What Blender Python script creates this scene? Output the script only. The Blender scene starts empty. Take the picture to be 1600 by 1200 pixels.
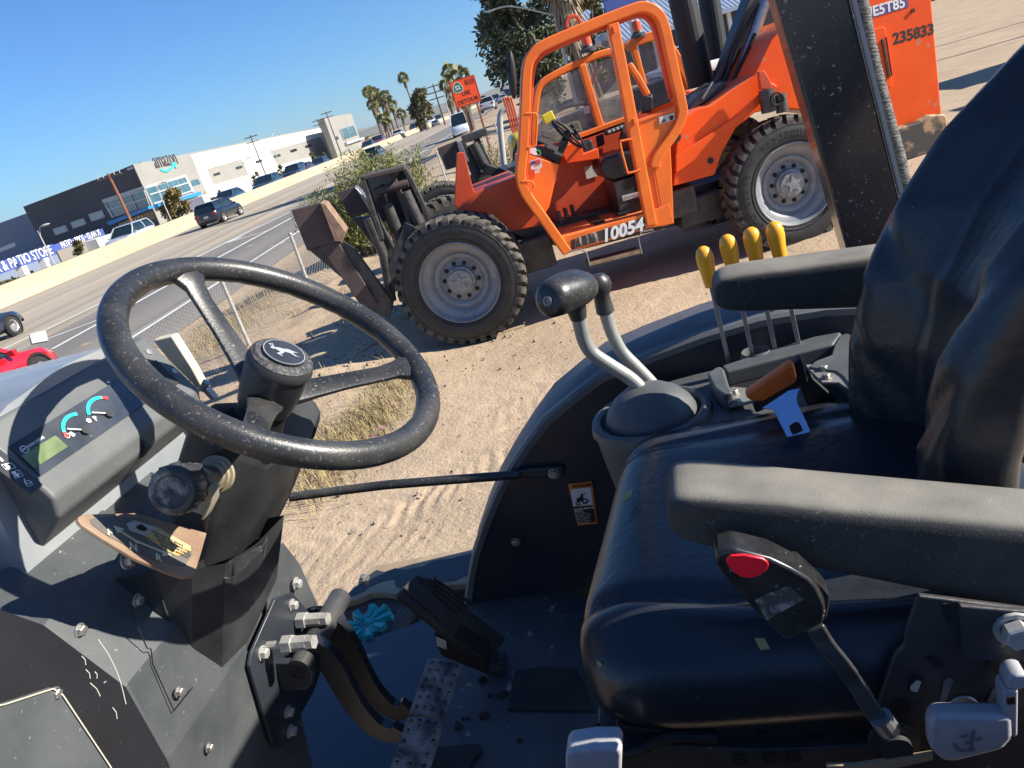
import bpy, bmesh, math, random
import numpy as np
from mathutils import Vector, Matrix

scene = bpy.context.scene
COL = scene.collection
PI = math.pi
random.seed(4)
RNG = np.random.default_rng(4)

# ------------------------------------------------------------------ camera
FPX = 1202.0                      # focal length in pixels of a 1600 px wide picture
CAMH = 2.3                        # phone held 2.3 m above the yard
_n = np.array([983, -3149, 1202.]); _n /= np.linalg.norm(_n)
_U = -_n
_Z = np.array([0, 0, 1.])
_F = _Z - (_Z @ _U) * _U; _F /= np.linalg.norm(_F)
_R = np.cross(_F, _U)
if _R[0] < 0: _R = -_R
CM = np.array([_R, _F, _U])       # camera axes (right, up, forward) -> world
cam_data = bpy.data.cameras.new('camera')
cam = bpy.data.objects.new('camera', cam_data); COL.objects.link(cam)
cam_data.sensor_width = 36; cam_data.lens = FPX / 1600 * 36
cam_data.clip_start = 0.05; cam_data.clip_end = 20000
mw = Matrix.Identity(4)
for i in range(3):
    mw[i][0] = CM[i, 0]; mw[i][1] = CM[i, 1]; mw[i][2] = -CM[i, 2]
mw[0][3] = 0; mw[1][3] = 0; mw[2][3] = CAMH
cam.matrix_world = mw
scene.camera = cam

# ------------------------------------------------------------------ light
SUN_AZ, SUN_EL = math.radians(101), math.radians(30)
world = bpy.data.worlds.new('World'); scene.world = world; world.use_nodes = True
nt = world.node_tree; nt.nodes.clear()
wo = nt.nodes.new('ShaderNodeOutputWorld'); bg = nt.nodes.new('ShaderNodeBackground')
sky = nt.nodes.new('ShaderNodeTexSky'); sky.sky_type = 'NISHITA'; sky.sun_disc = False
sky.sun_elevation = SUN_EL; sky.sun_rotation = SUN_AZ
sky.altitude = 100; sky.air_density = 1.0; sky.dust_density = 0.35; sky.ozone_density = 2.2
bg.inputs['Strength'].default_value = 0.068
tint = nt.nodes.new('ShaderNodeMix'); tint.data_type = 'RGBA'; tint.blend_type = 'MULTIPLY'; tint.inputs['Factor'].default_value = 1
tint.inputs['B'].default_value = (0.44, 0.76, 1.18, 1)          # deeper blue of a clear dry day
nt.links.new(sky.outputs[0], tint.inputs['A']); nt.links.new(tint.outputs['Result'], bg.inputs['Color']); nt.links.new(bg.outputs[0], wo.inputs['Surface'])
S = Vector((math.sin(SUN_AZ) * math.cos(SUN_EL), math.cos(SUN_AZ) * math.cos(SUN_EL), math.sin(SUN_EL)))
sl = bpy.data.lights.new('sun', 'SUN'); sl.energy = 5.0; sl.angle = math.radians(0.5); sl.color = (1.0, 0.93, 0.82)
so = bpy.data.objects.new('sun', sl); COL.objects.link(so)
so.rotation_euler = S.to_track_quat('Z', 'Y').to_euler(); so.location = (20, 0, 30)
vs = scene.view_settings
vs.view_transform = 'Standard'; vs.look = 'None'; vs.exposure = 1.0; vs.gamma = 1; vs.use_curve_mapping = False

# ------------------------------------------------------------------ measuring helpers
def ray(u, v): return CM @ np.array([(u - 800) / FPX, (600 - v) / FPX, 1.0])
def wx(u, v, x): q = ray(u, v); p = q * (x / q[0]); return Vector((p[0], p[1], p[2] + CAMH))
def wy(u, v, y): q = ray(u, v); p = q * (y / q[1]); return Vector((p[0], p[1], p[2] + CAMH))
def wz(u, v, z): q = ray(u, v); p = q * ((z - CAMH) / q[2]); return Vector((p[0], p[1], z))
TAZ = math.radians(-73.8)         # heading of the tractor
TF = np.array([math.sin(TAZ), math.cos(TAZ), 0]); TR = np.array([TF[1], -TF[0], 0])
F0, R0 = 0.3, 0.86                # base of the tractor, metres ahead of / right of the camera
def tv(f, r, z): return Vector((f - F0, -(r - R0), z + CAMH))     # tractor metres (z from eye level) -> tractor local
def tr_(u, v, r): q = ray(u, v); p = q * (r / (q @ TR)); return tv(p @ TF, r, p[2])
def tz_(u, v, z): q = ray(u, v); p = q * (z / q[2]); return tv(p @ TF, p @ TR, z)
def tf_(u, v, f): q = ray(u, v); p = q * (f / (q @ TF)); return tv(f, p @ TR, p[2])

# ------------------------------------------------------------------ materials
MATS = {}
def mat(name, col, rough=0.5, metal=0.0, col2=None, scale=4.0, detail=4.0, bump=0.0, bscale=60.0, speck=None,
        spec=0.5, trans=0.0, coat=0.0, bdist=0.004, contrast=(0.35, 0.65), emis=None, alpha=None, stretch=None, speck2=None, dusty_lit_top=None):
    if name in MATS: return MATS[name]
    m = bpy.data.materials.new(name); m.use_nodes = True
    n = m.node_tree.nodes; l = m.node_tree.links
    p = n['Principled BSDF']
    p.inputs['Roughness'].default_value = rough; p.inputs['Metallic'].default_value = metal
    p.inputs['Specular IOR Level'].default_value = spec
    p.inputs['Coat Weight'].default_value = coat; p.inputs['Coat Roughness'].default_value = 0.08
    p.inputs['Transmission Weight'].default_value = trans
    if alpha is not None: p.inputs['Alpha'].default_value = alpha
    if emis: p.inputs['Emission Color'].default_value = (*emis, 1); p.inputs['Emission Strength'].default_value = 1
    tc = n.new('ShaderNodeTexCoord'); src = tc.outputs['Object']
    if stretch:
        mp = n.new('ShaderNodeMapping'); mp.inputs['Scale'].default_value = stretch
        l.new(src, mp.inputs['Vector']); src = mp.outputs[0]
    base = None
    if col2 is not None:
        nz = n.new('ShaderNodeTexNoise'); nz.inputs['Scale'].default_value = scale; nz.inputs['Detail'].default_value = detail
        nz.inputs['Roughness'].default_value = 0.62
        l.new(src, nz.inputs['Vector'])
        rp = n.new('ShaderNodeValToRGB')
        rp.color_ramp.elements[0].position = contrast[0]; rp.color_ramp.elements[1].position = contrast[1]
        rp.color_ramp.elements[0].color = (*col, 1); rp.color_ramp.elements[1].color = (*col2, 1)
        l.new(nz.outputs['Fac'], rp.inputs['Fac']); base = rp.outputs['Color']
    for sp in (speck, speck2):
        if not sp: continue
        sc, amount, sscale = sp
        nz = n.new('ShaderNodeTexNoise'); nz.inputs['Scale'].default_value = sscale; nz.inputs['Detail'].default_value = 3
        nz.inputs['Roughness'].default_value = 0.7
        l.new(src, nz.inputs['Vector'])
        rp = n.new('ShaderNodeValToRGB')
        rp.color_ramp.elements[0].position = 1 - amount; rp.color_ramp.elements[1].position = min(1, 1 - amount + 0.05)
        rp.color_ramp.elements[0].color = (0, 0, 0, 1); rp.color_ramp.elements[1].color = (1, 1, 1, 1)
        l.new(nz.outputs['Fac'], rp.inputs['Fac'])
        mx = n.new('ShaderNodeMix'); mx.data_type = 'RGBA'
        l.new(rp.outputs['Color'], mx.inputs['Factor'])
        if base is not None: l.new(base, mx.inputs['A'])
        else: mx.inputs['A'].default_value = (*col, 1)
        mx.inputs['B'].default_value = (*sc, 1); base = mx.outputs['Result']
    if dusty_lit_top:                                    # dust on up-facing faces; on the armrests it also paints the sunlit-top contrast
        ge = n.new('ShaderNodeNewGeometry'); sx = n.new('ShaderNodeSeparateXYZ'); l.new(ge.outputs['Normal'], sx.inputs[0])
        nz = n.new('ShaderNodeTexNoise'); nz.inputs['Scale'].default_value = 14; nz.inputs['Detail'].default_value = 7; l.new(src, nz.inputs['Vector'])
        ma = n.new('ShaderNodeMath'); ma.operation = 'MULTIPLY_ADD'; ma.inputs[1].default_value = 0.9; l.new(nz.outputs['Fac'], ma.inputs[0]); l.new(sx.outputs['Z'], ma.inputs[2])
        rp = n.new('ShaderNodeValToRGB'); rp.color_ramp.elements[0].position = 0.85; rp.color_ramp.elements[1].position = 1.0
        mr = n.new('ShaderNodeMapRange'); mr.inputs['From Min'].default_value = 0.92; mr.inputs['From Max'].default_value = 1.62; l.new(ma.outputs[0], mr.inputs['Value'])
        mx = n.new('ShaderNodeMix'); mx.data_type = 'RGBA'; mm_ = n.new('ShaderNodeMath'); mm_.operation = 'MULTIPLY'; mm_.inputs[1].default_value = dusty_lit_top[1]
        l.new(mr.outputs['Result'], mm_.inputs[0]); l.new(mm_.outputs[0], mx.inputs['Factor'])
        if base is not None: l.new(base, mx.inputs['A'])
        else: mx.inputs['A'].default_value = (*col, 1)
        mx.inputs['B'].default_value = (*dusty_lit_top[0], 1); base = mx.outputs['Result']; n.remove(rp)
    if base is not None: l.new(base, p.inputs['Base Color'])
    else: p.inputs['Base Color'].default_value = (*col, 1)
    if bump:
        nb = n.new('ShaderNodeTexNoise'); nb.inputs['Scale'].default_value = bscale; nb.inputs['Detail'].default_value = 4
        l.new(src, nb.inputs['Vector'])
        b = n.new('ShaderNodeBump'); b.inputs['Strength'].default_value = bump; b.inputs['Distance'].default_value = bdist
        l.new(nb.outputs['Fac'], b.inputs['Height']); l.new(b.outputs[0], p.inputs['Normal'])
    m.diffuse_color = (*col, 1)
    MATS[name] = m
    return m

DUST = (0.30, 0.27, 0.22)
plastic = mat('black_plastic', (0.020, 0.022, 0.025), 0.42, col2=(0.042, 0.043, 0.044), scale=9, bump=0.25, bscale=700, bdist=0.0006, speck=((0.16, 0.15, 0.13), 0.33, 130))
plastic_grey = mat('grey_plastic', (0.085, 0.092, 0.094), 0.55, col2=(0.125, 0.13, 0.128), scale=7, bump=0.3, bscale=900, bdist=0.0005, speck=((0.24, 0.24, 0.22), 0.31, 90))
plastic_worn = mat('scuffed_black_plastic', (0.020, 0.021, 0.023), 0.36, col2=(0.060, 0.058, 0.054), scale=11, bump=0.35, bscale=380, bdist=0.0009, speck=((0.28, 0.27, 0.25), 0.315, 85), speck2=((0.13, 0.125, 0.11), 0.39, 230), contrast=(0.42, 0.72))
paint_black = mat('black_paint', (0.020, 0.024, 0.032), 0.38, col2=(0.034, 0.038, 0.046), scale=6, bump=0.12, bscale=160, bdist=0.001, speck=(DUST, 0.29, 120))
console_mat = mat('console_plastic', (0.065, 0.070, 0.074), 0.55, col2=(0.105, 0.108, 0.106), scale=8, bump=0.35, bscale=900, bdist=0.0006, speck=(DUST, 0.31, 110))
vinyl = mat('black_vinyl', (0.014, 0.016, 0.020), 0.30, col2=(0.026, 0.029, 0.034), scale=5, bump=0.55, bscale=70, bdist=0.0016, speck=((0.16, 0.15, 0.13), 0.28, 60))
foam_skin = mat('armrest_skin', (0.022, 0.023, 0.023), 0.8, col2=(0.045, 0.044, 0.040), scale=11, dusty_lit_top=((0.22, 0.205, 0.172), 1.0), bump=0.5, bscale=600, bdist=0.0008, speck=((0.30, 0.28, 0.24), 0.30, 60), speck2=((0.12, 0.115, 0.10), 0.37, 300), contrast=(0.38, 0.7))  # pale armrest tops: dust plus lit-against-shaded contrast put into the colour
rubber = mat('rubber', (0.022, 0.022, 0.023), 0.7, col2=(0.05, 0.047, 0.043), scale=16, bump=0.4, bscale=120, bdist=0.002)
tyre_mat = mat('tyre_rubber', (0.022, 0.022, 0.022), 0.6, col2=(0.05, 0.046, 0.040), scale=5, bump=0.4, bscale=60, bdist=0.004, contrast=(0.4, 0.75))
tread_dust = mat('dusty_tread_rubber', (0.04, 0.037, 0.033), 0.85, col2=(0.13, 0.115, 0.09), scale=12, bump=0.5, bscale=60, bdist=0.004)
rim_grey = mat('wheel_grey_paint', (0.19, 0.20, 0.215), 0.5, col2=(0.27, 0.27, 0.275), scale=8, bump=0.1, bscale=80, speck=((0.12, 0.11, 0.1), 0.30, 30), speck2=((0.6, 0.58, 0.52), 0.31, 18))
hub_grey = mat('hub_grey', (0.20, 0.21, 0.22), 0.45, metal=0.3, col2=(0.34, 0.34, 0.34), scale=18, bump=0.2, bscale=90)
orange = mat('orange_paint', (0.90, 0.105, 0.008), 0.40, col2=(0.82, 0.085, 0.010), scale=3, bump=0.05, bscale=30, speck=((0.25, 0.12, 0.06), 0.27, 60), spec=0.3, coat=0.08, speck2=((0.52, 0.22, 0.10), 0.36, 5), dusty_lit_top=((0.55, 0.30, 0.18), 0.45))
orange_frame = mat('frame_orange_paint', (0.88, 0.18, 0.014), 0.40, col2=(0.76, 0.14, 0.016), scale=4, speck=((0.28, 0.16, 0.08), 0.29, 40), coat=0.1, dusty_lit_top=((0.6, 0.36, 0.2), 0.35))
red_orange = mat('faded_red_orange_paint', (0.62, 0.075, 0.018), 0.45, col2=(0.50, 0.065, 0.022), scale=3, speck=((0.25, 0.14, 0.1), 0.29, 40))
steel = mat('bare_steel', (0.45, 0.45, 0.46), 0.38, metal=0.85, col2=(0.32, 0.32, 0.33), scale=30)
zinc = mat('zinc_bolt', (0.42, 0.41, 0.38), 0.45, metal=0.7, col2=(0.26, 0.25, 0.22), scale=60)
galv = mat('galvanised_rod', (0.26, 0.28, 0.27), 0.5, metal=0.35, col2=(0.36, 0.36, 0.33), scale=25, speck=((0.06, 0.06, 0.06), 0.31, 60))
blue_steel = mat('blued_latch_steel', (0.42, 0.55, 0.78), 0.28, metal=0.85, col2=(0.5, 0.58, 0.7), scale=22)
rust = mat('rusty_brown_steel', (0.085, 0.055, 0.052), 0.7, col2=(0.055, 0.045, 0.045), scale=6, bump=0.3, bscale=60, speck=((0.22, 0.12, 0.07), 0.36, 25))
dark_steel = mat('greasy_dark_steel', (0.030, 0.032, 0.036), 0.45, col2=(0.075, 0.070, 0.062), scale=12, bump=0.2, bscale=60, speck=((0.22, 0.13, 0.07), 0.31, 25))
bare_brown = mat('brown_worn_plate', (0.20, 0.12, 0.08), 0.6, col2=(0.30, 0.21, 0.14), scale=14, bump=0.2, bscale=120, speck=((0.1, 0.07, 0.05), 0.31, 60))
cream = mat('cream_paint', (0.62, 0.56, 0.42), 0.5, col2=(0.52, 0.47, 0.35), scale=10)
white = mat('white_paint', (0.78, 0.77, 0.74), 0.55, col2=(0.70, 0.69, 0.66), scale=2)
black = mat('flat_black', (0.01, 0.01, 0.011), 0.6)
yellow = mat('amber_knob_plastic', (0.92, 0.42, 0.018), 0.38, coat=0.1, col2=(0.86, 0.36, 0.015), scale=30, speck=((0.45, 0.22, 0.04), 0.27, 160))
teal = mat('teal_plastic', (0.015, 0.42, 0.42), 0.5, col2=(0.01, 0.30, 0.31), scale=30, speck=((0.02, 0.12, 0.12), 0.3, 90))
red_button = mat('red_plastic', (0.75, 0.012, 0.03), 0.3)
glass = mat('dusty_cab_glass', (0.16, 0.19, 0.19), 0.06, alpha=0.36, spec=0.9, col2=(0.36, 0.38, 0.36), scale=9)
dark_glass = mat('dark_glass', (0.012, 0.02, 0.024), 0.06, spec=0.9)

# ------------------------------------------------------------------ mesh builder
ORG = {}
def kids(o): return list(o.children)
class MB:
    def __init__(s): s.v = []; s.f = []
    def add(s, vs_, fs_):
        b = len(s.v); s.v += [Vector(p) for p in vs_]; s.f += [tuple(i + b for i in f) for f in fs_]; return s
    def hexa(s, p):                        # 8 points: bottom 4 then top 4, same order
        return s.add(p, [(3, 2, 1, 0), (4, 5, 6, 7), (0, 1, 5, 4), (1, 2, 6, 5), (2, 3, 7, 6), (3, 0, 4, 7)])
    def box(s, c, d, ax=None):
        c = Vector(c); X, Y, Z = ax if ax else (Vector((1, 0, 0)), Vector((0, 1, 0)), Vector((0, 0, 1)))
        X, Y, Z = Vector(X) * d[0] / 2, Vector(Y) * d[1] / 2, Vector(Z) * d[2] / 2
        return s.hexa([c - X - Y - Z, c + X - Y - Z, c + X + Y - Z, c - X + Y - Z, c - X - Y + Z, c + X - Y + Z, c + X + Y + Z, c - X + Y + Z])
    def prism(s, pts, vec):
        n = len(pts); vec = Vector(vec); P = [Vector(p) for p in pts]
        return s.add(P + [p + vec for p in P], [tuple(range(n))[::-1], tuple(range(n, 2 * n))] + [(i, (i + 1) % n, n + (i + 1) % n, n + i) for i in range(n)])
    def loft(s, rings, cap=True, close=True):
        n = len(rings[0]); V = [p for r in rings for p in r]; Fc = []
        for k in range(len(rings) - 1):
            for i in range(n if close else n - 1):
                j = (i + 1) % n; Fc.append((k * n + i, k * n + j, (k + 1) * n + j, (k + 1) * n + i))
        if cap and close: Fc += [tuple(range(n))[::-1], tuple(range((len(rings) - 1) * n, len(rings) * n))]
        return s.add(V, Fc)
    def frames(s, path, closed=False, up=None):
        P = [Vector(p) for p in path]; n = len(P); T = []
        for i in range(n):
            a = P[(i - 1) % n] if (closed or i > 0) else P[0]; b = P[(i + 1) % n] if (closed or i < n - 1) else P[-1]
            T.append((b - a).normalized())
        N = Vector(up) if up else (Vector((0, 0, 1)) if abs(T[0].z) < 0.9 else Vector((1, 0, 0)))
        out = []
        for i in range(n):
            if up: N = Vector(up)
            N = (N - T[i] * N.dot(T[i])).normalized(); out.append((P[i], N, T[i].cross(N)))
        return out
    def tube(s, path, rad, seg=10, closed=False, cap=True):
        fr = s.frames(path, closed); rs = rad if hasattr(rad, '__len__') else [rad] * len(fr)
        rings = [[p + N * (math.cos(2 * PI * k / seg) * r) + B * (math.sin(2 * PI * k / seg) * r) for k in range(seg)] for (p, N, B), r in zip(fr, rs)]
        if closed: rings.append(rings[0]); return s.loft(rings, cap=False)
        return s.loft(rings, cap=cap)
    def bar(s, path, w, h, up, closed=False):      # rectangular section: w across, h along up
        fr = s.frames(path, closed, up)
        rings = [[p + N * (h / 2 * a) + B * (w / 2 * b) for a, b in ((-1, -1), (1, -1), (1, 1), (-1, 1))] for p, N, B in fr]
        if closed: rings.append(rings[0]); return s.loft(rings, cap=False)
        return s.loft(rings)
    def lathe(s, prof, c, axis, seg=24, a0=0, a1=2 * PI):
        c = Vector(c); A = Vector(axis).normalized(); X = A.orthogonal().normalized(); Y = A.cross(X)
        full = abs(a1 - a0 - 2 * PI) < 1e-6; m = seg if full else seg + 1
        rings = [[c + A * h + (X * math.cos(a0 + (a1 - a0) * k / seg) + Y * math.sin(a0 + (a1 - a0) * k / seg)) * max(r, 1e-4) for k in range(m)] for r, h in prof]
        return s.loft(rings, cap=False, close=full)
    def ball(s, c, rx, seg=12, rings=8, ax=None):
        c = Vector(c); X, Y, Z = ax if ax else (Vector((1, 0, 0)), Vector((0, 1, 0)), Vector((0, 0, 1)))
        R = rx if hasattr(rx, '__len__') else (rx, rx, rx); L = []
        for i in range(rings + 1):
            t = -PI / 2 + PI * (i + 0.02) / (rings + 0.04)
            L.append([c + Vector(X) * (R[0] * math.cos(t) * math.cos(2 * PI * k / seg)) + Vector(Y) * (R[1] * math.cos(t) * math.sin(2 * PI * k / seg)) + Vector(Z) * (R[2] * math.sin(t)) for k in range(seg)])
        return s.loft(L)
    def bolt(s, c, axis, r=0.008, h=0.008):
        s.lathe([(r * 1.35, 0), (r * 1.35, h * 0.25), (r * 1.0, h * 0.25)], c, axis, 14)
        return s.lathe([(r, h * 0.25), (r, h), (r * 0.85, h * 1.12), (0, h * 1.12)], c, axis, 6)
    def build(s, name, m, parent=None, bevel=0, seg=2, smooth=None, subd=0, flip=True, label=None, cat=None, group=None, kind=None, ang=35):
        V = np.array([tuple(p) for p in s.v]) if s.v else np.zeros((1, 3))
        c = Vector(((V[:, 0].min() + V[:, 0].max()) / 2, (V[:, 1].min() + V[:, 1].max()) / 2, V[:, 2].min() if parent is None else (V[:, 2].min() + V[:, 2].max()) / 2))
        me = bpy.data.meshes.new(name); me.from_pydata([tuple(p - c) for p in s.v], [], s.f)
        if flip and len(s.f) < 60000:
            b = bmesh.new(); b.from_mesh(me); bmesh.ops.recalc_face_normals(b, faces=b.faces); b.to_mesh(me); b.free()
        me.materials.append(m)
        o = bpy.data.objects.new(name, me); COL.objects.link(o)
        po = ORG.get(parent.name, Vector((0, 0, 0))) if parent else Vector((0, 0, 0))
        o.location = c - po; ORG[o.name] = c
        if parent: o.parent = parent
        if smooth is None: smooth = len(s.f) > 24 or bevel > 0 or subd > 0
        if smooth:
            me.shade_smooth()
            if not subd: me.set_sharp_from_angle(angle=math.radians(ang))
        if bevel:
            md = o.modifiers.new('bevel', 'BEVEL'); md.width = bevel; md.segments = seg; md.limit_method = 'ANGLE'; md.angle_limit = math.radians(30); md.harden_normals = not subd
        if subd:
            md = o.modifiers.new('sub', 'SUBSURF'); md.levels = subd; md.render_levels = subd
        tag(o, label, cat, group, kind)
        return o
def tag(o, label=None, cat=None, group=None, kind=None):
    if label: o['label'] = label
    if cat: o['category'] = cat
    if group: o['group'] = group
    if kind: o['kind'] = kind
    return o
def thing(name, loc, label, cat, rz=0.0, group=None):
    o = bpy.data.objects.new(name, None); COL.objects.link(o); o.location = loc; o.rotation_euler = (0, 0, rz); o.empty_display_size = 0.3
    ORG[o.name] = Vector((0, 0, 0)); return tag(o, label, cat, group)
def copy_tree(o, parent=None):
    c = o.copy(); COL.objects.link(c); ORG[c.name] = ORG.get(o.name, Vector((0, 0, 0)))
    if parent: c.parent = parent
    for ch in kids(o): copy_tree(ch, c)
    return c
_tc = {}
def text_geo(body, bold=0.0, extrude=0.0, shear=0.0, align='LEFT'):
    k = (body, bold, extrude, shear, align)
    if k not in _tc:
        cu = bpy.data.curves.new('t', 'FONT'); cu.body = body; cu.size = 1; cu.offset = bold; cu.extrude = extrude; cu.shear = shear; cu.align_x = align; cu.resolution_u = 3
        ob = bpy.data.objects.new('t', cu); COL.objects.link(ob); bpy.context.view_layer.update()
        me = bpy.data.meshes.new_from_object(ob.evaluated_get(bpy.context.evaluated_depsgraph_get()))
        _tc[k] = ([Vector(v.co) for v in me.vertices], [tuple(p.vertices) for p in me.polygons])
        bpy.data.objects.remove(ob); bpy.data.curves.remove(cu); bpy.data.meshes.remove(me)
    return _tc[k]
def put_text(mb, body, o, X, Y, size, bold=0.0, extrude=0.0, shear=0.0, align='LEFT', ys=1.0):
    vs_, fs_ = text_geo(body, bold, extrude, shear, align); X = Vector(X).normalized(); Y = Vector(Y).normalized(); Z = X.cross(Y)
    return mb.add([Vector(o) + (X * p.x + Y * p.y * ys + Z * p.z) * size for p in vs_], fs_)
def smooth_path(P, n=6, closed=False):
    P = [Vector(p) for p in P]; out = []; m = len(P)
    for i in range(m if closed else m - 1):
        p0 = P[(i - 1) % m] if (closed or i > 0) else P[0]; p1 = P[i]; p2 = P[(i + 1) % m]; p3 = P[(i + 2) % m] if (closed or i + 2 < m) else P[-1]
        for k in range(n):
            t = k / n
            out.append(0.5 * ((2 * p1) + (p2 - p0) * t + (2 * p0 - 5 * p1 + 4 * p2 - p3) * t * t + (3 * p1 - p0 - 3 * p2 + p3) * t ** 3))
    if not closed: out.append(P[-1])
    return out

# ================================================================== GROUND
SK = 0.125                                   # freeway runs along x = s + SK*y
SD = Vector((SK, 1, 0)).normalized(); SN = Vector((SD.y, -SD.x, 0))   # along / across (towards the yard)
UP = Vector((0, 0, 1)); XA = Vector((1, 0, 0)); YA = Vector((0, 1, 0))
def pv(u, v, p0, d):                         # pixel on the vertical plane through p0 along horizontal direction d
    q = ray(u, v); nx, ny = d[1], -d[0]; t = (p0[0] * nx + p0[1] * ny) / (q[0] * nx + q[1] * ny); p = q * t
    return Vector((p[0], p[1], p[2] + CAMH))
def ps(u, v, c): return pv(u, v, (c, 0), SD)
def noise2(x, y, seed=0):
    xi = np.floor(x).astype(int); yi = np.floor(y).astype(int); xf = x - xi; yf = y - yi
    def h(a, b):
        n = np.sin(a * 127.1 + b * 311.7 + seed * 74.7) * 43758.5453; return n - np.floor(n)
    sx = xf * xf * (3 - 2 * xf); sy = yf * yf * (3 - 2 * yf)
    return (h(xi, yi) * (1 - sx) + h(xi + 1, yi) * sx) * (1 - sy) + (h(xi, yi + 1) * (1 - sx) + h(xi + 1, yi + 1) * sx) * sy
def sstep(a, b, x): t = np.clip((x - a) / (b - a), 0, 1); return t * t * (3 - 2 * t)
def ground_h(x, y, fine=True):
    s = x - SK * y
    z = -0.461 * sstep(-5.2, -8.7, s)
    z = z - 2.6 * sstep(-48, -54, s)
    bern = np.exp(-((s + 4.0) / 1.3) ** 2) * sstep(2.5, 5, y)
    z = z + bern * (0.16 * noise2(x * 0.9, y * 0.9, 3) + 0.05 * noise2(x * 3, y * 3, 5) - 0.06)
    pile = np.exp(-((x + 1.5) / 0.9) ** 2 - ((y - 9.0) / 1.6) ** 2)
    z = z + pile * (0.10 + 0.12 * noise2(x * 2.2, y * 2.2, 9)) - 0.06 * np.exp(-((x + 0.6) / 0.8) ** 2 - ((y - 8.9) / 1.2) ** 2)
    if fine:
        z = z + 0.030 * (noise2(x * 1.3, y * 1.3, 1) - 0.5) + 0.006 * (noise2(x * 6, y * 6, 2) - 0.5) + 0.007 * (noise2(x * 19, y * 19, 4) - 0.5)
        # chevron tyre tracks pressed into the loose dirt
        for (ax, ay, az, w, a, sd) in ((-0.25, 5.1, 62, 0.26, 0.017, 0), (-0.75, 4.35, 75, 0.24, 0.007, 3), (0.9, 6.2, 70, 0.3, 0.004, 6)):
            d = (math.sin(math.radians(az)), math.cos(math.radians(az)))
            al = (x - ax) * d[0] + (y - ay) * d[1]; ac = (x - ax) * d[1] - (y - ay) * d[0]
            m = np.exp(-(ac / w) ** 6) * sstep(1.9, 1.2, np.abs(al)) * (0.35 + 0.65 * sstep(0.3, 0.6, noise2(x * 2.3, y * 2.3, sd + 20)))
            ph = al / 0.15 + np.abs(ac) / 0.20 + 2.2 * noise2(x * 2.6, y * 2.6, 40 + sd)
            z = z - m * a * (sstep(-0.2, 0.5, np.sin(2 * PI * ph)) + 0.25)
    return z
def gh(x, y): return float(ground_h(np.array([float(x)]), np.array([float(y)]), False)[0])
dirt = mat('dry_dirt', (0.46, 0.35, 0.235), 0.95, col2=(0.37, 0.28, 0.19), scale=0.9, detail=8, bump=0.8, bscale=38, bdist=0.012,
           speck=((0.20, 0.145, 0.095), 0.36, 9), speck2=((0.55, 0.47, 0.36), 0.36, 26), spec=0.15)
def grid_sheet(name, xs, ys, zf, m, **k):
    X, Y = np.meshgrid(xs, ys); Z = zf(X, Y); n, w = X.shape
    me = bpy.data.meshes.new(name)
    V = np.stack([X.ravel(), Y.ravel(), Z.ravel()], 1)
    i = np.arange((n - 1) * (w - 1)); r = i // (w - 1); c = i % (w - 1); a = r * w + c
    Q = np.stack([a, a + 1, a + 1 + w, a + w], 1)
    me.vertices.add(len(V)); me.vertices.foreach_set('co', V.ravel())
    me.loops.add(Q.size); me.loops.foreach_set('vertex_index', Q.ravel().astype(np.int32))
    me.polygons.add(len(Q)); me.polygons.foreach_set('loop_start', np.arange(0, Q.size, 4, dtype=np.int32))
    me.update(calc_edges=True); me.shade_smooth(); me.materials.append(m)
    o = bpy.data.objects.new(name, me); COL.objects.link(o); return tag(o, **k)
def axis_pts(breaks):
    out = []
    for a, b, st in breaks: out += list(np.arange(a, b, st))
    out.append(breaks[-1][1]); return np.array(out)
xs = axis_pts([(-9000, -1500, 1500), (-1500, -200, 200), (-200, -40, 20), (-40, -10, 1.5), (-10, -4.2, 0.15), (-4.2, 4.5, 0.026), (4.5, 14, 0.12), (14, 60, 2), (60, 400, 40), (400, 9000, 1500)])
ys = axis_pts([(-3000, -400, 400), (-400, -20, 40), (-20, 3.3, 0.8), (3.3, 10.5, 0.026), (10.5, 20, 0.1), (20, 60, 1.0), (60, 400, 20), (400, 12000, 1500)])
grid_sheet('dirt_ground', xs, ys, ground_h, dirt, kind='structure')

concrete = mat('freeway_concrete', (0.43, 0.355, 0.26), 0.9, col2=(0.27, 0.235, 0.185), scale=0.62, detail=5, stretch=(1, 0.008, 1), contrast=(0.40, 0.60), bump=0.15, bscale=8, speck=((0.17, 0.15, 0.13), 0.33, 0.35))
asphalt = mat('aged_asphalt', (0.235, 0.21, 0.175), 0.9, col2=(0.15, 0.142, 0.13), scale=0.4, detail=7, stretch=(1, 0.05, 1), bump=0.2, bscale=20)
roadpaint = mat('road_marking_paint', (0.72, 0.71, 0.67), 0.7, col2=(0.58, 0.57, 0.53), scale=2.5, detail=6)
def strip(name, s0, s1, y0, y1, z, m, **k):
    # local frame: y runs along the road
    o_ = MB(); n = 24
    Ys = [y0 + (y1 - y0) * (i / n) ** 2 for i in range(n + 1)]
    V = [];
    for yy in Ys: V += [(s0, yy, 0), (s1, yy, 0)]
    o_.add(V, [(2 * i, 2 * i + 1, 2 * i + 3, 2 * i + 2) for i in range(n)])
    ob = o_.build(name, m, smooth=False, **k)
    c = ORG[ob.name]; a = -math.atan(SK); ca = math.cos(a); sa = math.sin(a)
    ob.location = (c.x * ca - c.y * sa, c.x * sa + c.y * ca, z); ob.rotation_euler = (0, 0, a)
    return ob
cs = math.cos(math.atan(SK))
strip('freeway', -29.8 * cs, -16.0 * cs, -60, 700, -0.452, concrete, kind='structure')
strip('freeway_shoulder', -16.0 * cs, -8.9 * cs, -60, 700, -0.448, asphalt, kind='structure')
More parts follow.
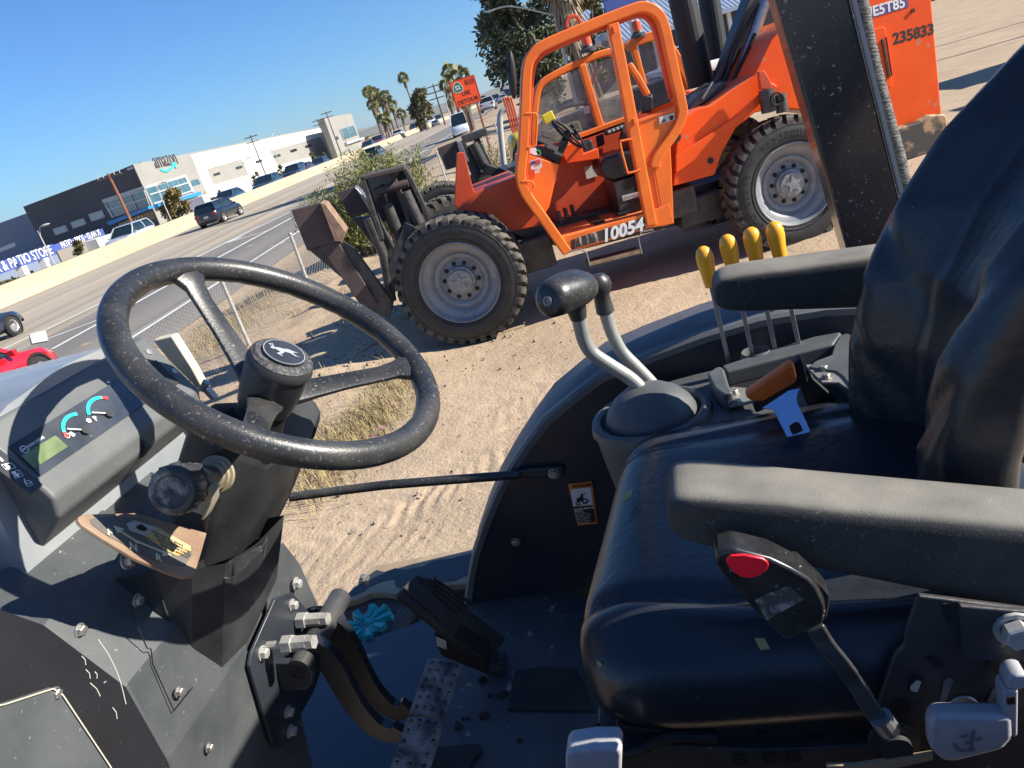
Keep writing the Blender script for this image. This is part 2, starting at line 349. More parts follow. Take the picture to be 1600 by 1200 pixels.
strip('opposite_freeway', -47 * cs, -30.6 * cs, -60, 700, -0.45, concrete, kind='structure')
strip('frontage_road', -64 * cs, -56 * cs, 30, 420, -3.1, asphalt, kind='structure')
mk = MB()
def gline(p, q, w, z=-0.440):
    a = wz(*p, z); b = wz(*q, z); d = (b - a).normalized(); nn = Vector((d.y, -d.x, 0)) * w / 2
    mk.add([a - nn, a + nn, b + nn, b - nn], [(0, 1, 2, 3)])
def sline(s, y0, y1, w, z=-0.440):
    a = Vector((s + SK * y0, y0, z)); b = Vector((s + SK * y1, y1, z)); nn = SN * w / 2
    mk.add([a - nn, a + nn, b + nn, b - nn], [(0, 1, 2, 3)])
sline(-10.6, -20, 500, 0.16)
gline((70, 516), (300, 405), 0.2); gline((300, 405), (453, 331), 0.22); gline((-60, 577), (52, 523), 0.2)
gline((70, 531), (158, 498), 0.18, -0.436); gline((80, 546), (336, 405), 0.2, -0.432); gline((336, 405), (460, 338), 0.22, -0.432)
gline((353, 380), (378, 370), 0.5, -0.436); gline((366, 377), (416, 361), 0.22, -0.428)
a = [wz(46, 522, -0.424), wz(71, 515, -0.424), wz(76, 532, -0.424), wz(50, 537, -0.424)]; mk.add(a, [(0, 1, 2, 3)])
for s_ in (-20.0, -23.7):
    for yy in range(0, 240, 12): sline(s_, yy, yy + 3.2, 0.13)
sline(-27.9, -20, 500, 0.14)
mk.build('lane_markings', roadpaint, kind='structure', smooth=False)

# low far hills
hillm = mat('far_hill', (0.13, 0.125, 0.10), 1.0, col2=(0.20, 0.19, 0.16), scale=0.004, detail=8)
def hills(name, y, x0, x1, hmax, seed, dz):
    xs_ = np.linspace(x0, x1, 120); rows = []
    m = MB(); R = []
    for k, (dy, f) in enumerate(((0, 0), (0.12, .45), (0.3, .8), (0.5, 1.0), (0.8, 0.6))):
        h = noise2(xs_ / (hmax * 7), xs_ * 0 + k * 0.3, seed) * 0.6 + noise2(xs_ / (hmax * 2.2), xs_ * 0 + k, seed + 1) * 0.28 + noise2(xs_ / (hmax * 0.7), xs_ * 0 + k, seed + 2) * 0.12
        R.append([Vector((a, y * (1 + dy), -1 + f * hmax * b + dz * 0)) for a, b in zip(xs_, h)])
    m.loft(R, cap=False, close=False); m.build(name, hillm, kind='structure', smooth=True)
hills('far_hills', 6500, -3000, 5200, 200, 3, 0)
hills('near_hills', 2600, -1500, 2600, 60, 8, 0)

# pale daytime air over the whole place
hz = MB(); hz.box((0, 4500, 110), (19400, 15400, 224)); haze_m = bpy.data.materials.new('haze_air'); haze_m.use_nodes = True
hn = haze_m.node_tree; hn.nodes.clear(); ho = hn.nodes.new('ShaderNodeOutputMaterial'); hv = hn.nodes.new('ShaderNodeVolumePrincipled')
hv.inputs['Color'].default_value = (0.86, 0.94, 1.0, 1); hv.inputs['Density'].default_value = 0.000045; hv.inputs['Anisotropy'].default_value = 0.2
hn.links.new(hv.outputs[0], ho.inputs['Volume']); hzo = hz.build('haze', haze_m, kind='stuff', smooth=False)

# ================================================================== BARRIER
tanc = mat('tan_barrier_concrete', (0.44, 0.36, 0.25), 0.9, col2=(0.35, 0.285, 0.195), scale=0.5, detail=6, stretch=(1, 0.3, 1), speck=((0.25, 0.2, 0.14), 0.31, 1.5))
bb = MB(); rings = []
for yy in [-40 + 4 * i for i in range(160)]:
    c = Vector((-29.9 + SK * yy, yy, -0.45)); rings.append([c + SN * a + UP * h for a, h in ((0.5, 0), (0.48, 0.12), (0.22, 0.42), (0.12, 1.05), (-0.12, 1.05), (-0.22, 0.42), (-0.48, 0.12), (-0.5, 0))])
bb.loft(rings); bb.build('median_barrier', tanc, label='long tan concrete barrier running between the two halves of the freeway', cat='barrier', smooth=False)

# ================================================================== FENCE
fence_pts = [(-4.6, 3.0), (-4.25, 5.2), (-3.82, 8.0), (-3.42, 10.9), (-2.95, 13.9), (-2.4, 16.9), (-1.75, 20.2), (-0.80, 23.9), (-0.07, 27.7), (0.9, 31), (1.9, 34.5), (2.9, 38)]
galvw = mat('galvanised_wire', (0.50, 0.49, 0.45), 0.5, metal=0.4, col2=(0.36, 0.34, 0.3), scale=9)
ft = thing('chain_link_fence', (-3.42, 10.9, 0), 'low galvanised chain link fence on the dirt edge between the yard and the freeway', 'fence'); ORG[ft.name] = Vector((-3.42, 10.9, 0))
FH = 1.10
for i, (x, y) in enumerate(fence_pts):
    p = MB(); z0 = gh(x, y) - 0.05; lean = 0.03 * math.sin(i * 2.1)
    p.tube([(x, y, z0), (x + lean * .5, y, z0 + 0.6), (x + lean, y, FH + 0.03)], 0.03, 10); p.ball((x + lean, y, FH + 0.03), (0.036, 0.036, 0.03), 10, 6); p.build('post', galvw, ft)
def wirefence(name, A, B, h0, h1, cell, rad, parent):
    A = Vector(A); B = Vector(B); d = B - A; L = d.length; d.normalize(); nrm = Vector((d.y, -d.x, 0)); m = MB(); n = int(L / cell); r = int((h1 - h0) / (cell * .5))
    for i in range(n + 1):
        base = A + d * (i * cell)
        sg = 1 if i % 2 else -1
        P = []
        for k in range(r + 1):
            off = cell * 0.5 * (1 if (k % 2 == 0) == (sg > 0) else -1)
            wob = 0.02 * math.sin(base.y * 1.7 + k * 0.3)
            P.append(base + d * off + nrm * wob + UP * (h0 + k * cell * .5 + gh(base.x, base.y) * (1 - k / r)))
        rings = []
        for q in P: rings.append([q + nrm * rad, q - nrm * rad * 0.6 + d * rad, q - nrm * rad * 0.6 - d * rad])
        m.loft(rings, cap=False)
    return m.build(name, galvw, parent, kind='stuff', flip=False, smooth=False)
for i in range(len(fence_pts) - 1):
    (x0, y0), (x1, y1) = fence_pts[i], fence_pts[i + 1]
    c = 0.058 if i < 4 else (0.085 if i < 7 else 0.16)
    wirefence('wire_mesh', (x0, y0, 0), (x1, y1, 0), 0.0, FH - 0.03 + 0.03 * (i % 2), c, 0.0022 if i < 4 else 0.0034, ft)
wt = MB(); wt.tube([Vector((x, y, FH - 0.02)) for x, y in fence_pts], 0.0025, 5); wt.build('tension_wire', galvw, ft)

# ================================================================== BUILDINGS
def wallslab(mb, pts, n, t): return mb.prism([Vector(p) for p in pts], Vector(n) * -t)
greyw = mat('warm_grey_stucco', (0.27, 0.26, 0.235), 0.85, col2=(0.24, 0.235, 0.215), scale=0.15)
darkw = mat('charcoal_stucco', (0.052, 0.056, 0.066), 0.85, col2=(0.065, 0.07, 0.08), scale=0.15)
whitew = mat('white_stucco', (0.72, 0.71, 0.66), 0.85, col2=(0.66, 0.65, 0.60), scale=0.12)
bluew = mat('blue_fascia_paint', (0.05, 0.085, 0.30), 0.6)
bluec = mat('bright_blue_canopy_paint', (0.02, 0.22, 0.52), 0.5)
blgl = mat('building_blue_glass', (0.035, 0.10, 0.14), 0.08, spec=1.0, col2=(0.06, 0.16, 0.21), scale=0.3)
paleg = mat('pale_window_glass', (0.20, 0.30, 0.33), 0.2, spec=0.8)
mull = mat('window_mullion_metal', (0.40, 0.43, 0.43), 0.5)
cyan = mat('cyan_sign_face', (0.05, 0.50, 0.55), 0.5)
chg = mat('charcoal_letters', (0.045, 0.045, 0.05), 0.5)
C = -90.0; cr = ps(208, 257, C); ce = ps(297, 238, C); cw = ps(508, 190, C)
GZ = -3.1
DAZ = math.radians(-51); DD = Vector((math.sin(DAZ), math.cos(DAZ), 0))
root = thing('warehouse', (cr.x, cr.y, GZ), 'charcoal, grey and white distribution warehouse with a smile logo beyond the freeway', 'building'); ORG[root.name] = Vector((cr.x, cr.y, GZ))
ztop = cr.z
def vq(a, b, z0, z1): return [Vector((a.x, a.y, z0)), Vector((b.x, b.y, z0)), Vector((b.x, b.y, z1)), Vector((a.x, a.y, z1))]
m = MB(); m.prism(vq(cr, ce, GZ, ztop), (DD + SD * .15) * 30); m.build('wall', greyw, root, label='grey entrance wall section', smooth=False)
m = MB(); ce2 = ce + SN * 0.0; m.prism(vq(ce + SD * 0.01 - SN * 0.3, cw - SN * 0.3, GZ, ztop - 0.2), (DD + SD * .2) * 60); m.build('wall', whitew, root, label='long white wall section', smooth=False)
DAZ = math.radians(-51); DD = Vector((math.sin(DAZ), math.cos(DAZ), 0)); DN = Vector((DD.y, -DD.x, 0)) * -1
if DN.dot(Vector((0, -1, 0))) < 0: DN = -DN
dl = pv(36, 323, cr, DD)
c0 = cr + DD * 0.4
m = MB(); m.prism(vq(c0, dl, GZ, ztop - 0.15), SD * 15 + DD * 3); m.build('wall', darkw, root, label='charcoal side wall section', smooth=False)
def pd(u, v): return pv(u, v, cr, DD)
def px_quad(f, pts, n, t, out=0.05): return [f(*p) + n * out for p in pts], -n * t
def panel(name, f, pts, n, m, parent, out=0.05, t=0.1, **k):
    q = [f(*p) + n * out for p in pts]; mb = MB(); mb.prism(q, -n * t); return mb.build(name, m, parent, smooth=False, **k)
pc = lambda u, v: ps(u, v, C)
pcw = lambda u, v: ps(u, v, C - 0.3)
def z1(*p): return [(a / 3.2, 150 + b / 3.2) for a, b in p]
def z2(*p): return [(400 + a / 4, 80 + b / 4) for a, b in p]
w = panel('window', pc, z1((728, 458), (925, 400), (958, 474), (765, 540)), SN, blgl, root, 0.08, 0.2, label='large blue glass entrance window')
for t in (0.25, 0.5, 0.75):
    a = Vector(pc(*z1((728 + 197 * t, 458 - 58 * t))[0])) + SN * 0.2; b = Vector(pc(*z1((765 + 193 * t, 540 - 66 * t))[0])) + SN * 0.2
    mb = MB(); mb.bar([a, b], 0.18, 0.15, SN); mb.build('mullion', mull, w, smooth=False)
for t in (0.0, 0.45, 1.0):
    a = Vector(pc(*z1((728 + 37 * t, 458 + 82 * t))[0])) + SN * 0.22; b = Vector(pc(*z1((925 + 33 * t, 400 + 74 * t))[0])) + SN * 0.22
    mb = MB(); mb.bar([a, b], 0.3, 0.2, SN); mb.build('mullion', mull, w, smooth=False)
w = panel('window', pd, z1((528, 530), (722, 470), (752, 548), (572, 605)), DN, blgl, root, 0.08, 0.2)
for t in (0.0, 0.33, 0.66, 1.0):
    a = pd(*z1((528 + 194 * t, 530 - 60 * t))[0]) + DN * 0.2; b = pd(*z1((572 + 180 * t, 605 - 57 * t))[0]) + DN * 0.2
    mb = MB(); mb.bar([a, b], 0.25, 0.15, DN); mb.build('mullion', mull, w, smooth=False)
for t in (0, 0.5):
    a = pd(*z1((528 + 44 * t, 530 + 75 * t))[0]) + DN * 0.22; b = pd(*z1((722 + 30 * t, 470 + 78 * t))[0]) + DN * 0.22
    mb = MB(); mb.bar([a, b], 0.3, 0.2, DN); mb.build('mullion', mull, w, smooth=False)
panel('trim', pd, z1((512, 518), (722, 448), (726, 462), (522, 532), (575, 605), (563, 608)), DN, mull, root, 0.25, 0.3)
panel('trim', pc, z1((722, 452), (925, 394), (968, 478), (957, 482), (922, 408), (727, 465)), SN, mull, root, 0.25, 0.3)
panel('canopy', pd, z1((553, 625), (762, 545), (768, 560), (570, 640)), DN, bluec, root, 1.2, 1.2)
panel('canopy', pc, z1((765, 548), (982, 483), (988, 500), (772, 564)), SN, bluec, root, 1.2, 1.2)
panel('lower_window', pd, z1((590, 640), (765, 572), (780, 612), (610, 668)), DN, dark_glass, root, 0.06, 0.1)
panel('window', pc, z1((952, 424), (990, 414), (1002, 440), (962, 452)), SN, blgl, root, 0.06, 0.1)
for q in (((264, 665), (328, 645), (342, 675), (278, 697)), ((353, 632), (418, 610), (433, 640), (367, 663)), ((442, 592), (510, 570), (526, 605), (458, 628))):
    w = panel('window', pd, z1(*q), DN, mull, root, 0.06, 0.12)
    cx = sum(a for a, b in q) / 4; cy = sum(b for a, b in q) / 4
    panel('pane', pd, z1(*[(cx + (a - cx) * 0.86, cy + (b - cy) * 0.84) for a, b in q]), DN, paleg, w, 0.1, 0.05)
panel('number_plate', pd, z1((636, 362), (665, 352), (668, 363), (640, 373)), DN, mull, root, 0.1, 0.1)
for q in (((1028, 365), (1203, 316), (1240, 400), (1062, 450)), ((1342, 276), (1600, 203), (1640, 285), (1385, 352))):
    w = panel('wall_recess', pcw, z1(*q), SN, greyw, root, 0.06, 0.1)
    e = z1(*q); fr = [pcw(*p) + SN * 0.1 for p in e]
    for i in range(4):
        mb = MB(); mb.bar([fr[i], fr[(i + 1) % 4]], 0.3, 0.25, SN); mb.build('frame', whitew, w, smooth=False)
for (a, b) in ((1082, 390), (1193, 357), (1293, 326), (1384, 299), (1466, 272), (1541, 250)):
    panel('window', pcw, z1((a - 18, b), (a + 14, b - 10), (a + 19, b + 2), (a - 13, b + 12)), SN, dark_glass, root, 0.13, 0.1)
for k in range(1, 12):
    p_ = ce + SD * (k * 12.0) - SN * .26; mb = MB(); mb.prism(vq(p_, p_ + SD * .18, GZ, ztop - .25), -SN * .03); mb.build('wall_joint', greyw, root, smooth=False)
mb = MB(); mb.prism([p - SN * .27 for p in vq(ce + SD * .05, cw, ztop - .25, ztop + .05)], SN * .12); mb.build('parapet_cap', greyw, root, smooth=False)
panel('door', pcw, z1((1130, 438), (1150, 432), (1162, 457), (1142, 462)), SN, mull, root, 0.06, 0.1)
mb = MB(); o_ = pc(*z1((777, 362))[0]) + SN * 0.12; e_ = pc(*z1((887, 330))[0]); LW = (Vector((e_.x, e_.y, 0)) - Vector((o_.x, o_.y, 0))).length
tx = text_geo('amazon', 0.0, 0.01)[0]; sz = LW / max(p.x for p in tx)
put_text(mb, 'amazon', o_, SD, UP, sz, 0.0, 0.01, ys=1.25); mb.build('lettering', chg, root, smooth=False)
q0, q1, q2 = [pc(*z1(p)[0]) + SN * .12 for p in ((798, 366), (833, 392), (868, 347))]
P = [q0 * ((1 - t) ** 2) + q1 * (2 * t * (1 - t)) + q2 * (t * t) + UP * 0 for t in [i / 12 for i in range(13)]]
mb = MB(); mb.bar(P, 0.2, 0.55, UP); tip = P[-1]
mb.prism([tip - SD * 1.6 + UP * .55, tip + SD * 1.2 + UP * .75, tip + SD * .5 - UP * .9], SN * 0.15); mb.build('smile_logo', cyan, root, smooth=False)
rf = MB(); rf.box(cr + Vector((-8, 26, ztop - cr.z - 0.2 + 0.6)), (3, 3, 1.4)); rf.box(cr + Vector((-10, 70, ztop - cr.z + 0.4)), (4, 3, 1.2)); rf.build('roof_unit', greyw, root, smooth=False)

# grey office block at the far end
C2 = -80.0; a = ps(506, 184, C2); b = ps(546, 178, C2)
root = thing('office_block', (a.x, a.y, GZ), 'pale grey block with blue corner glass at the far end of the white warehouse', 'building'); ORG[root.name] = Vector((a.x, a.y, GZ))
m = MB(); m.prism(vq(a, b + SD * 4, GZ, a.z), DD * 3.5); m.build('wall', greyw, root, smooth=False)
p8 = lambda u, v: ps(u, v, C2)
w = panel('window', p8, z2((520, 490), (605, 465), (630, 525), (545, 555)), SN, blgl, root, 0.1, 0.2)
for t in (0.0, 0.5, 1.0):
    aa = p8(*z2((520 + 85 * t, 490 - 25 * t))[0]) + SN * 0.25; b_ = p8(*z2((545 + 85 * t, 555 - 30 * t))[0]) + SN * 0.25
    mb = MB(); mb.bar([aa, b_], 0.4, 0.2, SN); mb.build('mullion', mull, w, smooth=False)
panel('canopy', p8, z2((550, 575), (660, 540), (665, 550), (556, 588)), SN, mull, root, 1.2, 1.0)
panel('window', p8, z2((497, 535), (510, 531), (517, 550), (504, 555)), SN, dark_glass, root, 0.1, 0.1)

# blue-grey building at the far left
far0 = cr + DD * 40 - DN * 6
pf = lambda u, v: pv(u, v, far0, DD)
a = pf(42, 333); b = pf(-140, 388)
bgw = mat('blue_grey_stucco', (0.16, 0.20, 0.27), 0.85)
root = thing('long_building', (a.x, a.y, GZ), 'plain blue grey building at the left edge beside the charcoal warehouse wall', 'building'); ORG[root.name] = Vector((a.x, a.y, GZ))
m = MB(); m.prism(vq(a + DD * -20, b, GZ, a.z), SD * 20); m.build('wall', bgw, root, smooth=False)
panel('wall_band', pf, z1((-100, 800), (75, 730), (80, 750), (-100, 820)), DN, whitew, root, 0.1, 0.1)

# blue shop with its pole sign
C3 = -66.0; p6 = lambda u, v: ps(u, v, C3)
a = p6(*z1((265, 745))[0]); b = p6(*z1((508, 655))[0]); 
root = thing('patio_shop', (a.x, a.y, GZ), 'low shop with a blue fascia lettered PATIO BBQS ISLANDS before the charcoal wall', 'building'); ORG[root.name] = Vector((a.x, a.y, GZ))
zb = a.z; h = zb - p6(*z1((285, 780))[0]).z
m = MB(); m.prism(vq(a, b, zb - h, zb), -SN * 0.8); m.build('fascia', bluew, root, smooth=False)
m = MB(); m.prism(vq(a - SN * 0.3 - SD * 25, b - SN * 0.3, GZ, zb - h * 0.6), -SN * 6); m.build('wall', bgw, root, smooth=False)
tx = text_geo('PATIO • BBQS • ISLANDS', 0.02, 0.03)[0]; LW = (b - a).length * 0.80; sz = LW / max(p.x for p in tx)
m = MB(); put_text(m, 'PATIO • BBQS • ISLANDS', Vector((a.x, a.y, zb - h * 0.78)) + SD * LW * 0.14 + SN * 0.06, SD, UP, sz, 0.005, 0.03, ys=1.3); m.build('lettering', white, root, smooth=False)
for k in range(4):
    m = MB(); m.box(Vector((a.x, a.y, GZ + 1.2)) + SD * (-22 + 5 * k) - SN * 0.2, (0.2, 2.4, 1.6)); m.build('window', dark_glass, root, smooth=False)
C4 = -56.0; p5 = lambda u, v: ps(u, v, C4)
a = p5(*z1((-260, 905))[0]); b = p5(*z1((262, 740))[0]); zb = b.z; h = zb - p5(*z1((284, 782))[0]).z
root = thing('pole_sign', (b.x, b.y, GZ), 'long blue roadside sign reading SPA & PATIO STORE on white posts at the left edge', 'sign'); ORG[root.name] = Vector((b.x, b.y, GZ))
m = MB(); m.prism(vq(a, b, zb - h * 1.15, zb), -SN * 0.4); m.build('sign_face', bluew, root, smooth=False)
body = 'SPA & PATIO STORE'; tx = text_geo(body, 0.03, 0.03)[0]; e_ = p5(*z1((262, 780))[0]); o_ = p5(*z1((-70, 880))[0]); LW = (Vector((e_.x, e_.y, 0)) - Vector((o_.x, o_.y, 0))).length
sz = LW / max(p.x for p in tx); m = MB(); put_text(m, body, Vector((o_.x, o_.y, zb - h * 0.98)) + SN * 0.06, SD, UP, sz, 0.006, 0.03, ys=1.15); m.build('lettering', white, root, smooth=False)
for t in (0.62, 0.86, 0.3):
    c = a.lerp(b, t); m = MB(); m.box((c.x - 0.3, c.y, (zb - h * 1.15 + GZ) / 2), (0.7, 1.0, zb - h * 1.15 - GZ)); m.build('post', white, root, smooth=False)
# low white pump/utility sheds and boundary wall beyond the freeway
for i, (u0, v0, u1, v1, hh, c_, lb) in enumerate(((480, 715, 580, 672, 2.0, -53.0, 'small white shed with a dark doorway behind the silver car'), (1010, 500, 1095, 480, 2.2, -56.0, 'low white shed at the corner of the grey warehouse wall'))):
    a = ps(*z1((u0, v0))[0], c_); b = ps(*z1((u1, v1))[0], c_)
    root = thing('shed', (a.x, a.y, GZ), lb, 'shed'); ORG[root.name] = Vector((a.x, a.y, GZ))
    m = MB(); m.prism(vq(a, b, GZ, a.z), -SN * 3); m.build('wall', whitew, root, smooth=False)
    m = MB(); m.prism([p + SN * 0.05 for p in vq(a.lerp(b, 0.35), a.lerp(b, 0.65), GZ, a.z - 0.7)], -SN * 0.04); m.build('door', dark_glass, root, smooth=False)
blockw = mat('grey_block_wall', (0.22, 0.20, 0.17), 0.9)
a = ps(*z1((285, 775))[0], -54.5); b = ps(*z1((500, 705))[0], -54.5)
m = MB(); m.prism(vq(a, b, GZ, a.z), -SN * 0.2); m.build('yard_wall', blockw, label='low grey block wall in front of the blue patio shop', cat='wall', smooth=False)

# building with the ribbed roof, upper right
rroof = mat('ribbed_blue_grey_roof', (0.30, 0.36, 0.46), 0.45, metal=0.2)
yB = 62.0; a = wy(985, 62, yB); b = wy(1215, -10, yB)
root = thing('ribbed_roof_building', (a.x, a.y, -0.3), 'low building with a ribbed blue grey roof behind the cabs', 'building'); ORG[root.name] = Vector((a.x, a.y, -0.3))
x0, x1 = a.x - 3, a.x + 26; ze = 3.3; zr = 6.6
m = MB(); m.box(((x0 + x1) / 2, yB + 8, 1.5), (x1 - x0 - 1, 14, 3.6)); m.build('wall', darkw, root, smooth=False)
m = MB(); m.add([(x0, yB, ze), (x1, yB, ze), (x1, yB + 8, zr), (x0, yB + 8, zr), (x0, yB, ze - .3), (x1, yB, ze - .3), (x1, yB + 8, zr - .3), (x0, yB + 8, zr - .3)], [(0, 1, 2, 3), (4, 5, 6, 7), (0, 1, 5, 4), (1, 2, 6, 5), (3, 0, 4, 7)]); rf = m.build('roof', rroof, root, smooth=False)
m = MB()
for k in range(90):
    xx = x0 + (x1 - x0) * k / 89; m.bar([(xx, yB, ze + 0.01), (xx, yB + 8, zr + 0.01)], 0.10, 0.05, UP)
m.build('roof_rib', rroof, rf, smooth=False, kind='stuff')
for k in range(9):
    m = MB(); m.box((x0 + 2 + k * 3, yB + 0.9, 1.6), (0.3, 0.3, 3.4)); m.build('column', white, root, smooth=False)
# blue shop sign near the top edge
a = wy(940, -14, 30); b = wy(985, -18, 30); c_ = wy(950, 18, 30)
root = thing('shop_sign', (a.x, 30, 0), 'blue sign board on a pole cut off by the top edge', 'sign'); ORG[root.name] = Vector((a.x, 30, 0))
m = MB(); m.box(((a.x + b.x) / 2 + 0.2, 30, c_.z + 0.6), (1.5, 0.15, 1.25)); m.build('sign_face', bluew, root, bevel=0.02)
m = MB(); put_text(m, 'U', (a.x + 0.05, 29.9, c_.z + 0.45), XA, UP, 0.7, 0.02, 0.01); m.build('lettering', white, root, smooth=False)
m = MB(); m.tube([((a.x + b.x) / 2 + 0.3, 30.1, -0.2), ((a.x + b.x) / 2 + 0.3, 30.1, c_.z + 1)], 0.08, 10); m.build('post', steel, root)

# ================================================================== POLES
wood = mat('weathered_pole_wood', (0.085, 0.06, 0.045), 0.85); wood_o = mat('orange_brown_pole_wood', (0.27, 0.10, 0.045), 0.85, col2=(0.2, 0.08, 0.04), scale=0.6)
lampm = mat('lamp_pole_grey', (0.42, 0.42, 0.40), 0.5)
def upole(ub, vb, ut, vt, c_, lb, m_, arms=2, r=0.2):
    b = ps(ub, vb, c_); t = ps(ut, vt, c_); z = t.z
    root = thing('utility_pole', (b.x, b.y, GZ), lb, 'utility pole'); ORG[root.name] = Vector((b.x, b.y, GZ))
    m = MB(); m.tube([(b.x, b.y, GZ), (b.x + (t.x - b.x) * .5, b.y, z * .5), (b.x + (t.x - b.x), b.y, z)], [r, r * .85, r * .65], 8); m.build('pole', m_, root)
    for k in range(arms):
        m = MB(); m.box((t.x, b.y, z - 0.5 - k * 1.3), (3.6, 0.25, 0.22)); m.build('crossarm', wood, root, smooth=False)
    m = MB()
    for k in (-1.6, -0.8, 0.8, 1.6): m.tube([(t.x + k, b.y, z - 0.4), (t.x + k, b.y, z - 0.05)], 0.07, 6)
    m.build('insulator', lampm, root); return root
upole(208, 352, 163, 272, -60, 'leaning orange brown utility pole in front of the charcoal wall', wood_o, 1, 0.26)
upole(416, 275, 390, 211, -72, 'dark utility pole in front of the white warehouse wall', wood)
upole(518, 238, 490, 186, -66, 'dark utility pole left of the grey office block corner', wood)
upole(530, 232, 508, 174, -62, 'dark utility pole closest to the grey office block', wood)
upole(690, 176, 676, 131, -20, 'tall utility pole with three crossarms right of the tall palm', wood, 3)
def lamp(ub, vb, ut, vt, c_, lb, arm=(2.2, 0, 0.5), r=0.1):
    b = ps(ub, vb, c_); t = ps(ut, vt, c_)
    root = thing('street_lamp', (b.x, b.y, GZ), lb, 'street lamp'); ORG[root.name] = Vector((b.x, b.y, GZ))
    m = MB(); m.tube([(b.x, b.y, GZ), (b.x, b.y, t.z)], [r, r * .6], 8); m.build('pole', lampm, root)
    T_ = Vector((b.x, b.y, t.z)); A_ = Vector(arm)
    m = MB(); m.tube(smooth_path([T_ - UP * 0.6, T_ + A_ * 0.4 + UP * .1, T_ + A_]), r * .5, 6); m.build('arm', lampm, root)
    m = MB(); m.ball(T_ + A_, (0.5, 0.22, 0.12), 10, 6); m.build('lamp_head', lampm, root)
lamp(70, 383, 60, 360, -52, 'grey street lamp beside the blue patio shop sign', (1.0, 0, 0.3))
lamp(250, 305, 244, 291, -52, 'grey street lamp in front of the blue entrance glass', (1.2, 0, .2))
lamp(437, 258, 429, 218, -50, 'slim street lamp with a long curved arm by the second wall recess', (0.5, 5.0, 1.5))
lamp(388, 275, 381, 251, -50, 'short street lamp left of the first dark utility pole', (1.2, 0, .2))
lamp(546, 238, 537, 205, -48, 'street lamp in front of the grey office block', (1.2, 0, .2))
lamp(702, 178, 694, 154, -10, 'street lamp right of the tall three armed utility pole', (1.5, 0, .3))
lamp(755, 150, 747, 116, 2, 'street lamp with a curved arm right of the detour sign', (1.2, 0, .3))
lamp(783, 148, 776, 116, 4, 'curved white street lamp left of the big tree', (2.0, 0, -.3))
b = wy(826, 150, 52); t = wy(822, 8, 52)
root = thing('street_lamp', (b.x + 2.2, 52, -0.3), 'tall street lamp whose long arm reaches out left of the big tree', 'street lamp'); ORG[root.name] = Vector((b.x + 2.2, 52, -0.3))
q0 = wy(766, 17, 52); q1 = wy(790, 10, 52); q2 = wy(815, 12, 52); q3 = wy(850, 20, 52)
m = MB(); m.tube([(q3.x + .6, 52, -0.3), (q3.x + .6, 52, q3.z)], [0.14, 0.09], 8); m.build('pole', lampm, root)
m = MB(); m.tube(smooth_path([q0, q1, q2, q3, Vector((q3.x + .6, 52, q3.z - .3))]), 0.05, 6); m.build('arm', lampm, root)
m = MB(); m.ball(q0, (0.35, 0.15, 0.08), 10, 6); m.build('lamp_head', lampm, root)

# detour sign
sgn = mat('fluorescent_orange_sign', (0.90, 0.085, 0.012), 0.6); sb = mat('sign_black', (0.02, 0.015, 0.012), 0.6); sgr = mat('route_shield_green', (0.02, 0.16, 0.11), 0.6)
yS = 38.0
tl = wy(701, 129, yS); trr = wy(739, 115, yS); bl = wy(713, 170, yS)
W_ = (trr - tl).length * 1.03; H_ = (tl - bl).length
X_ = (trr - tl).normalized(); X_ = Vector((X_.x, 0, X_.z * 0.1)).normalized(); Y_ = Vector((-X_.z, 0, X_.x)); N_ = Vector((0, -1, 0))
root = thing('detour_sign', (tl.x + W_ / 2, yS, -0.1), 'orange road work sign reading USE DETOUR with a route 52 shield on two posts', 'sign'); ORG[root.name] = Vector((tl.x + W_ / 2, yS, -0.1))
def SP(a, b, o=0.0): return tl + X_ * (a * W_) - Y_ * (b * H_) + N_ * o
m = MB(); m.prism([SP(0, 0), SP(1, 0), SP(1, 1), SP(0, 1)], (0, 0.03, 0)); m.build('sign_face', sgn, root, smooth=False)
m = MB()
for (a, b, c_, d) in ((0.02, 0.02, 0.98, 0.035), (0.02, 0.965, 0.98, 0.98), (0.02, 0.02, 0.035, 0.98), (0.965, 0.02, 0.98, 0.98), (0.58, 0.10, 0.92, 0.12), (0.58, 0.27, 0.92, 0.29), (0.58, 0.1, 0.6, 0.29), (0.9, 0.1, 0.92, 0.29)):
    m.prism([SP(a, b, 0.004), SP(c_, b, 0.004), SP(c_, d, 0.004), SP(a, d, 0.004)], (0, 0.003, 0))
m.build('sign_border', sb, root, smooth=False)
m = MB()
def stext(mb, body, a, b, hgt, al='CENTER', bold=0.015): put_text(mb, body, SP(a, b, 0.006), X_, Y_, hgt * H_ / 0.7, bold, 0.001, 0, al)
stext(m, 'USE', 0.52, 0.62, 0.15); stext(m, 'DETOUR', 0.51, 0.90, 0.15); stext(m, 'EAST', 0.75, 0.245, 0.10); m.build('lettering', sb, root, smooth=False)
m = MB(); m.prism([SP(0.27 + 0.19 * a, 0.27 + 0.19 * b, 0.006) for a, b in ((-0.3, -1), (0.3, -1), (0.75, -0.5), (1, 0.3), (0.8, 0.9), (0.3, 1), (-0.3, 1), (-0.8, 0.9), (-1, 0.3), (-0.75, -0.5))], (0, 0.003, 0)); m.build('route_shield', sgr, root, smooth=False)
m = MB(); stext(m, '52', 0.27, 0.35, 0.15, bold=0.02)
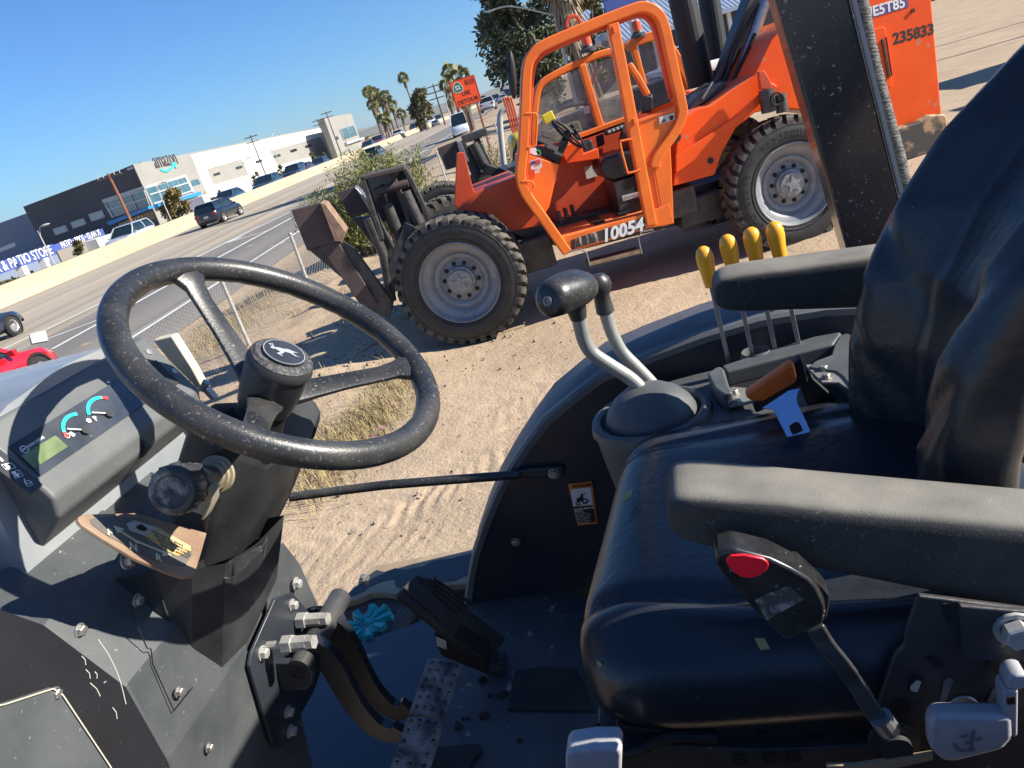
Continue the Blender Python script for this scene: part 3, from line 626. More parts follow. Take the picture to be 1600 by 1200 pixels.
for k in range(10):
    cc = ((-0.3, -1), (0.3, -1), (0.75, -0.5), (1, 0.3), (0.8, 0.9), (0.3, 1), (-0.3, 1), (-0.8, 0.9), (-1, 0.3), (-0.75, -0.5)); a, b = cc[k], cc[(k + 1) % 10]
    m.bar([SP(0.27 + 0.19 * a[0], 0.27 + 0.19 * a[1], 0.010), SP(0.27 + 0.19 * b[0], 0.27 + 0.19 * b[1], 0.010)], 0.025, 0.002, N_)
m.build('shield_lettering', white, root, smooth=False)
for t in (0.28, 0.8):
    b = SP(t, 0.96); m = MB(); m.box((b.x, yS + 0.06, (b.z + H_ * .5 - 0.3) / 2 - 0.05), (0.09, 0.09, b.z + H_ * .5 + 0.4)); m.build('post', wood_o, root, smooth=False)

# ================================================================== VEGETATION
leaf_pal = mat('palm_leaf', (0.12, 0.13, 0.035), 0.6, col2=(0.21, 0.19, 0.07), scale=1.2)
skirt = mat('dead_palm_frond', (0.36, 0.29, 0.19), 0.9, col2=(0.22, 0.17, 0.11), scale=3)
bark = mat('grey_bark', (0.16, 0.13, 0.10), 0.9, col2=(0.10, 0.08, 0.065), scale=4)
leaf_euc = mat('eucalyptus_leaf', (0.05, 0.065, 0.032), 0.7, col2=(0.12, 0.13, 0.065), scale=0.9)
leaf_olive = mat('olive_leaf', (0.075, 0.075, 0.028), 0.7, col2=(0.13, 0.115, 0.045), scale=1.5)
leaf_bush = mat('bush_leaf', (0.11, 0.135, 0.03), 0.6, col2=(0.24, 0.24, 0.07), scale=4)
leaf_dry = mat('dry_brush', (0.20, 0.155, 0.08), 0.9, col2=(0.12, 0.11, 0.05), scale=5)
leaf_gold = mat('golden_leaf', (0.20, 0.13, 0.03), 0.7, col2=(0.12, 0.10, 0.03), scale=2)
def leafcloud(name, pts, size, m, parent, aspect=2.2, up=0.3, seed=0, **k):
    r = np.random.default_rng(seed); P = np.asarray(pts); n = len(P); c = (P.min(0) + P.max(0)) / 2
    a = r.normal(size=(n, 3)); a[:, 2] += up; a /= np.linalg.norm(a, axis=1)[:, None]
    b = np.cross(a, r.normal(size=(n, 3))); b /= np.linalg.norm(b, axis=1)[:, None]
    s = size * (0.6 + 0.8 * r.random((n, 1)))
    v = np.stack([P - b * s * .5 / aspect, P + a * s * .5, P + b * s * .5 / aspect + a * s * 0.1, P + a * s - b * 0], 1)
    v = np.stack([P, P + a * s * .45 + b * s * .5 / aspect, P + a * s, P + a * s * .45 - b * s * .5 / aspect], 1).reshape(-1, 3) - c
    me = bpy.data.meshes.new(name); me.vertices.add(4 * n); me.vertices.foreach_set('co', v.ravel())
    me.loops.add(4 * n); me.loops.foreach_set('vertex_index', np.arange(4 * n, dtype=np.int32)); me.polygons.add(n); me.polygons.foreach_set('loop_start', np.arange(0, 4 * n, 4, dtype=np.int32)); me.update(calc_edges=True)
    me.materials.append(m); o = bpy.data.objects.new(name, me); COL.objects.link(o); cv = Vector(c)
    po = ORG.get(parent.name, Vector((0, 0, 0))) if parent else Vector((0, 0, 0)); o.location = cv - po; o.parent = parent; ORG[o.name] = cv
    return tag(o, **k)
def clumps(centres, radii, per, seed, flat=0.8):
    r = np.random.default_rng(seed); out = []
    for c, R in zip(centres, radii):
        d = r.normal(size=(per, 3)); d /= np.linalg.norm(d, axis=1)[:, None]; rr = R * (r.random((per, 1)) ** 0.45)
        d[:, 2] *= flat; out.append(np.array(c) + d * rr)
    return np.concatenate(out)
def make_palm(h, skirt_len=0.25, seed=0, crown=1.9, lb=''):
    r = random.Random(seed); root = thing('palm_tree', (0, 0, 0), lb, 'palm tree')
    m = MB(); bx, by = r.uniform(-.5, .5), r.uniform(-.5, .5)
    m.tube([(0, 0, -0.3), (bx * .3, by * .3, h * .4), (bx, by, h)], [0.38, 0.26, 0.22], 8); m.build('trunk', bark, root)
    top = Vector((bx, by, h)); f = MB()
    for i in range(46):
        a = r.uniform(0, 2 * PI); e = r.uniform(-0.75, 1.35); L = crown * r.uniform(0.75, 1.1)
        d = Vector((math.cos(a) * math.cos(e), math.sin(a) * math.cos(e), math.sin(e))); s_ = d.orthogonal().normalized(); u_ = d.cross(s_)
        if abs(s_.z) > abs(u_.z): s_, u_ = u_, s_
        base = top + d * L * 0.45; f.add([top, top + s_ * 0.04, base], [(0, 1, 2)])
        for k in range(9):
            t = (k - 4) / 4 * 1.25; dd = (d * math.cos(t) + s_ * math.sin(t)).normalized(); tip = base + dd * L * 0.55 - UP * (0.18 * L * (0.4 + abs(t)))
            pp = dd.cross(u_) * (0.05 * L); f.add([base, base + dd * L * .3 + pp, tip, base + dd * L * .3 - pp], [(0, 1, 2, 3)])
    f.build('crown', leaf_pal, root, flip=False, smooth=False)
    if skirt_len:
        g = MB()
        for i in range(90):
            a = r.uniform(0, 2 * PI); z = h - r.uniform(0, skirt_len) * h; rr = 0.35 + r.uniform(0, .35)
            p = Vector((bx, by, z)); d = Vector((math.cos(a), math.sin(a), 0)); q = p + d * rr - UP * r.uniform(.8, 1.4); g.add([p + d * .15, p + d * .3 + d.cross(UP) * .2, q, p + d * .3 - d.cross(UP) * .2], [(0, 1, 2, 3)])
        g.build('dead_frond_skirt', skirt, root, flip=False, smooth=False)
    return root
palm_px = [(598, 205, 565, 143, -42, 'tallest palm at the left end of the palm clump beyond the freeway'), (603, 207, 588, 146, -44, 'second palm from the left in the palm clump'),
           (596, 208, 571, 165, -38, 'short palm at the lower left of the palm clump'), (612, 208, 600, 160, -46, 'palm in the middle of the palm clump'), (617, 207, 606, 152, -36, 'full crowned palm right of the middle of the palm clump'),
           (623, 205, 614, 165, -40, 'palm with a drooping crown near the right end of the palm clump'), (631, 200, 627, 178, -44, 'smallest palm at the right edge of the palm clump'), (609, 214, 604, 184, -34, 'low bushy palm at the foot of the palm clump'),
           (655, 192, 629, 120, -36, 'tall solitary palm with a curved bare trunk'), (712, 165, 704, 113, -10, 'palm whose crown rises just left above the detour sign'), (703, 172, 699, 135, -12, 'palm half hidden behind the left edge of the detour sign'), (727, 165, 720, 122, -6, 'palm crown peeking over the top of the detour sign')]
for i, (ub, vb, ut, vt, c_, lb) in enumerate(palm_px):
    b = ps(ub, vb, c_ * 1.0); t = ps(ut, vt, c_)
    h = t.z - GZ
    r_ = make_palm(h, 0.12 if i == 8 else 0.3, i, crown=max(1.4, min(2.7, b.y / 108)) * (1.15 if i in (1, 4, 7) else 0.95), lb=lb)
    r_.location = (b.x, b.y, GZ); r_['group'] = 'palm trees beyond the freeway'
    # leaning trunks follow the photograph
    r_.rotation_euler = (0, math.atan2(t.x - b.x, h) * 0.5, i * 1.7 * 0)
def make_tree(name, loc, h, R, m, lb, cat='tree', n=14, per=160, leaf=0.35, seed=0, trunk=0.25, flat=0.8, low=0.45, up=0.2):
    r = random.Random(seed); root = thing(name, loc, lb, cat)
    C_ = []; RR = []
    for i in range(n):
        a = r.uniform(0, 2 * PI); z = r.uniform(low, 0.92); w = R * 0.72 * math.sqrt(max(0.05, 1 - ((z - 0.62) / 0.48) ** 2)) * r.uniform(.4, 1); C_.append((math.cos(a) * w, math.sin(a) * w, h * z)); RR.append(R * r.uniform(.26, .46))
    t = MB(); t.tube([(0, 0, -0.2), (0.05 * h * r.uniform(-1, 1), 0, h * .3), (0.06 * h * r.uniform(-1, 1), 0, h * .6)], [trunk, trunk * .8, trunk * .5], 8)
    for c in C_[:8]: t.tube([(0, 0, h * .28), (c[0] * .5, c[1] * .5, h * .28 + (c[2] - h * .28) * .6), c], [trunk * .45, trunk * .3, trunk * .12], 5)
    t.build('trunk', bark, root)
    leafcloud('crown', clumps(C_, RR, per, seed, flat), leaf, m, root, up=up, seed=seed); return root
def tree_px(name, ub, vb, vt, halfw, c_, m, lb, **k):
    b = ps(ub, vb, c_); dist = b.y; 
    q = Vector((b.x, b.y, GZ)); t = ps(ub - (vb - vt) * 0.35, vt, c_); return make_tree(name, (b.x, b.y, GZ), t.z - GZ, halfw * dist / FPX, m, lb, **k)
tree_px('street_tree', 275, 330, 297, 22, -52, leaf_gold, 'round golden green tree in front of the blue entrance canopy', n=14, per=140, leaf=0.55, low=.3)
tree_px('street_tree', 662, 186, 141, 17, -24, leaf_olive, 'round olive tree right of the tall solitary palm', n=16, per=160, leaf=0.9, low=.35)
tree_px('street_tree', 770, 150, 98, 12, 1, leaf_euc, 'tall narrow dark tree above the far traffic right of the detour sign', n=14, per=150, leaf=0.8, low=.3)
for i, (u, v, vt, hw, c_, lb) in enumerate(((225, 345, 334, 8, -49, 'small bush at the foot of the orange utility pole'), (186, 352, 346, 6, -50, 'low bush left of the orange utility pole'), (12, 438, 424, 13, -48, 'dark bush under the pole sign at the left edge'), (402, 282, 268, 7, -49, 'small tree below the first grey wall recess'),
       (342, 302, 290, 7, -50, 'shrub at the white wall beside the shed'), (440, 267, 256, 6, -49, 'shrub left of the parked blue car'), (491, 248, 238, 6, -47, 'small tree at the right end of the white wall'), (505, 246, 239, 6, -47, 'shrub under the second dark utility pole'), (580, 222, 212, 11, -44, 'low bushes left of the palm clump'), (118, 378, 368, 8, -50, 'bush in front of the blue patio fascia'), (462, 262, 252, 5, -48, 'thin shrub in front of the second wall recess'))):
    tree_px('bush', u, v, vt, hw, c_, leaf_olive, lb, cat='bush', n=8, per=90, leaf=0.4, low=0.15, trunk=0.06, seed=30 + i)
# grass verge under the pole sign
vg = MB(); a = wz(-60, 470, -0.43); 
grassm = mat('verge_grass', (0.10, 0.12, 0.04), 0.9, col2=(0.17, 0.16, 0.07), scale=1)
vg.add([Vector((-47.3 + SK * y, y, -0.43)) + SN * d + UP * h for y in (10, 420) for d, h in ((0, 0), (-1.5, 0.0), (-7, -2.6))], [(0, 1, 4, 3), (1, 2, 5, 4)])
vg.build('verge', grassm, kind='structure', smooth=False)
# big dark tree with the shaggy palm behind the cabs
b = wy(845, 150, 56); make_tree('eucalyptus_tree', (b.x, 56, -0.3), 11.2, 3.6, leaf_euc, 'large dark leafy tree behind the front telehandler cab', n=34, per=420, leaf=0.42, seed=7, trunk=0.35, low=.12)
b = wy(905, 60, 58); make_tree('eucalyptus_tree', (b.x + .6, 58, -0.3), 8.3, 2.3, leaf_olive, 'lower olive tree right of the shaggy palm trunk', n=16, per=320, leaf=0.35, seed=11, trunk=0.25, low=.2)
b = wy(880, 60, 52); root = thing('shaggy_palm', (b.x + .8, 52, -0.3), 'thick palm trunk clad in dry hanging fronds in front of the big dark tree', 'palm tree'); ORG[root.name] = Vector((b.x + .8, 52, -0.3))
m = MB(); m.tube([(b.x + .8, 52, -0.3), (b.x + .6, 52, 5), (b.x + .5, 52, 15)], [0.5, 0.42, 0.4], 10); m.build('trunk', bark, root)
m = MB(); r = random.Random(5)
for i in range(1500):
    z = r.uniform(3.4, 15); w = 0.45 + 1.1 * min(1, max(0.25, (z - 3) / 5)); a = r.uniform(0, 2 * PI); d = Vector((math.cos(a), math.sin(a), 0)); p = Vector((b.x + .6, 52, z)) + d * w * r.uniform(.3, .8)
    q = p + d * 0.3 * w - UP * r.uniform(.5, 1.3); s_ = d.cross(UP) * 0.07; m.add([p - s_, p + s_, q + s_ * .3, q - s_ * .3], [(0, 1, 2, 3)])
m.build('dead_frond_skirt', skirt, root, flip=False, smooth=False)
# green roadside shrub beyond the fence
b = wz(575, 330, -0.2); bush = thing('roadside_shrub', (b.x * 1.05, 16.9, -0.3), 'bushy bright green shrub behind the fence and the fork carriage', 'shrub'); B0 = Vector((wy(562, 300, 17).x, 17.0, -0.3)); bush.location = B0; ORG[bush.name] = Vector((0, 0, 0))
r = random.Random(3); stems = MB(); pts = []
for i in range(260):
    bx = r.uniform(-1.0, 1.15); by = r.uniform(-.8, .8); hh = (2.2 if bx > -0.2 else 1.75) * (1 - 0.28 * (abs(bx) / 1.7) ** 2) * r.uniform(.6, 1.12); tipx = bx + r.uniform(-.35, .35) + bx * 0.12; tipy = by + r.uniform(-.3, .3)
    P = [(bx * .7, by * .6, 0), ((bx + tipx) / 2 - .02, (by + tipy) / 2, hh * .55), (tipx, tipy, hh)]; stems.tube(P, [0.008, 0.005, 0.002], 3)
    for k in range(100):
        t = r.uniform(.25, 1) ** .8; a_ = Vector(P[1]).lerp(Vector(P[2]), max(0, t * 2 - 1)) if t > .5 else Vector(P[0]).lerp(Vector(P[1]), t * 2); g = 0.09 * (1.25 - t * .6)
        pts.append((a_.x + r.gauss(0, g), a_.y + r.gauss(0, g), max(0.02, a_.z + r.gauss(0, g * .6))))
stems.build('stem', bark, bush, flip=False); leafcloud('foliage', pts, 0.095, leaf_bush, bush, aspect=4.6, up=1.3, seed=2)
b = wy(785, 215, 21); bush = thing('dry_shrub', (wy(776, 250, 19).x, 19, -0.1), 'dry brown shrub beside the lift post left of the cab', 'shrub'); ORG[bush.name] = Vector((0, 0, 0)); pts = []; stems = MB()
for i in range(90):
    bx = r.uniform(-.55, .75); by = r.uniform(-.5, .5); hh = r.uniform(.7, 1.55); P = [(bx * .6, by * .6, 0), (bx, by, hh * .6), (bx + r.uniform(-.2, .2), by, hh)]; stems.tube(P, [0.01, 0.006, 0.002], 3)
    for k in range(40): t = r.random(); a_ = Vector(P[0]).lerp(Vector(P[2]), t); pts.append((a_.x + r.gauss(0, .08), a_.y + r.gauss(0, .08), max(.02, a_.z)))
stems.build('stem', leaf_dry, bush, flip=False); leafcloud('foliage', pts, 0.09, leaf_dry, bush, aspect=4, up=.9, seed=5)
# dry grass on the dirt by the wheel tracks
straw = mat('straw_grass', (0.42, 0.32, 0.16), 0.9, col2=(0.26, 0.22, 0.10), scale=9)
m = MB()
patches = [(wz(545, 690, 0.0), .42, 900), (wz(600, 640, 0), .36, 800), (wz(470, 720, 0), .32, 380), (wz(620, 600, 0), .3, 420), (wz(500, 760, 0), .3, 300), (wz(460, 580, 0), .7, 500), (wz(390, 500, 0), .9, 500), (wz(600, 520, 0), .4, 220), (wz(440, 640, 0), .5, 500), (wz(330, 520, 0), .8, 700), (wz(420, 460, 0), .8, 600), (wz(520, 470, 0), .7, 500), (wz(300, 560, 0), .6, 350)]
for c_, R, n in patches:
    for i in range(n):
        x = c_.x + r.gauss(0, R * .55); y = c_.y + r.gauss(0, R * .8); z = gh(x, y) if i % 5 == 0 else 0.0
        h = r.uniform(.05, .22); a = r.uniform(0, 2 * PI); l = r.uniform(.2, .9) * h; w = 0.0028; d = Vector((math.cos(a), math.sin(a), 0)); s_ = d.cross(UP) * w; p = Vector((x, y, z - .01)); q = p + d * l * .4 + UP * h * .6; t = p + d * l + UP * h * .85
        m.add([p - s_, p + s_, q + s_, q - s_, t], [(0, 1, 2, 3), (3, 2, 4)])
m.build('dry_grass', straw, kind='stuff', flip=False, smooth=False)
flw = mat('pink_petal', (0.50, 0.12, 0.38), 0.6); flc = 0
for i, (u, v) in enumerate(((606, 635), (590, 671), (583, 683), (598, 668))):
    p = wz(u, v, 0.10); root = thing('wildflower', (p.x, p.y, 0), ['pink wildflower highest up in the dry grass by the wheel tracks', 'pink wildflower in the middle of the dry grass', 'lowest pink wildflower in the dry grass', 'pink wildflower right of the middle one in the dry grass'][i], 'flower', group='pink wildflowers in the dry grass')
    m = MB(); m.tube([(0, 0, -0.02), (0.01, 0, 0.10)], 0.0015, 4); m.build('stem', straw, root, smooth=False)
    m = MB()
    for k in range(6): a = k * PI / 3; d = Vector((math.cos(a), math.sin(a), 0.3)); s_ = Vector((-d.y, d.x, 0)) * .006; m.add([(0.01, 0, .1), Vector((0.01, 0, .1)) + d * .011 + s_, Vector((0.01, 0, .1)) + d * .02, Vector((0.01, 0, .1)) + d * .011 - s_], [(0, 1, 2, 3)])
    m.build('petals', flw, root, flip=False, smooth=False)
# scattered stones and clods
stm = mat('pebble_stone', (0.30, 0.25, 0.19), 0.9, col2=(0.2, 0.16, 0.12), scale=20)
m = MB()
for i in range(1700):
    x = r.uniform(-3.6, 8); y = 3.4 + 9 * r.random() ** 1.4; 
    if i % 2: x = -1.6 + r.gauss(0, .9); y = 8.6 + r.gauss(0, 1.4)
    s_ = r.uniform(.006, .02) * (1 + (r.random() < .05) * 1.5) * (1.5 if i % 2 else 1); c_ = Vector((x, y, gh(x, y) + s_ * .1)); V = [c_ + Vector((r.uniform(.6, 1) * a, r.uniform(.6, 1) * b_, r.uniform(.4, .8) * k)) * s_ for a, b_, k in ((1, 0, 0), (-1, 0, 0), (0, 1, 0), (0, -1, 0), (0, 0, 1), (0, 0, -1))]
    m.add(V, [(0, 2, 4), (2, 1, 4), (1, 3, 4), (3, 0, 4), (2, 0, 5), (1, 2, 5), (3, 1, 5), (0, 3, 5)])
m.build('gravel', stm, kind='stuff', flip=False, smooth=False)

# ================================================================== CARS
cartyre = mat('car_tyre', (0.02, 0.02, 0.02), 0.8); alloy = mat('alloy_rim', (0.45, 0.45, 0.44), 0.35, metal=0.5); lampw = mat('headlight_lens', (0.7, 0.72, 0.74), 0.1); lampr = mat('tail_light_lens', (0.35, 0.01, 0.01), 0.2); platem = mat('licence_plate', (0.6, 0.6, 0.58), 0.5)
PROF = {'sedan': dict(L=4.7, W=1.84, H=1.45, st=((-.5, .60, .78), (-.49, .86, .88), (-.40, .96, .96), (-.2, .93, 1), (.1, .92, 1), (.22, .90, 1), (.40, .78, .97), (.475, .66, .88), (.5, .50, .78)), gh=(-.40, -.22, .06, .24)),
        'suv': dict(L=4.65, W=1.88, H=1.68, st=((-.5, .62, .82), (-.49, 1.02, .9), (-.44, 1.10, .96), (-.2, 1.08, 1), (.1, 1.05, 1), (.22, 1.04, 1), (.40, .95, .97), (.48, .80, .9), (.5, .58, .82)), gh=(-.465, -.40, .08, .25)),
        'van': dict(L=5.6, W=2.0, H=2.45, st=((-.5, .6, .9), (-.495, 1.3, .96), (-.44, 1.35, 1), (-.2, 1.35, 1), (.1, 1.32, 1), (.28, 1.28, 1), (.42, 1.12, .97), (.48, .95, .92), (.5, .6, .84)), gh=(-.49, -.47, .20, .36)),
        'pickup': dict(L=5.6, W=1.95, H=1.85, st=((-.5, .7, .9), (-.495, 1.10, .96), (-.44, 1.12, 1), (-.2, 1.12, 1), (.1, 1.10, 1), (.22, 1.12, 1), (.42, 1.06, .97), (.48, .95, .92), (.5, .6, .85)), gh=(-.12, -.08, .12, .24))}
def car(label, p, az, col, kind='sedan', scale=1.0, detail=False, group='cars on the freeway', nm='car', z=-0.452):
    pr = PROF[kind]; L, W, H = pr['L'], pr['W'], pr['H']
    cm = mat('car_paint_%d_%d_%d' % tuple(int(c * 1000) for c in col), col, 0.25, coat=1.0, metal=0.0)
    root = thing(nm, (p[0], p[1], z), label, {'van': 'van', 'pickup': 'pickup truck'}.get(kind, 'car'), PI / 2 - math.radians(az), group)
    root.scale = (scale,) * 3
    b = MB(); rings = []
    for xf, zb, wf in pr['st']:
        w = W / 2 * wf; z0 = 0.30 if abs(xf) > .46 else 0.22
        rings.append([(xf * L, y, zz) for y, zz in ((-w * .82, z0), (-w * .98, z0 + .14), (-w, zb * .62), (-w * .985, zb - .12), (-w * .9, zb), (0, zb + .035), (w * .9, zb), (w * .985, zb - .12), (w, zb * .62), (w * .98, z0 + .14), (w * .82, z0))])
    b.loft(rings); b.build('body', cm, root, ang=50)
    x0, x1, x2, x3 = [q * L for q in pr['gh']]; zb = pr['st'][4][1] - .03; w = W / 2 * .90; wr = W / 2 * .70; zt = H - .05
    g = MB(); xm = (x1 + x2) / 2
    g.loft([[(x0, -w, zb), (x3, -w, zb), (x3, w, zb), (x0, w, zb)], [((x0 * .45 + x1 * .55), -w * .93, zb + (zt - zb) * .55), (x3 * .45 + x2 * .55, -w * .93, zb + (zt - zb) * .55), (x3 * .45 + x2 * .55, w * .93, zb + (zt - zb) * .55), (x0 * .45 + x1 * .55, w * .93, zb + (zt - zb) * .55)], [(x1, -wr, zt), (x2, -wr, zt), (x2, wr, zt), (x1, wr, zt)]])
    g.build('windows', dark_glass, root, smooth=False)
    rf = MB(); rf.loft([[(x1 - .1, -wr * 1.04, zt - .01), (x2 + .08, -wr * 1.04, zt - .01), (x2 + .08, wr * 1.04, zt - .01), (x1 - .1, wr * 1.04, zt - .01)], [(x1 + .08, -wr * .9, zt + .06), (x2 - .2, -wr * .9, zt + .06), (x2 - .2, wr * .9, zt + .06), (x1 + .08, wr * .9, zt + .06)]])
    for sg in (-1, 1):
        for (xa, xb) in ((x3, x2), (x0, x1)): rf.bar([(xa, sg * w, zb), (xa * .45 + xb * .55, sg * w * .93, zb + (zt - zb) * .55), (xb, sg * wr, zt)], 0.09, 0.06, (0, sg, .3))
        rf.bar([(xm - .1, sg * w * 1.0, zb), (xm - .1, sg * w * .95, zb + (zt - zb) * .55), (xm - .1, sg * wr * 1.02, zt)], 0.09, 0.03, (0, sg, .3))
        if kind == 'van': rf.hexa([(x0, sg * w, zb), (xm + .5, sg * w, zb), (xm + .5, sg * w * 1.02, zb), (x0, sg * w * 1.02, zb), (x1, sg * wr, zt), (xm + .5, sg * wr, zt), (xm + .5, sg * wr * 1.03, zt), (x1, sg * wr * 1.03, zt)])
    rf.build('roof', cm, root, smooth=False)
    R = 0.34 if kind == 'sedan' else 0.37
    for xx in (-.31 * L, .315 * L):
        for sg in (-1, 1):
            wh = MB(); wh.lathe([(R - .13, -.1), (R - .02, -.11), (R, -.08), (R, .08), (R - .02, .11), (R - .13, .1)], (xx, sg * (W / 2 - .09), R), (0, sg, 0), 22); wo_ = wh.build('wheel', cartyre, root)
            rm = MB(); rm.lathe([(R - .12, .06), (R - .13, .1), (R - .16, .08), (R - .17, .02)], (xx, sg * (W / 2 - .09), R), (0, sg, 0), 22)
            for k in range(7 if not detail else 14):
                a = 2 * PI * k / (7 if not detail else 14); d = Vector((math.cos(a), 0, math.sin(a))); rm.bar([Vector((xx, sg * W / 2 * .955, R)) + d * .03, Vector((xx, sg * W / 2 * .955, R)) + d * (R - .14)], 0.045 if not detail else .03, .03, (0, 1, 0))
            rm.lathe([(.05, .0), (.05, .09), (0, .1)], (xx, sg * (W / 2 - .09), R), (0, sg, 0), 10); rm.build('rim', alloy, wo_)
            ar = MB(); ar.lathe([(R + .02, .0), (R + .07, .0), (R + .07, .03), (R + .02, .03)], (xx, sg * (W / 2 - .02), R), (0, sg, 0), 20); ar.build('wheel_arch', black, root)
    for sg in (-1, 1):
        zf = pr['st'][7][1]
        m = MB(); m.hexa([(L * .478, sg * W * .30, zf - .2), (L * .494, sg * W * .22, zf - .2), (L * .44, sg * W * .455, zf - .18), (L * .42, sg * W * .40, zf - .18), (L * .478, sg * W * .30, zf - .05), (L * .492, sg * W * .24, zf - .07), (L * .43, sg * W * .462, zf - .02), (L * .42, sg * W * .40, zf - .02)]); m.build('headlight', lampw, root, smooth=False)
        zr = pr['st'][1][1]; m = MB(); m.box((-L * .492, sg * W * .37, zr - .16), (.06, .34, .2)); m.build('tail_light', lampr, root, bevel=.02)
        m = MB(); m.box((x3 - .25, sg * (W / 2 + .07), zb + .06), (.12, .16, .12)); m.build('mirror', cm, root, bevel=.03)
    m = MB(); m.box((-L * .497, 0, .72 if kind != 'sedan' else .66), (.03, .34, .16)); m.build('licence_plate', platem, root, smooth=False)
    m = MB(); m.box((-L * .492, 0, .38), (.08, W * .8, .18)); m.box((L * .49, 0, .42), (.08, W * .62, .22)); m.build('bumper', black, root, bevel=.03)
    return root
def cpx(u, v): return wz(u, v, -0.45)
K = 7.1
car('black suv driving away on the near side of the barrier', cpx(349, 346), K + 4, (0.008, 0.010, 0.016), 'suv', 0.98)
car('dark blue suv behind the green shrub', cpx(590, 258) , K, (0.012, 0.02, 0.035), 'suv', 1)
car('dark grey suv right of the white car at the far barrier', cpx(664, 204), K, (0.02, 0.02, 0.025), 'suv', 1.0)
car('silver blue car just ahead of the dark grey suv', cpx(682, 197), K, (0.16, 0.18, 0.22), 'sedan', 1)
p = cpx(725, 211); car('white van coming towards the yard beside the detour sign', (p.x * 1, p.y, 0), 180 + K, (0.55, 0.62, 0.70), 'van', 0.92, nm='van')
car('white car furthest left on the far side of the barrier by the palms', ps(624, 212, -33), K, (0.6, 0.6, 0.6), 'sedan', 1.4)
car('blue black tail of a dark car with a multispoke rim at the left edge', cpx(-54, 556), K, (0.012, 0.02, 0.04), 'sedan', 1.0, detail=True)
car('red car whose roof and mirror show beyond the tractor hood', (-9.95, 14.1, 0), K, (0.45, 0.006, 0.012), 'sedan', 1.0, group='cars on the freeway', z=-0.46)
car('silver hatchback behind the barrier below the charcoal wall', ps(206, 374, -32.3), 180 + K, (0.40, 0.43, 0.47), 'suv', 1.1)
car('dark teal car behind the barrier in front of the white warehouse', ps(420, 290, -33), 180 + K, (0.02, 0.045, 0.055), 'sedan', 1.35)
car('dark blue car parked against the white wall left of the row', ps(358, 309, -34), 180 + K, (0.03, 0.07, 0.12), 'sedan', 1.2)
for i, (u, v, col, lb) in enumerate(((462, 272, (.02, .03, .05), 'black car second in the row beyond the barrier'), (476, 268, (.10, .03, .04), 'maroon car in the row beyond the barrier'), (500, 256, (.03, .05, .07), 'dark car at the right end of the row beyond the barrier'), (577, 231, (.02, .035, .06), 'dark blue car beyond the barrier left of the palm clump'), (592, 222, (.16, .02, .06), 'magenta red car beyond the barrier under the palms'),
                                (648, 198, (.03, .03, .035), 'black car beyond the barrier right of the white car'), (673, 188, (.6, .6, .6), 'white suv beyond the barrier left of the pole'), (684, 182, (.04, .04, .05), 'dark pickup shaped car beyond the barrier right of the white suv'))):
    car(lb, ps(u, v, -34), 180 + K, col, 'suv' if i in (0, 6) else 'sedan', 1.25 if i < 4 else 1.5, group='cars beyond the barrier')
for i, (u, v, col, kd, lb, y) in enumerate(((764, 170, (.5, .53, .56), 'suv', 'silver white car on the road right of the detour sign', 115), (774, 160, (.04, .06, .10), 'sedan', 'dark blue car right of the silver white car', 150), (786, 158, (.6, .6, .6), 'sedan', 'small white car furthest right in the far traffic', 175), (796, 150, (.02, .02, .025), 'suv', 'small black car in the far traffic by the cab frame', 200), (756, 161, (.25, .27, .3), 'suv', 'grey car behind the silver white car', 190), (790, 146, (.3, .32, .34), 'sedan', 'tiny grey car at the end of the far traffic', 260))):
    q = wy(u, v, y); car(lb, (q.x, y), K if i % 2 == 0 else 180 + K, col, kd, 1.15, group='far traffic', z=max(-0.45, q.z - 0.3))
q = wy(1068, 98, 44); car('white pickup parked beyond the cabs below the ribbed roof', (q.x + 0.6, 44), 250, (.6, .6, .58), 'pickup', 1.05, group='vehicles parked in the yard', nm='pickup_truck', z=-0.02)
q = wy(1250, 30, 52); car('dark car parked at the top right behind the counterweight', (wy(1535, 5, 44).x, 50), 100, (.03, .03, .035), 'suv', 1.0, group='vehicles parked in the yard', z=-0.02)

# unseen stand-ins added past the right edge so their shadows reach into the yard
grm = mat('dull_green_paint', (.05, .09, .06), .6); 
for (x, y, w, d, h, lb) in ((13.2, 11.3, 2.2, 1.0, 2.2, 'unseen green cabinet added past the right edge for its shadow, nearest the tractor seat'), (15.5, 14.2, 3.0, 1.6, 2.5, 'larger unseen green cabinet added past the right edge for its shadow, farther back')):
    root = thing('shadow_cabinet', (x, y, 0), lb, 'cabinet'); ORG[root.name] = Vector((x, y, 0))
    m = MB(); m.box((x, y, h / 2 + .15), (w, d, h)); m.build('body', grm, root, bevel=.03)
    for sg in (-1, 1): m = MB(); m.box((x + sg * w * .4, y, .08), (.2, d, .2)); m.build('skid', black, root, smooth=False)
    m = MB(); m.box((x - w * .25, y - d / 2 - .01, h * .5), (w * .4, .03, h * .7)); m.build('door', grm, root, bevel=.008)
for (x, y, h, lb) in ((14.5, 9.9, 3.2, 'shortest unseen grey post added past the right edge for its shadow, beside the smaller cabinet'), (17.5, 18.5, 5.0, 'middle unseen grey post added past the right edge for its shadow, behind the larger cabinet'), (20.5, 21.5, 5.5, 'farthest and tallest unseen grey post added past the right edge for its shadow')):  # unseen posts, added only for the shadows they throw
    m = MB(); m.tube([(x, y, -.05), (x, y, h)], [.09, .07], 10); m.ball((x, y, h), .09, 10, 6); m.build('shadow_post', lampm, label=lb, cat='post', group='shadow posts added past the right edge')

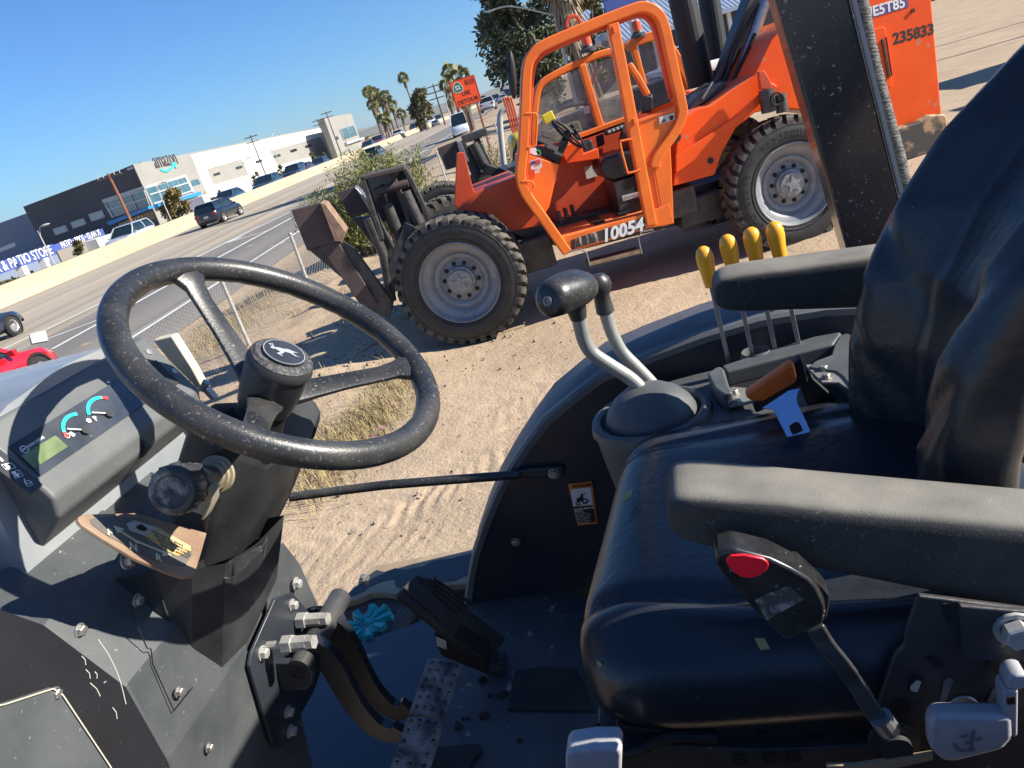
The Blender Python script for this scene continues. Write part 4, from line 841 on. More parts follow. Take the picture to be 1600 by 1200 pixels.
# ================================================================== TELEHANDLERS
bump_mat = mat('worn_counterweight_bumper', (0.055, 0.05, 0.045), 0.6, col2=(0.42, 0.27, 0.13), scale=4.5, detail=8, contrast=(0.50, 0.60))
tape = mat('purple_tape', (0.10, 0.07, 0.24), 0.5); stencil = mat('stencil_black', (0.02, 0.015, 0.015), 0.6)
label_w = mat('paper_label', (0.62, 0.60, 0.56), 0.6, col2=(0.48, 0.46, 0.43), scale=40); seatv = mat('cracked_seat_vinyl', (0.018, 0.018, 0.022), 0.35)
beacon_m = mat('orange_beacon_lens', (0.75, 0.10, 0.02), 0.2); deck = mat('dusty_orange_deck', (0.45, 0.09, 0.03), 0.7, col2=(0.28, 0.10, 0.05), scale=7)
wornblack = mat('worn_stencil_band', (0.03, 0.028, 0.028), 0.6, col2=(0.42, 0.36, 0.32), scale=14, detail=8, stretch=(1, 1, 0.25), contrast=(0.52, 0.6))
def wheel_big(parent, c, n, R=0.675, half=0.19, txt=True, seed=0, name='wheel'):
    c = Vector(c); n = Vector(n).normalized(); X = n.cross(UP).normalized(); r0 = 0.425
    ft_ = MB(); R_ = R; R = R + .006
    ft_.lathe([(r0, half - .035), (r0 + .02, half - .005), (r0 + .08, half + .012), (r0 + .14, half + .008), (R - .066, half - .012), (R - .050, half - .045), (R - .044, 0), (R - .050, -half + .045), (R - .066, -half + .012), (r0 + .1, -half), (r0 + .02, -half + .01), (r0, -half + .04)], c, n, 64)
    for rr, hh in ((r0 + .035, half + .004), (r0 + .175, half - .004)): ft_.lathe([(rr, hh - .01), (rr + .003, hh + .006), (rr + .008, hh - .01)], c, n, 64)
    t = ft_.build(name, tyre_mat, parent)
    R = R_; lg = MB(); N_ = 34; rnd = random.Random(seed)
    def pt(a, r, h): return c + (X * math.cos(a) + UP * math.sin(a)) * r + n * h
    for k in range(N_):
        for sg in (1, -1):
            a = 2 * PI * (k + (0.5 if sg < 0 else 0)) / N_; w = 0.060; j = rnd.uniform(-.004, .004); Rr = R + rnd.uniform(-.004, .003)
            secs = [(sg * -.015, .10, 0), (sg * .08, .06, 0), (sg * (half - .035), 0, 0), (sg * (half - .012), -.01, -.022), (sg * (half - .004), -.012, -.045)]
            rings = []
            for h, da, dr in secs:
                top = Rr + dr; bot = R - .09 + min(0, dr) * .6
                rings.append([pt(a + da - w + j, bot, h), pt(a + da + w + j, bot, h), pt(a + da + w * .88 + j, top, h), pt(a + da - w * .88 + j, top, h)])
            lg.loft(rings)
    lg.build('tread_lug', tread_dust, t, smooth=False, kind='stuff')
    if txt:
        m = MB()
        for word, a0 in (('FIRESTONE', 205), ('FIRESTONE', 25), ('TUBELESS', 112)):
            for i, ch in enumerate(word):
                if ch == ' ': continue
                a = math.radians(a0 - i * 7.6); rad = X * math.cos(a) + UP * math.sin(a); tang = n.cross(rad)
                tang = -tang if tang.dot(X * math.sin(a) - UP * math.cos(a)) < 0 else tang
                put_text(m, ch, c + rad * (r0 + .075) + n * (half + .008) - tang * .02, tang, rad, .075, 0.01, .07)
        m.build('sidewall_lettering', rubber, t, smooth=False, kind='stuff')
    rm = MB(); rm.lathe([(r0 - .01, half - .05), (r0 + .008, half - .012), (r0 - .006, half - .002), (r0 - .018, half - .02), (r0 - .03, half - .07), (r0 - .075, half - .085), (.325, half - .10), (.315, half - .13), (.30, half - .14), (.285, half - .125), (.25, half - .13), (.225, half - .165), (.20, half - .16), (.16, half - .15), (.12, half - .15)], c, n, 64)
    rim = rm.build('rim', rim_grey, t, ang=50)
    hb = MB(); hb.lathe([(.155, half - .16), (.155, half - .115), (.148, half - .105), (.13, half - .10), (.128, half - .07), (.118, half - .06), (.0, half - .058)], c, n, 40)
    star = []
    for k in range(10): a = PI * k / 5 + .3; star.append(pt(a, .10 if k % 2 == 0 else .038, half - .058))
    hb.prism(star, n * .012)
    hb.build('hub', hub_grey, t)
    for k in range(10):
        a = 2 * PI * k / 10 + .15; b = MB(); b.bolt(pt(a, .185, half - .155), n, .017, .03); b.build('wheel_nut', black, t)
    return t
FW = 7.85
tele = thing('telehandler', (1.6, 9.0, 0), 'orange telehandler with an open door frame and 10054 on its sill, nearest machine', 'telehandler'); ORG[tele.name] = Vector((1.6, 9.0, 0))
a = math.radians(13)
wheel_big(tele, (-0.17, 8.06, 0.66), (-math.sin(a), -math.cos(a), 0), 0.69)
wheel_big(tele, (3.42, 8.06, 0.60), (0, -1, 0), 0.69, seed=2)
wheel_big(tele, (-0.17, 9.95, 0.66), (-math.sin(a) * .99, math.cos(a), 0), 0.69, txt=False, seed=3)
wheel_big(tele, (3.42, 9.95, 0.62), (0, 1, 0), 0.69, txt=False, seed=4)
def J(y, pts): return [wy(u, v, y) for u, v in pts]
def Jz4(y, *pts): return [wy(600 + a / 3.077, 180 + b / 3.077, y) for a, b in pts]
def Jz3(y, *pts): return [wy(680 + a / 3.636, b / 3.636, y) for a, b in pts]
def Jz5(y, *pts): return [wy(1040 + a / 2.857, b / 2.857, y) for a, b in pts]
def slab(name, pts, th, m, parent, bevel=0.0, **k):
    mb = MB(); mb.prism(pts, (0, th, 0)); return mb.build(name, m, parent, bevel=bevel, smooth=bevel > 0, **k)
# chassis
slab('front_chassis', J(8.45, [(716, 328), (738, 303), (808, 276), (818, 300), (850, 352), (800, 362), (770, 335)]), 1.0, red_orange, tele, 0.012)
slab('front_chassis', J(8.6, [(714, 239), (725, 238), (742, 306), (716, 330), (710, 318)]), 0.08, red_orange, tele, 0.008, label='upright red lug at the front')
slab('chassis', J(8.5, [(800, 362), (850, 352), (1060, 300), (1160, 270), (1165, 330), (1060, 352), (900, 392), (820, 372)]), 0.9, paint_black, tele)
m = MB(); m.tube([(-.17, 8.2, .66), (-.17, 9.8, .66)], .14, 12); m.tube([(3.42, 8.2, .6), (3.42, 9.8, .6)], .14, 12); m.build('axle', dark_steel, tele)
m = MB(); m.box((.62, 8.75, .62), (.5, .9, .35)); m.box((2.55, 8.7, .55), (.5, .8, .3)); m.box((2.3, 8.4, .72), (.35, .5, .3)); m.tube([(1.0, 8.9, .55), (2.6, 8.9, .5)], .07, 10); m.build('driveline', dark_steel, tele, bevel=.02)
# sill with lettering
sill = slab('sill', J(7.86, [(868, 374), (1010, 333), (1046, 318), (1053, 349), (1013, 357), (884, 397)]), 0.9, orange_frame, tele, 0.006)
band = slab('number_band', J(7.85, [(903, 371), (1013, 338), (1008, 357), (900, 387)]), 0.012, wornblack, sill)
for q in ([(881, 380), (887, 378), (886, 393), (880, 395)], [(893, 375), (899, 373), (898, 389), (892, 391)]): slab('stripe', J(7.852, q), 0.01, stencil, sill)
m = MB(); o_ = wy(941, 379, 7.845); e_ = wy(1009, 358, 7.845); dx = (e_ - o_).normalized(); tx = text_geo('10054', .035, .004, .25)[0]; sz = (e_ - o_).length / max(p.x for p in tx)
put_text(m, '10054', o_, dx, Vector((-dx.z, 0, dx.x)), sz * 1.0, .035, .004, .25); m.build('lettering', white, sill, smooth=False)
# step
m = MB(); m.tube(Jz4(7.8, (885, 655), (950, 645), (975, 665), (990, 725)), .008, 6); m.tube(Jz4(7.8, (1240, 665), (1222, 590), (1240, 560), (1295, 550)), .008, 6); m.build('step_hanger', steel, tele)
q = Jz4(7.8, (990, 715), (1240, 652), (1243, 668), (992, 733)); m = MB(); m.prism(q, (0, .25, 0)); st = m.build('step', dark_steel, tele, smooth=False)
m = MB()
for k in range(24): p = q[0].lerp(q[1], (k + .5) / 24); m.box(p + Vector((0, .01, -.005)), (.02, .03, .03))
m.build('step_tooth', bare_brown, st, smooth=False, kind='stuff')
# cab interior
slab('inner_wall', J(8.78, [(812, 232), (900, 218), (985, 187), (1012, 168), (1035, 330), (868, 380), (850, 330)]), 0.06, red_orange, tele)
m = MB(); a, b, c_, d = wy(868, 374, 7.95), wy(1010, 333, 7.95), wy(1010, 333, 7.95), wy(868, 374, 7.95); m.hexa([(a.x, 7.95, a.z - .05), (b.x + .1, 7.95, b.z - .05), (b.x + .1, 8.78, b.z - .05), (a.x, 8.78, a.z - .05), (a.x, 7.95, a.z), (b.x + .1, 7.95, b.z), (b.x + .1, 8.78, b.z), (a.x, 8.78, a.z)]); m.build('cab_floor', deck, tele)
m = MB(); m.box((a.x + .5, 8.3, a.z + .012), (.12, .6, .02)); m.box((a.x + .78, 8.3, a.z + .03), (.12, .5, .02)); m.build('grip_strip', black, tele)
m = MB()
for k in range(3): m.box((a.x + .16 + k * .09, 8.45 + .08 * k, a.z + .12), (.04, .1, .14))
m.tube([(a.x + .2, 8.5, a.z + .05), (a.x + .38, 8.4, a.z + .1)], .02, 6); m.build('foot_pedal', dark_steel, tele, bevel=.01)
cowl = slab('cowl', Jz4(8.0, (655, 195), (700, 190), (843, 238), (835, 270), (795, 440), (760, 495), (735, 470), (660, 340)), 0.55, orange_frame, tele, 0.012)
fl = slab('flag_sticker', Jz4(7.985, (700, 222), (752, 206), (762, 246), (745, 262), (707, 262)), 0.008, label_w, cowl)
slab('sticker_print', Jz4(7.98, (704, 225), (727, 218), (729, 232), (706, 239)), 0.004, mat('navy_print', (.03, .04, .16), .6), cowl)
slab('sticker_print', Jz4(7.98, (729, 217), (750, 211), (753, 232), (730, 240)), 0.004, mat('red_print', (.45, .05, .05), .6), cowl)
slab('sticker_print', Jz4(7.982, (723, 268), (748, 262), (750, 274), (726, 281)), 0.006, label_w, cowl)
slab('cowl', Jz4(8.35, (840, 160), (945, 120), (960, 185), (1030, 160), (1035, 210), (880, 232)), 0.35, orange, tele, 0.01, label='orange side console beside the seat')
box = slab('battery_box', Jz4(8.12, (1103, 320), (1250, 278), (1278, 463), (1140, 498)), 0.5, plastic, tele, 0.012)
slab('warning_label', Jz4(8.11, (1145, 388), (1222, 368), (1226, 392), (1150, 413)), 0.004, label_w, box)
m = MB(); o_ = Jz4(8.106, (1150, 398))[0]; e_ = Jz4(8.106, (1220, 380))[0]; dx = (e_ - o_).normalized()
put_text(m, 'STARTING & SAFETY', o_, dx, Vector((-dx.z, 0, dx.x)), .0165, .02, .001); put_text(m, 'INSTRUCTIONS', o_ - Vector((-dx.z, 0, dx.x)) * .02, dx, Vector((-dx.z, 0, dx.x)), .018, .02, .001); m.build('lettering', stencil, box, smooth=False)
m = MB(); m.prism(Jz4(8.1, (1042, 235), (1060, 205), (1150, 175), (1235, 165), (1245, 220), (1240, 268), (1110, 315), (1065, 305), (1045, 270)), (0, .5, 0)); st = m.build('seat', seatv, tele, bevel=.04, seg=3)
m = MB(); m.prism(Jz4(8.15, (1170, 120), (1195, 50), (1235, 30), (1245, 170), (1180, 185)), (0, .45, 0)); m.build('seat_back', seatv, tele, bevel=.04, seg=3)
slab('warning_label', Jz4(8.76, (962, 250), (1035, 230), (1044, 285), (975, 308)), 0.006, label_w, tele)
# dash pods, steering wheel, levers
C_ = wy(887, 209, 8.3); nn = Vector((.77, -.28, .58)).normalized(); X_ = nn.cross(YA).normalized(); Y_ = nn.cross(X_)
m = MB(); m.tube([C_ + X_ * (.2 * math.cos(t)) + Y_ * (.2 * math.sin(t)) for t in [2 * PI * k / 28 for k in range(28)]], .016, 8, closed=True); sw = m.build('steering_wheel', black, tele)
m = MB(); m.tube([C_ - X_ * .19, C_ + X_ * .19], .012, 6); m.tube([C_, C_ + Y_ * .19], .012, 6); m.ball(C_, .045, 10, 6); m.build('spoke', black, sw)
m = MB(); m.tube([C_, C_ - nn * .3 - UP * .12], [.035, .05], 10); m.build('steering_column', black, tele)
pod = MB()
for (a, b, w, h) in ((628, 800, 70, 26), (660, 835, 60, 24), (640, 770, 60, 20), (690, 870, 50, 22)):
    p = Jz3(8.15, (a, b))[0]; pod.box(p, (w / 480, .2, h / 480), (Vector((.82, 0, -.55)), YA, Vector((.55, 0, .82))))
pod.build('gauge_pod', mat('grey_green_pod', (.22, .26, .22), .5), tele, bevel=.01)
m = MB(); m.prism(Jz3(8.05, (570, 880), (600, 830), (700, 860), (740, 800), (760, 810), (700, 930), (640, 900)), (0, .3, 0)); m.build('dash_panel', black, tele, bevel=.01)
m = MB(); m.prism(Jz3(8.0, (500, 848), (570, 840), (600, 882), (560, 880)), (0, .2, 0)); m.build('mirror_bracket', white, tele)
m = MB(); m.prism(Jz3(8.0, (572, 858), (596, 850), (604, 872), (585, 882)), (0, .1, 0)); m.build('tag', mat('green_tag', (.01, .3, .08), .5), tele)
m = MB(); m.box(Jz3(8.5, (643, 668))[0], (.12, .06, .1), (Vector((.95, 0, .2)).normalized(), YA, Vector((-.2, 0, .95)).normalized())); m.build('hanging_tag', mat('yellow_tag', (.75, .6, .03), .5), tele, bevel=.01)
for (a, b, c_, d) in ((780, 715, 800, 770), (800, 745, 860, 850), (690, 905, 715, 860)):
    m = MB(); P = Jz3(8.25, (a, b), (c_, d)); m.tube(P, .012, 6); m.ball(P[0], .024, 8, 6); m.build('control_lever', black, tele)
m = MB(); m.box(Jz3(8.5, (860, 840))[0], (.14, .14, .16)); m.build('lever_boot', black, tele, bevel=.03)
m = MB(); m.prism(Jz3(8.7, (915, 775), (955, 760), (965, 820), (925, 840)), (0, .05, 0)); m.build('speaker_panel', black, tele, bevel=.01)
m = MB(); m.prism(Jz3(8.6, (968, 745), (1105, 695), (1110, 725), (975, 770)), (0, .12, 0)); sw = m.build('switch_panel', black, tele, bevel=.006)
for k in range(5):
    p = Jz3(8.58, (990 + 24 * k, 747 - 9 * k))[0]; m = MB(); m.box(p, (.03, .02, .025)); m.build('switch', label_w, sw, smooth=False)
for k in range(2):
    m = MB(); m.prism(Jz3(8.35 + .05 * k, (1175 + 30 * k, 560 - 10 * k), (1200 + 30 * k, 540 - 10 * k), (1240, 545), (1238, 625), (1175 + 25 * k, 650)), (0, .06, 0)); m.build('headrest', seatv, tele, bevel=.02)
# near door frame
path = smooth_path(J(7.9, [(886, 394), (848, 340), (815, 288), (817, 230), (820, 170), (823, 108), (832, 86), (852, 70), (920, 41), (985, 16), (1006, 12), (1024, 20), (1036, 42), (1050, 105), (1062, 158), (1064, 178), (1054, 204), (1026, 244), (1021, 262)]), 4)
m = MB(); m.bar(path, .10, .13, (0, 1, 0)); m.build('door_frame', orange_frame, tele, bevel=.022, seg=3)
m = MB(); m.bar(smooth_path(J(7.99, [(886, 394), (850, 338), (822, 288), (824, 230), (827, 170), (832, 112), (840, 93), (856, 80), (920, 52), (985, 27), (1004, 24), (1016, 32), (1026, 52), (1040, 112), (1050, 155)]), 4), .05, .10, (0, 1, 0)); m.build('door_frame_inner', red_orange, tele, bevel=.01)
m = MB(); m.bar(J(7.89, [(956, 36), (975, 130), (996, 240), (1017, 352)]), .115, .10, (0, 1, 0)); m.build('door_pillar', orange_frame, tele, bevel=.018, seg=3)
m = MB(); m.prism(J(7.88, [(990, 190), (1058, 164), (1062, 186), (1046, 214), (1048, 232), (1053, 349), (1036, 354), (1015, 352)]), (0, .035, 0)); pn = m.build('door_panel', orange_frame, tele, bevel=.006)
m = MB(); m.bar(J(7.873, [(994, 192), (1056, 168), (1059, 184), (1020, 240), (1018, 250), (1036, 352)]), .012, .01, (0, 1, 0)); m.build('panel_rib', orange_frame, pn, bevel=.003)
m = MB(); m.prism(J(7.87, [(1020, 246), (1046, 214), (1053, 349), (1038, 353)]), (0, .02, 0)); m.build('door_hinge_plate', orange_frame, pn, bevel=.005)
slab('warning_decal', Jz3(7.868, (1270, 665), (1358, 640), (1363, 678), (1276, 706)), .004, label_w, pn)
m = MB(); P = Jz3(7.864, (1285, 698), (1300, 670), (1312, 690)); m.prism(P, (0, .002, 0)); P = Jz3(7.864, (1330, 660), (1350, 655), (1356, 668), (1345, 685), (1332, 680)); m.build('decal_print', stencil, pn, smooth=False); m = MB(); m.prism(P, (0, .002, 0)); m.build('decal_print', stencil, pn, smooth=False)
for q in ((1012, 150, 1018, 185), (1128, 672, 1135, 705)):
    m = MB(); m.bar(Jz3(7.83, (q[0], q[1]), (q[2], q[3])), .025, .03, (0, 1, 0)); m.build('hinge', orange_frame, tele, bevel=.004)
for pts in ([(510, 645), (560, 645), (578, 665), (572, 800), (560, 830), (525, 838)], [(1120, 790), (1065, 800), (1052, 820), (1090, 970), (1105, 982), (1165, 965)], [(490, 1030), (540, 1030), (560, 1050), (550, 1078)]):
    m = MB(); m.tube(smooth_path(Jz3(7.84, *pts), 4), .011, 8); m.build('grab_handle', orange_frame, tele)
m = MB(); m.tube(Jz3(7.9, (400, 385), (440, 400), (470, 420)), .012, 6); m.build('mirror_arm', black, tele)
c_ = Jz3(7.85, (436, 425))[0]; m = MB(); m.ball(c_, (.045, .08, .22), 14, 10, (Vector((.98, 0, -.19)), YA, Vector((.19, 0, .98)).normalized())); mi = m.build('mirror', black, tele)
m = MB(); m.prism(Jz3(7.8, (392, 388), (425, 380), (425, 410), (395, 415)), (0, .1, 0)); m.build('work_lamp', black, tele, bevel=.01)
c_ = Jz3(7.9, (783, 125))[0]; m = MB(); m.tube(smooth_path([c_ + Vector((-.07, 0, -.03)), c_ + Vector((-.04, 0, .04)), c_ + Vector((.04, 0, .04)), c_ + Vector((.07, 0, -.03))], 4), .018, 6); m.build('lifting_eye', red_orange, tele)
# far cab frame with windows
path = smooth_path(Jz3(8.85, (556, 830), (560, 700), (572, 560), (600, 480), (680, 425), (830, 350), (960, 302), (1010, 305), (1040, 350), (1060, 420)), 4)
m = MB(); m.bar(path, .075, .10, (0, 1, 0)); ff = m.build('far_frame', orange_frame, tele, bevel=.02)
m = MB(); m.bar(Jz3(8.83, (832, 365), (890, 560), (942, 726)), .075, .08, (0, 1, 0)); m.build('far_pillar', orange_frame, tele, bevel=.015)
m = MB(); m.bar(Jz3(8.82, (760, 800), (860, 765), (1125, 670)), .085, .08, (0, 1, 0)); m.build('far_sill', orange_frame, tele, bevel=.01)
m = MB(); m.bar(Jz3(8.6, (1098, 362), (1150, 440), (1208, 545)), .07, .07, (0, 1, 0)); m.build('brace_tube', orange_frame, tele, bevel=.02)
w = slab('window', Jz3(8.86, (585, 800), (590, 560), (625, 480), (820, 395), (915, 720), (760, 785)), .01, glass, tele)
w = slab('window', Jz3(8.86, (860, 375), (1000, 325), (1030, 380), (1110, 660), (950, 715)), .01, glass, tele)
m = MB(); m.bar(Jz3(8.84, (590, 560), (620, 478), (700, 430), (815, 385)), .012, .03, (0, 1, 0)); m.bar(Jz3(8.84, (855, 380), (935, 700)), .012, .03, (0, 1, 0)); m.build('window_seal', black, w)
m = MB(); m.bar(Jz3(8.95, (925, 370), (850, 590)), .03, .04, (0, 1, 0)); m.build('boom_strut', red_orange, tele)
slab('window_label', Jz3(8.845, (843, 606), (875, 598), (882, 640), (850, 650)), .004, label_w, tele)
def beacon(par, p, s=1.0):
    m = MB(); m.lathe([(.09 * s, 0), (.09 * s, .03 * s), (.06 * s, .05 * s), (.055 * s, .07 * s)], p, UP, 16); b = m.build('beacon_base', dark_steel, par)
    m = MB(); m.lathe([(.055 * s, .07 * s), (.052 * s, .16 * s), (.045 * s, .18 * s), (0, .185 * s)], p, UP, 16); m.build('beacon_lens', beacon_m, b)
beacon(tele, Jz3(8.85, (872, 296))[0], 1.05)
# engine side and boom
body = slab('engine_cover', J(8.02, [(1052, 291), (1060, 192), (1085, 172), (1113, 164), (1150, 136), (1178, 118), (1205, 62), (1235, 30), (1345, -6), (1362, 190), (1290, 176), (1250, 172), (1215, 168), (1180, 176), (1150, 200), (1128, 240), (1117, 273)]), .75, orange, tele, .012)
slab('side_rib', J(7.98, [(1056, 245), (1150, 182), (1205, 128), (1215, 135), (1160, 190), (1100, 240), (1056, 272)]), .045, orange, body, .01)
for (u, v, r_) in ((1055, 214, .058), (1110, 251, .032)):
    m = MB(); m.lathe([(r_, 0), (r_, .01), (r_ * .8, .0101), (0, .0101)], wy(u, v, 7.98 + .04), (0, -1, 0), 20); m.build('chassis_hole', black, body)
m = MB(); m.tube(Jz5(7.9, (448, 400), (462, 500)), .075, 14); m.tube(Jz5(7.9, (510, 420), (522, 500)), .06, 12); m.build('hydraulic_cylinder', dark_steel, tele)
m = MB(); m.prism(Jz5(7.88, (415, 320), (440, 312), (460, 345), (475, 380), (470, 400), (425, 400)), (0, .06, 0)); m.build('cylinder_lug', red_orange, tele, bevel=.01)
m = MB(); m.tube(smooth_path(Jz5(7.82, (480, 470), (472, 440), (490, 415), (515, 420), (528, 445), (510, 465), (480, 470)), 3), .012, 6); m.build('hose_coupling', black, tele)
m = MB(); m.tube(Jz5(9.2, (160, 380), (62, -60)), .15, 20); m.build('exhaust_stack', black, tele)
m = MB(); m.tube(Jz5(10.2, (235, 260), (185, -60)), .13, 20); m.build('air_intake_stack', black, tele)
m = MB(); m.bar(Jz5(8.9, (275, 400), (440, -40)), .34, .3, (0, 1, 0)); bm_ = m.build('boom', paint_black, tele, bevel=.02)
m = MB(); m.bar(Jz5(8.7, (225, 370), (395, -40)), .05, .08, (0, 1, 0)); m.build('boom_guide', dark_steel, bm_, bevel=.01)
m = MB(); m.tube(Jz5(8.6, (330, 330), (455, -20)), .06, 12); m.build('boom_cylinder', steel, bm_)
m = MB(); m.tube(smooth_path(Jz5(8.6, (100, 440), (180, 380), (260, 360), (300, 260), (350, 140), (420, 20)), 4), .025, 8); m.tube(smooth_path(Jz5(8.5, (110, 455), (200, 400), (270, 400), (330, 300), (400, 150)), 4), .022, 8); m.build('boom_hose', black, tele)
slab('engine_deck', Jz5(8.3, (80, 500), (150, 420), (270, 360), (262, 420), (180, 455), (95, 500)), .5, paint_black, tele, .01)
m = MB(); m.tube(Jz5(8.25, (210, 365), (165, 440)), .014, 6); m.build('hood_stay', steel, tele)
cwt = slab('counterweight', J(8.0, [(1340, -60), (1452, -60), (1456, 0), (1472, 178), (1404, 201), (1375, 208)]), 1.7, orange, tele, .02)
slab('access_door', Jz5(7.975, (905, 135), (972, 118), (982, 128), (1014, 385), (965, 402), (940, 400)), .03, orange, cwt, .008)
m = MB(); m.bar(Jz5(7.965, (968, 175), (998, 345)), .02, .02, (0, 1, 0)); m.bar(Jz5(7.96, (984, 165), (1010, 340)), .006, .02, (0, 1, 0)); m.build('door_latch', dark_steel, cwt)
m = MB(); m.lathe([(.02, 0), (.02, .01), (0, .01)], Jz5(7.995, (1103, 48))[0], (0, -1, 0), 12); m.build('key_hole', black, cwt)
P = Jz5(7.996, (880, 45), (1080, -10), (1086, 30), (890, 90)); slab('name_tape', P, .003, tape, cwt)
def jtext(body, a, b, y, m_, par, shear=0, bold=.03, name='lettering', space=1.0):
    o_ = Jz5(y, a)[0]; e_ = Jz5(y, b)[0]; dx = (e_ - o_).normalized(); tx = text_geo(body, bold, .003, shear)[0]; sz = (e_ - o_).length / max(p.x for p in tx); mm = MB(); put_text(mm, body, o_, dx, Vector((-dx.z, 0, dx.x)), sz, bold, .003, shear); mm.build(name, m_, par, smooth=False)
jtext('UE5T85', (886, 84), (1070, 30), 7.9945, white, cwt)
jtext('235833', (1016, 198), (1198, 150), 7.9985, stencil, cwt, bold=.035)
slab('rear_bumper', Jz5(7.9, (1020, 575), (1130, 545), (1180, 512), (1245, 508), (1258, 520), (1263, 620), (1240, 652), (1180, 685), (1065, 722)), .6, bump_mat, tele, .03)
# fork carriage in front
def fork(y, top, foot, lb):
    f = slab('fork_plate', J(y, top), .09, rust, tele, .006, label=lb)
    return f
fork(8.2, [(455, 329), (500, 317), (523, 377), (480, 392)], None, 'brown fork plate nearest the steering wheel')
slab('fork_side', J(8.12, [(500, 317), (508, 319), (540, 362), (534, 378), (523, 377)]), .3, bare_brown, tele, .005)
slab('fork_shank', J(8.25, [(482, 390), (532, 376), (555, 392), (612, 470), (610, 497), (572, 486), (540, 440)]), .12, dark_steel, tele, .01)
slab('fork_shank', J(8.2, [(500, 385), (528, 378), (592, 478), (565, 480)]), .04, rust, tele, .006)
fork(9.5, [(526, 301), (554, 292), (578, 330), (548, 342)], None, 'dark brown fork plate behind the first')
slab('fork_side', J(9.45, [(554, 292), (560, 297), (590, 330), (592, 345), (578, 330)]), .3, steel, tele, .005)
slab('fork_shank', J(9.5, [(550, 342), (590, 336), (622, 398), (612, 420)]), .12, dark_steel, tele, .01)
for k, (a, b) in enumerate((((567, 276), (584, 330)), ((612, 268), (640, 345)), ((632, 262), (660, 318)))):
    m = MB(); m.bar(J(8.9 + .15 * k, [a, ((a[0] + b[0]) / 2 + 1, (a[1] + b[1]) / 2), b, (b[0] + 14, b[1] + 42)]), .05, .30, (0, 1, 0)); m.build('carriage_plate', dark_steel if k != 1 else rust, tele, bevel=.006)
slab('carriage_back', J(9.35, [(568, 278), (634, 262), (662, 330), (640, 352), (596, 345)]), .05, paint_black, tele, .006)
m = MB(); m.bar(J(8.95, [(566, 277), (633, 261)]), .04, .4, (0, 1, 0)); m.build('carriage_top', rust, tele, bevel=.006)
m = MB(); m.tube(J(8.95, [(604, 318), (628, 378)]), .075, 18); m.tube(J(8.95, [(601, 300), (606, 322)]), .03, 12); m.ball(wy(599, 296, 8.95), (.06, .05, .06), 10, 8); m.build('tilt_cylinder', dark_steel, tele)
m = MB(); m.tube(J(8.95, [(632, 300), (655, 350)]), .07, 16); m.build('tilt_cylinder', dark_steel, tele)
m = MB(); m.tube(J(8.85, [(585, 300), (638, 286)]), .045, 14); m.build('pivot_pin', rust, tele)
m = MB(); m.tube(J(8.8, [(575, 340), (600, 400), (612, 470)]), .06, 10); m.bar(J(8.9, [(640, 350), (612, 420), (606, 480)]), .12, .3, (0, 1, 0)); m.build('carriage_link', dark_steel, tele, bevel=.01)

# second telehandler behind
t2 = thing('telehandler', (1.9, 12.6, 0), 'orange telehandler parked behind the first, showing its cab frame and beacon', 'telehandler'); ORG[t2.name] = Vector((1.9, 12.6, 0))
m = MB(); m.bar(smooth_path(Jz3(12, (1085, 275), (1120, 245), (1180, 222), (1250, 205), (1300, 230), (1350, 300), (1420, 430), (1448, 505)), 4), .13, .14, (0, 1, 0)); m.build('cab_frame', orange_frame, t2, bevel=.03)
m = MB(); m.bar(Jz3(12, (1122, 255), (1190, 500)), .09, .1, (0, 1, 0)); m.bar(Jz3(12, (1350, 310), (1380, 400), (1400, 500)), .10, .1, (0, 1, 0)); m.bar(Jz3(12, (1180, 585), (1420, 520)), .18, .12, (0, 1, 0)); m.build('cab_pillar', orange_frame, t2, bevel=.02)
slab('window', Jz3(12.02, (1140, 265), (1250, 235), (1340, 320), (1400, 500), (1190, 560)), .012, glass, t2)
slab('window', Jz3(12.02, (1000, 300), (1100, 265), (1180, 560), (1060, 580)), .012, glass, t2)
m = MB(); m.prism(Jz3(12.1, (1200, 500), (1270, 430), (1300, 440), (1310, 500), (1210, 560)), (0, .5, 0)); m.build('seat', seatv, t2, bevel=.04)
slab('body', J(12.0, [(820, 300), (905, 255), (1050, 150), (1085, 140), (1130, 160), (1130, 230), (830, 330)]), .9, orange, t2, .02)
m = MB(); m.bar(J(11.4, [(835, 222), (925, 186), (1040, 140)]), .34, .4, (0, 1, 0)); bo = m.build('boom', paint_black, t2, bevel=.03)
m = MB(); m.bar(J(11.1, [(850, 232), (930, 200), (1010, 172)]), .05, .06, (0, 1, 0)); m.tube(smooth_path(J(11.1, [(840, 200), (880, 168), (930, 160), (990, 150)]), 4), .03, 8); m.build('boom_hose', dark_steel, bo)
m = MB(); m.prism(J(10.9, [(858, 205), (905, 188), (912, 208), (866, 226)]), (0, .3, 0)); m.build('olive_tool_box', mat('olive_box', (.16, .17, .05), .6), t2, bevel=.02)
slab('mirror_bracket', Jz3(11.9, (1290, 175), (1340, 150), (1330, 205), (1345, 225), (1300, 235)), .05, red_orange, t2)
beacon(t2, Jz3(12, (1157, 215))[0], 1.3)
m = MB(); m.lathe([(.10, 0), (.10, .15), (.0, .16)], Jz3(11.9, (965, 228))[0], (0, -1, -.1), 18); m.build('work_lamp', steel, t2)
m = MB(); m.prism(Jz3(12.2, (925, 200), (1000, 180), (1005, 250), (935, 262)), (0, .3, 0)); m.build('work_lamp_housing', label_w, t2, bevel=.03)
wheel_big(t2, wy(772, 332, 12.2), (0, -1, 0), .67, txt=False, seed=8)
wheel_big(t2, wy(700, 345, 13.6), (0, -1, 0), .67, txt=False, seed=9)
